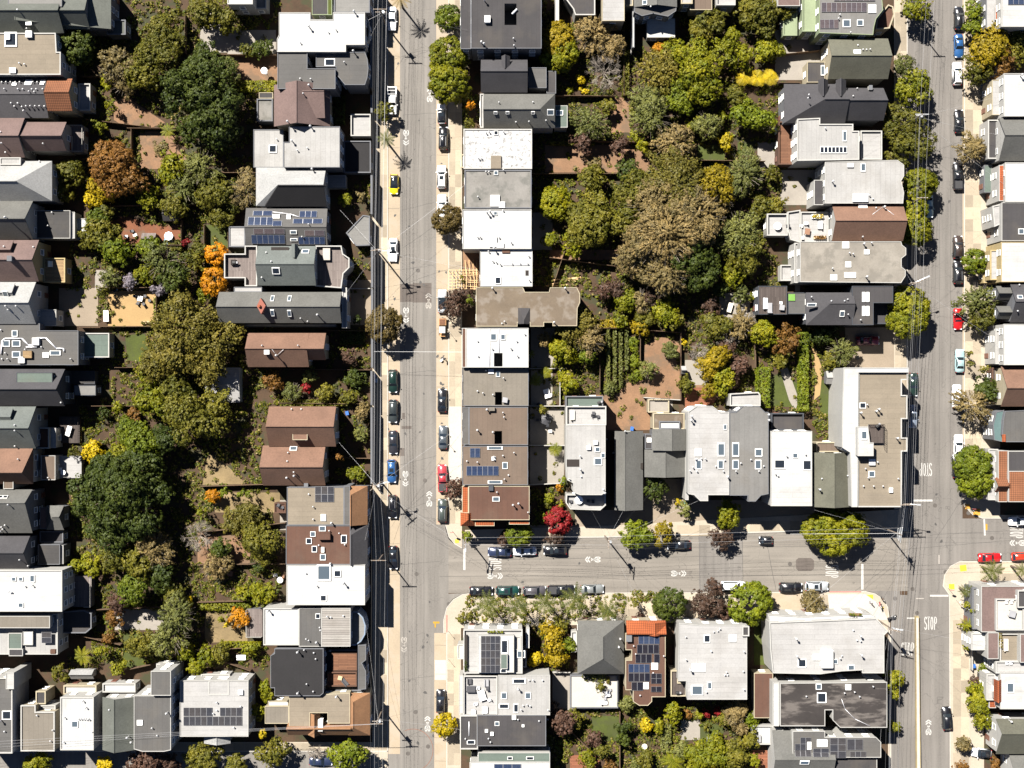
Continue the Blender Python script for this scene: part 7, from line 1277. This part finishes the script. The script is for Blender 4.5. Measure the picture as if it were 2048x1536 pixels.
for a in ((1531, 607, 'white', .9, 2.2), (1540, 616, 'grey', 2.0, .9, 90), (939, 1363, 'dark', .9, 1.1), (942, 1378, 'dark', 1.2, 1.8, 90), (2012, 1290, 'cream', .9, 2.4, 0), (1145, 830, 'cream', .8, 2.0, 0), (1640, 450, 'white', .8, 1.6, 180), (690, 1365, 'dark', .7, 1.6, 40), (973, 1366, 'grey', .9, 1.4), (1208, 1405, 'white', 1.4, .8), (1518, 1478, 'grey', .8, 1.4), (101, 528, 'cream', .8, 1.2), (970, 1420, 'white', 1.0, 1.4), (947, 1424, 'white', .8, .9)): sofa(*a)
for a in ((1092, 838, 'dark', 1.2), (337, 472, 'white', .9), (528, 141, 'white', .7)): parasol(*a)
for a in ((468, 525), (655, 1302), (1198, 805), (1355, 1386), (230, 583), (1077, 808), (1755, 852)): grill(*a)
for a in ((1210, 425, 2.5, 1, 'brown', 'g'), (1635, 433, 2.2, .8, 'white', 'Y'), (1640, 475, 2.4, .6, 'tan', 'b'), (2000, 1280, .6, 3, 'cream', 'z'), (932, 1330, .5, 2, 'dark', 'd'), (990, 1263, 3, .5, 'grey', 'l'), (1420, 1480, 1.2, 1.2, 'grey', 'g'), (160, 870, .6, 3.5, 'brown', 'o'), (302, 645, 4, .5, 'tan', 'o'), (310, 615, .5, 4, 'tan', 'g'), (1216, 1360, .6, 1.4, 'brown', 'o'), (1650, 1168, 1, 1, 'tan', 'o'), (1672, 1229, 3.2, .4, 'tan', 'o'), (1710, 1229, 2.4, .4, 'brown', 'g')): planter(*a)
# sheds and garden structures
def shed(x0, y0, x1, y1, h, roof, label, wall='Wbr', name='garden_shed'):
    s_ = House('', label, '', wall, name, 'shed', wins=False); s_.gable(x0, y0, x1, y1, h, h + .7, (y0 + y1) / 2, 'x', roof, over=.12); HOUSES.remove(s_); return s_
shed(412, 735, 480, 805, 3.2, 'lg', 'long blue-grey glazed shed under the golden-olive trees', 'Wbl'); shed(326, 412, 358, 442, 2.4, 'dk', 'dark garden shed at the wood-chip yard'); shed(284, 466, 312, 488, 2.2, 'wd', 'grey timber deck shelter beside the white paddling pool'); shed(1652, 742, 1686, 768, 2.3, 'ly', 'pale ribbed garden shelter beside the white corner building', 'Wgy'); shed(1362, 732, 1372, 748, 2, 'lg', 'small pale garden box by the stone yard', 'Wwh'); shed(1160, 855, 1172, 870, 2, 'lg', 'tiny pale hut', 'Wwh') if False else None
# timber-framed building site
s0 = W(925, 545, 0); root = empty('scaffold', (s0.x, s0.y, 0)); tag(root, 'bare timber scaffold frame in front of the building site', 'scaffold'); tm = plain('new_timber', (.5, .33, .16), .8)
for k in range(9):
    x = 898 + k * 7; y0, y1 = 540 + random.uniform(-4, 4), 580 + random.uniform(-4, 4); z = 2.6 + (k % 3) * .5; a_, b_ = W(x, y0, z) - s0, W(x + random.uniform(-3, 3), y1, z) - s0; MB().tube(a_, b_, .07, .07, 4).build('beam', tm, root)
    for q in (a_, b_): MB().tube((q.x, q.y, 0), q, .06, .06, 4).build('post', tm, root)
for k in range(7):
    y = 540 + k * 6.2; MB().tube(W(897, y, 2.9) - s0, W(956, y + random.uniform(-3, 3), 3.1) - s0, .06, .06, 4).build('beam', tm, root)
for k in range(4): MB().tube(W(930 + k * 8, 520, .5) - s0, W(932 + k * 7, 548, 3.2) - s0, .06, .06, 4).build('brace', tm, root)
yard('dirt_bed', (926, 500, 960, 580), 'dirt', .02)
for k in range(10):
    x, y = random.uniform(1105, 1150), random.uniform(555, 572); p = W(x, y, .2); o = link('timber_plank', ubox(tm), None, None, (p.x, p.y, .02 + k * .012), (0, 0, random.uniform(-.4, .4)), (random.uniform(1.5, 3), .18, .05)); tag(o, None, 'plank', 'planks in the building-site yard'); reg(o, x, y, 'loose timber plank')
# ------------------------------------------------------------------ fences and garden walls
def fence(x0, y0, x1, y1, h=1.8, mat='fw', what='weathered board fence'):
    a, b = W(x0, y0, h), W(x1, y1, h); a.z = b.z = 0; root = empty('fence', a); tag(root, None, 'fence', 'garden fences'); reg(root, (x0 + x1) / 2, (y0 + y1) / 2, what); d = b - a; n = max(1, round(d.length / 2.4)); rz = math.atan2(d.y, d.x)
    for i in range(n):
        c = d * ((i + .5) / n); link('fence_panel', ubox(M(mat)), None, root, (c.x, c.y, .04 + random.uniform(0, .05)), (0, 0, rz + random.uniform(-.008, .008)), (d.length / n - .12, .07 if mat == 'fw' else .16, h))
    for i in range(n + 1): c = d * (i / n); link('post', ubox(M(mat)), None, root, (c.x, c.y, 0), (0, 0, rz), (.13, .13, h + .12))
for a in ((160, 152, 220, 152), (170, 238, 300, 254), (255, 256, 350, 256), (262, 256, 262, 305), (370, 30, 370, 105), (375, 108, 552, 110), (160, 318, 260, 300), (170, 412, 420, 408), (150, 490, 360, 490), (362, 440, 362, 490), (195, 575, 312, 575), (195, 653, 325, 653), (312, 578, 312, 630), (160, 655, 200, 655), (230, 735, 300, 735), (160, 812, 300, 812), (160, 897, 205, 890), (400, 973, 560, 968), (400, 1065, 570, 1046), (395, 1130, 570, 1128), (190, 1220, 320, 1215), (395, 1205, 500, 1202), (500, 1296, 395, 1300), (380, 1300, 500, 1342), (300, 1330, 230, 1345), (560, 420, 430, 412), (408, 450, 408, 498), (456, 450, 456, 498), (1070, 190, 1230, 192), (1140, 280, 1300, 285), (1065, 347, 1240, 347), (1248, 60, 1248, 190), (1100, 515, 1230, 532), (1200, 655, 1200, 780), (1281, 660, 1281, 720), (1362, 665, 1362, 800), (1290, 660, 1360, 665), (1548, 110, 1640, 100), (1560, 165, 1600, 165), (1390, 320, 1530, 322), (1400, 420, 1530, 422), (1510, 660, 1512, 735), (1190, 656, 1290, 656), (1240, 1425, 1240, 1536), (1100, 1425, 1180, 1500), (1336, 1405, 1336, 1450), (1500, 1405, 1505, 1450), (130, 1265, 240, 1290), (270, 1380, 275, 1420), (1130, 500, 1105, 575), (1060, 576, 1200, 640), (560, 738, 740, 740), (560, 806, 738, 808), (655, 915, 740, 917), (655, 660, 740, 662), (400, 345, 512, 345), (160, 1140, 200, 1140)): fence(*a)
for a in ((1058, 737, 1128, 737), (1058, 812, 1130, 812), (1058, 891, 1130, 891), (1120, 740, 1120, 812), (1059, 970, 1130, 966), (744, 550, 744, 640), (744, 660, 744, 730), (690, 577, 740, 577), (745, 815, 745, 960), (1362, 800, 1288, 795), (1262, 108, 1262, 60), (1625, 890, 1690, 890), (1945, 1300, 1945, 1340), (1940, 1420, 1998, 1480), (1106, 1345, 1140, 1345)): fence(*a, 1.3, 'fwh', 'pale rendered garden wall')
pool = W(337, 482, .3); MB().tube((0, 0, .02), (0, 0, .45), .85, .85, 20).build('paddling_pool', plain('pool_blue', (.1, .35, .6), .3), None, False, (pool.x, pool.y, 0)); tag(COL.objects['paddling_pool'], 'round blue and white paddling pool on the wood chips', 'pool')
# tall retaining walls that hold the raised front gardens above the left pavement
for x0, y0, x1, y1, h_ in ((740, 30, 745, 175, 3.6), (741, 190, 745, 225, 3.2), (741, 350, 745, 428, 3.6), (742, 494, 746, 575, 4.2), (742, 578, 746, 660, 4), (742, 664, 746, 735, 3), (741, 742, 745, 810, 3.4), (741, 815, 745, 968, 3.8)):
    q = [W(x, y, h_) for x, y in ((x0, y0), (x1, y0), (x1, y1), (x0, y1))]; o = MB().prism([(v.x - q[0].x, v.y - q[0].y) for v in q], -.05, h_).mesh('retaining_wall'); o = link('retaining_wall', o, M('Wgy'), None, (q[0].x, q[0].y, 0)); tag(o, None, 'wall', 'street retaining walls'); reg(o, (x0 + x1) / 2, (y0 + y1) / 2, 'tall grey street wall')
label_all()
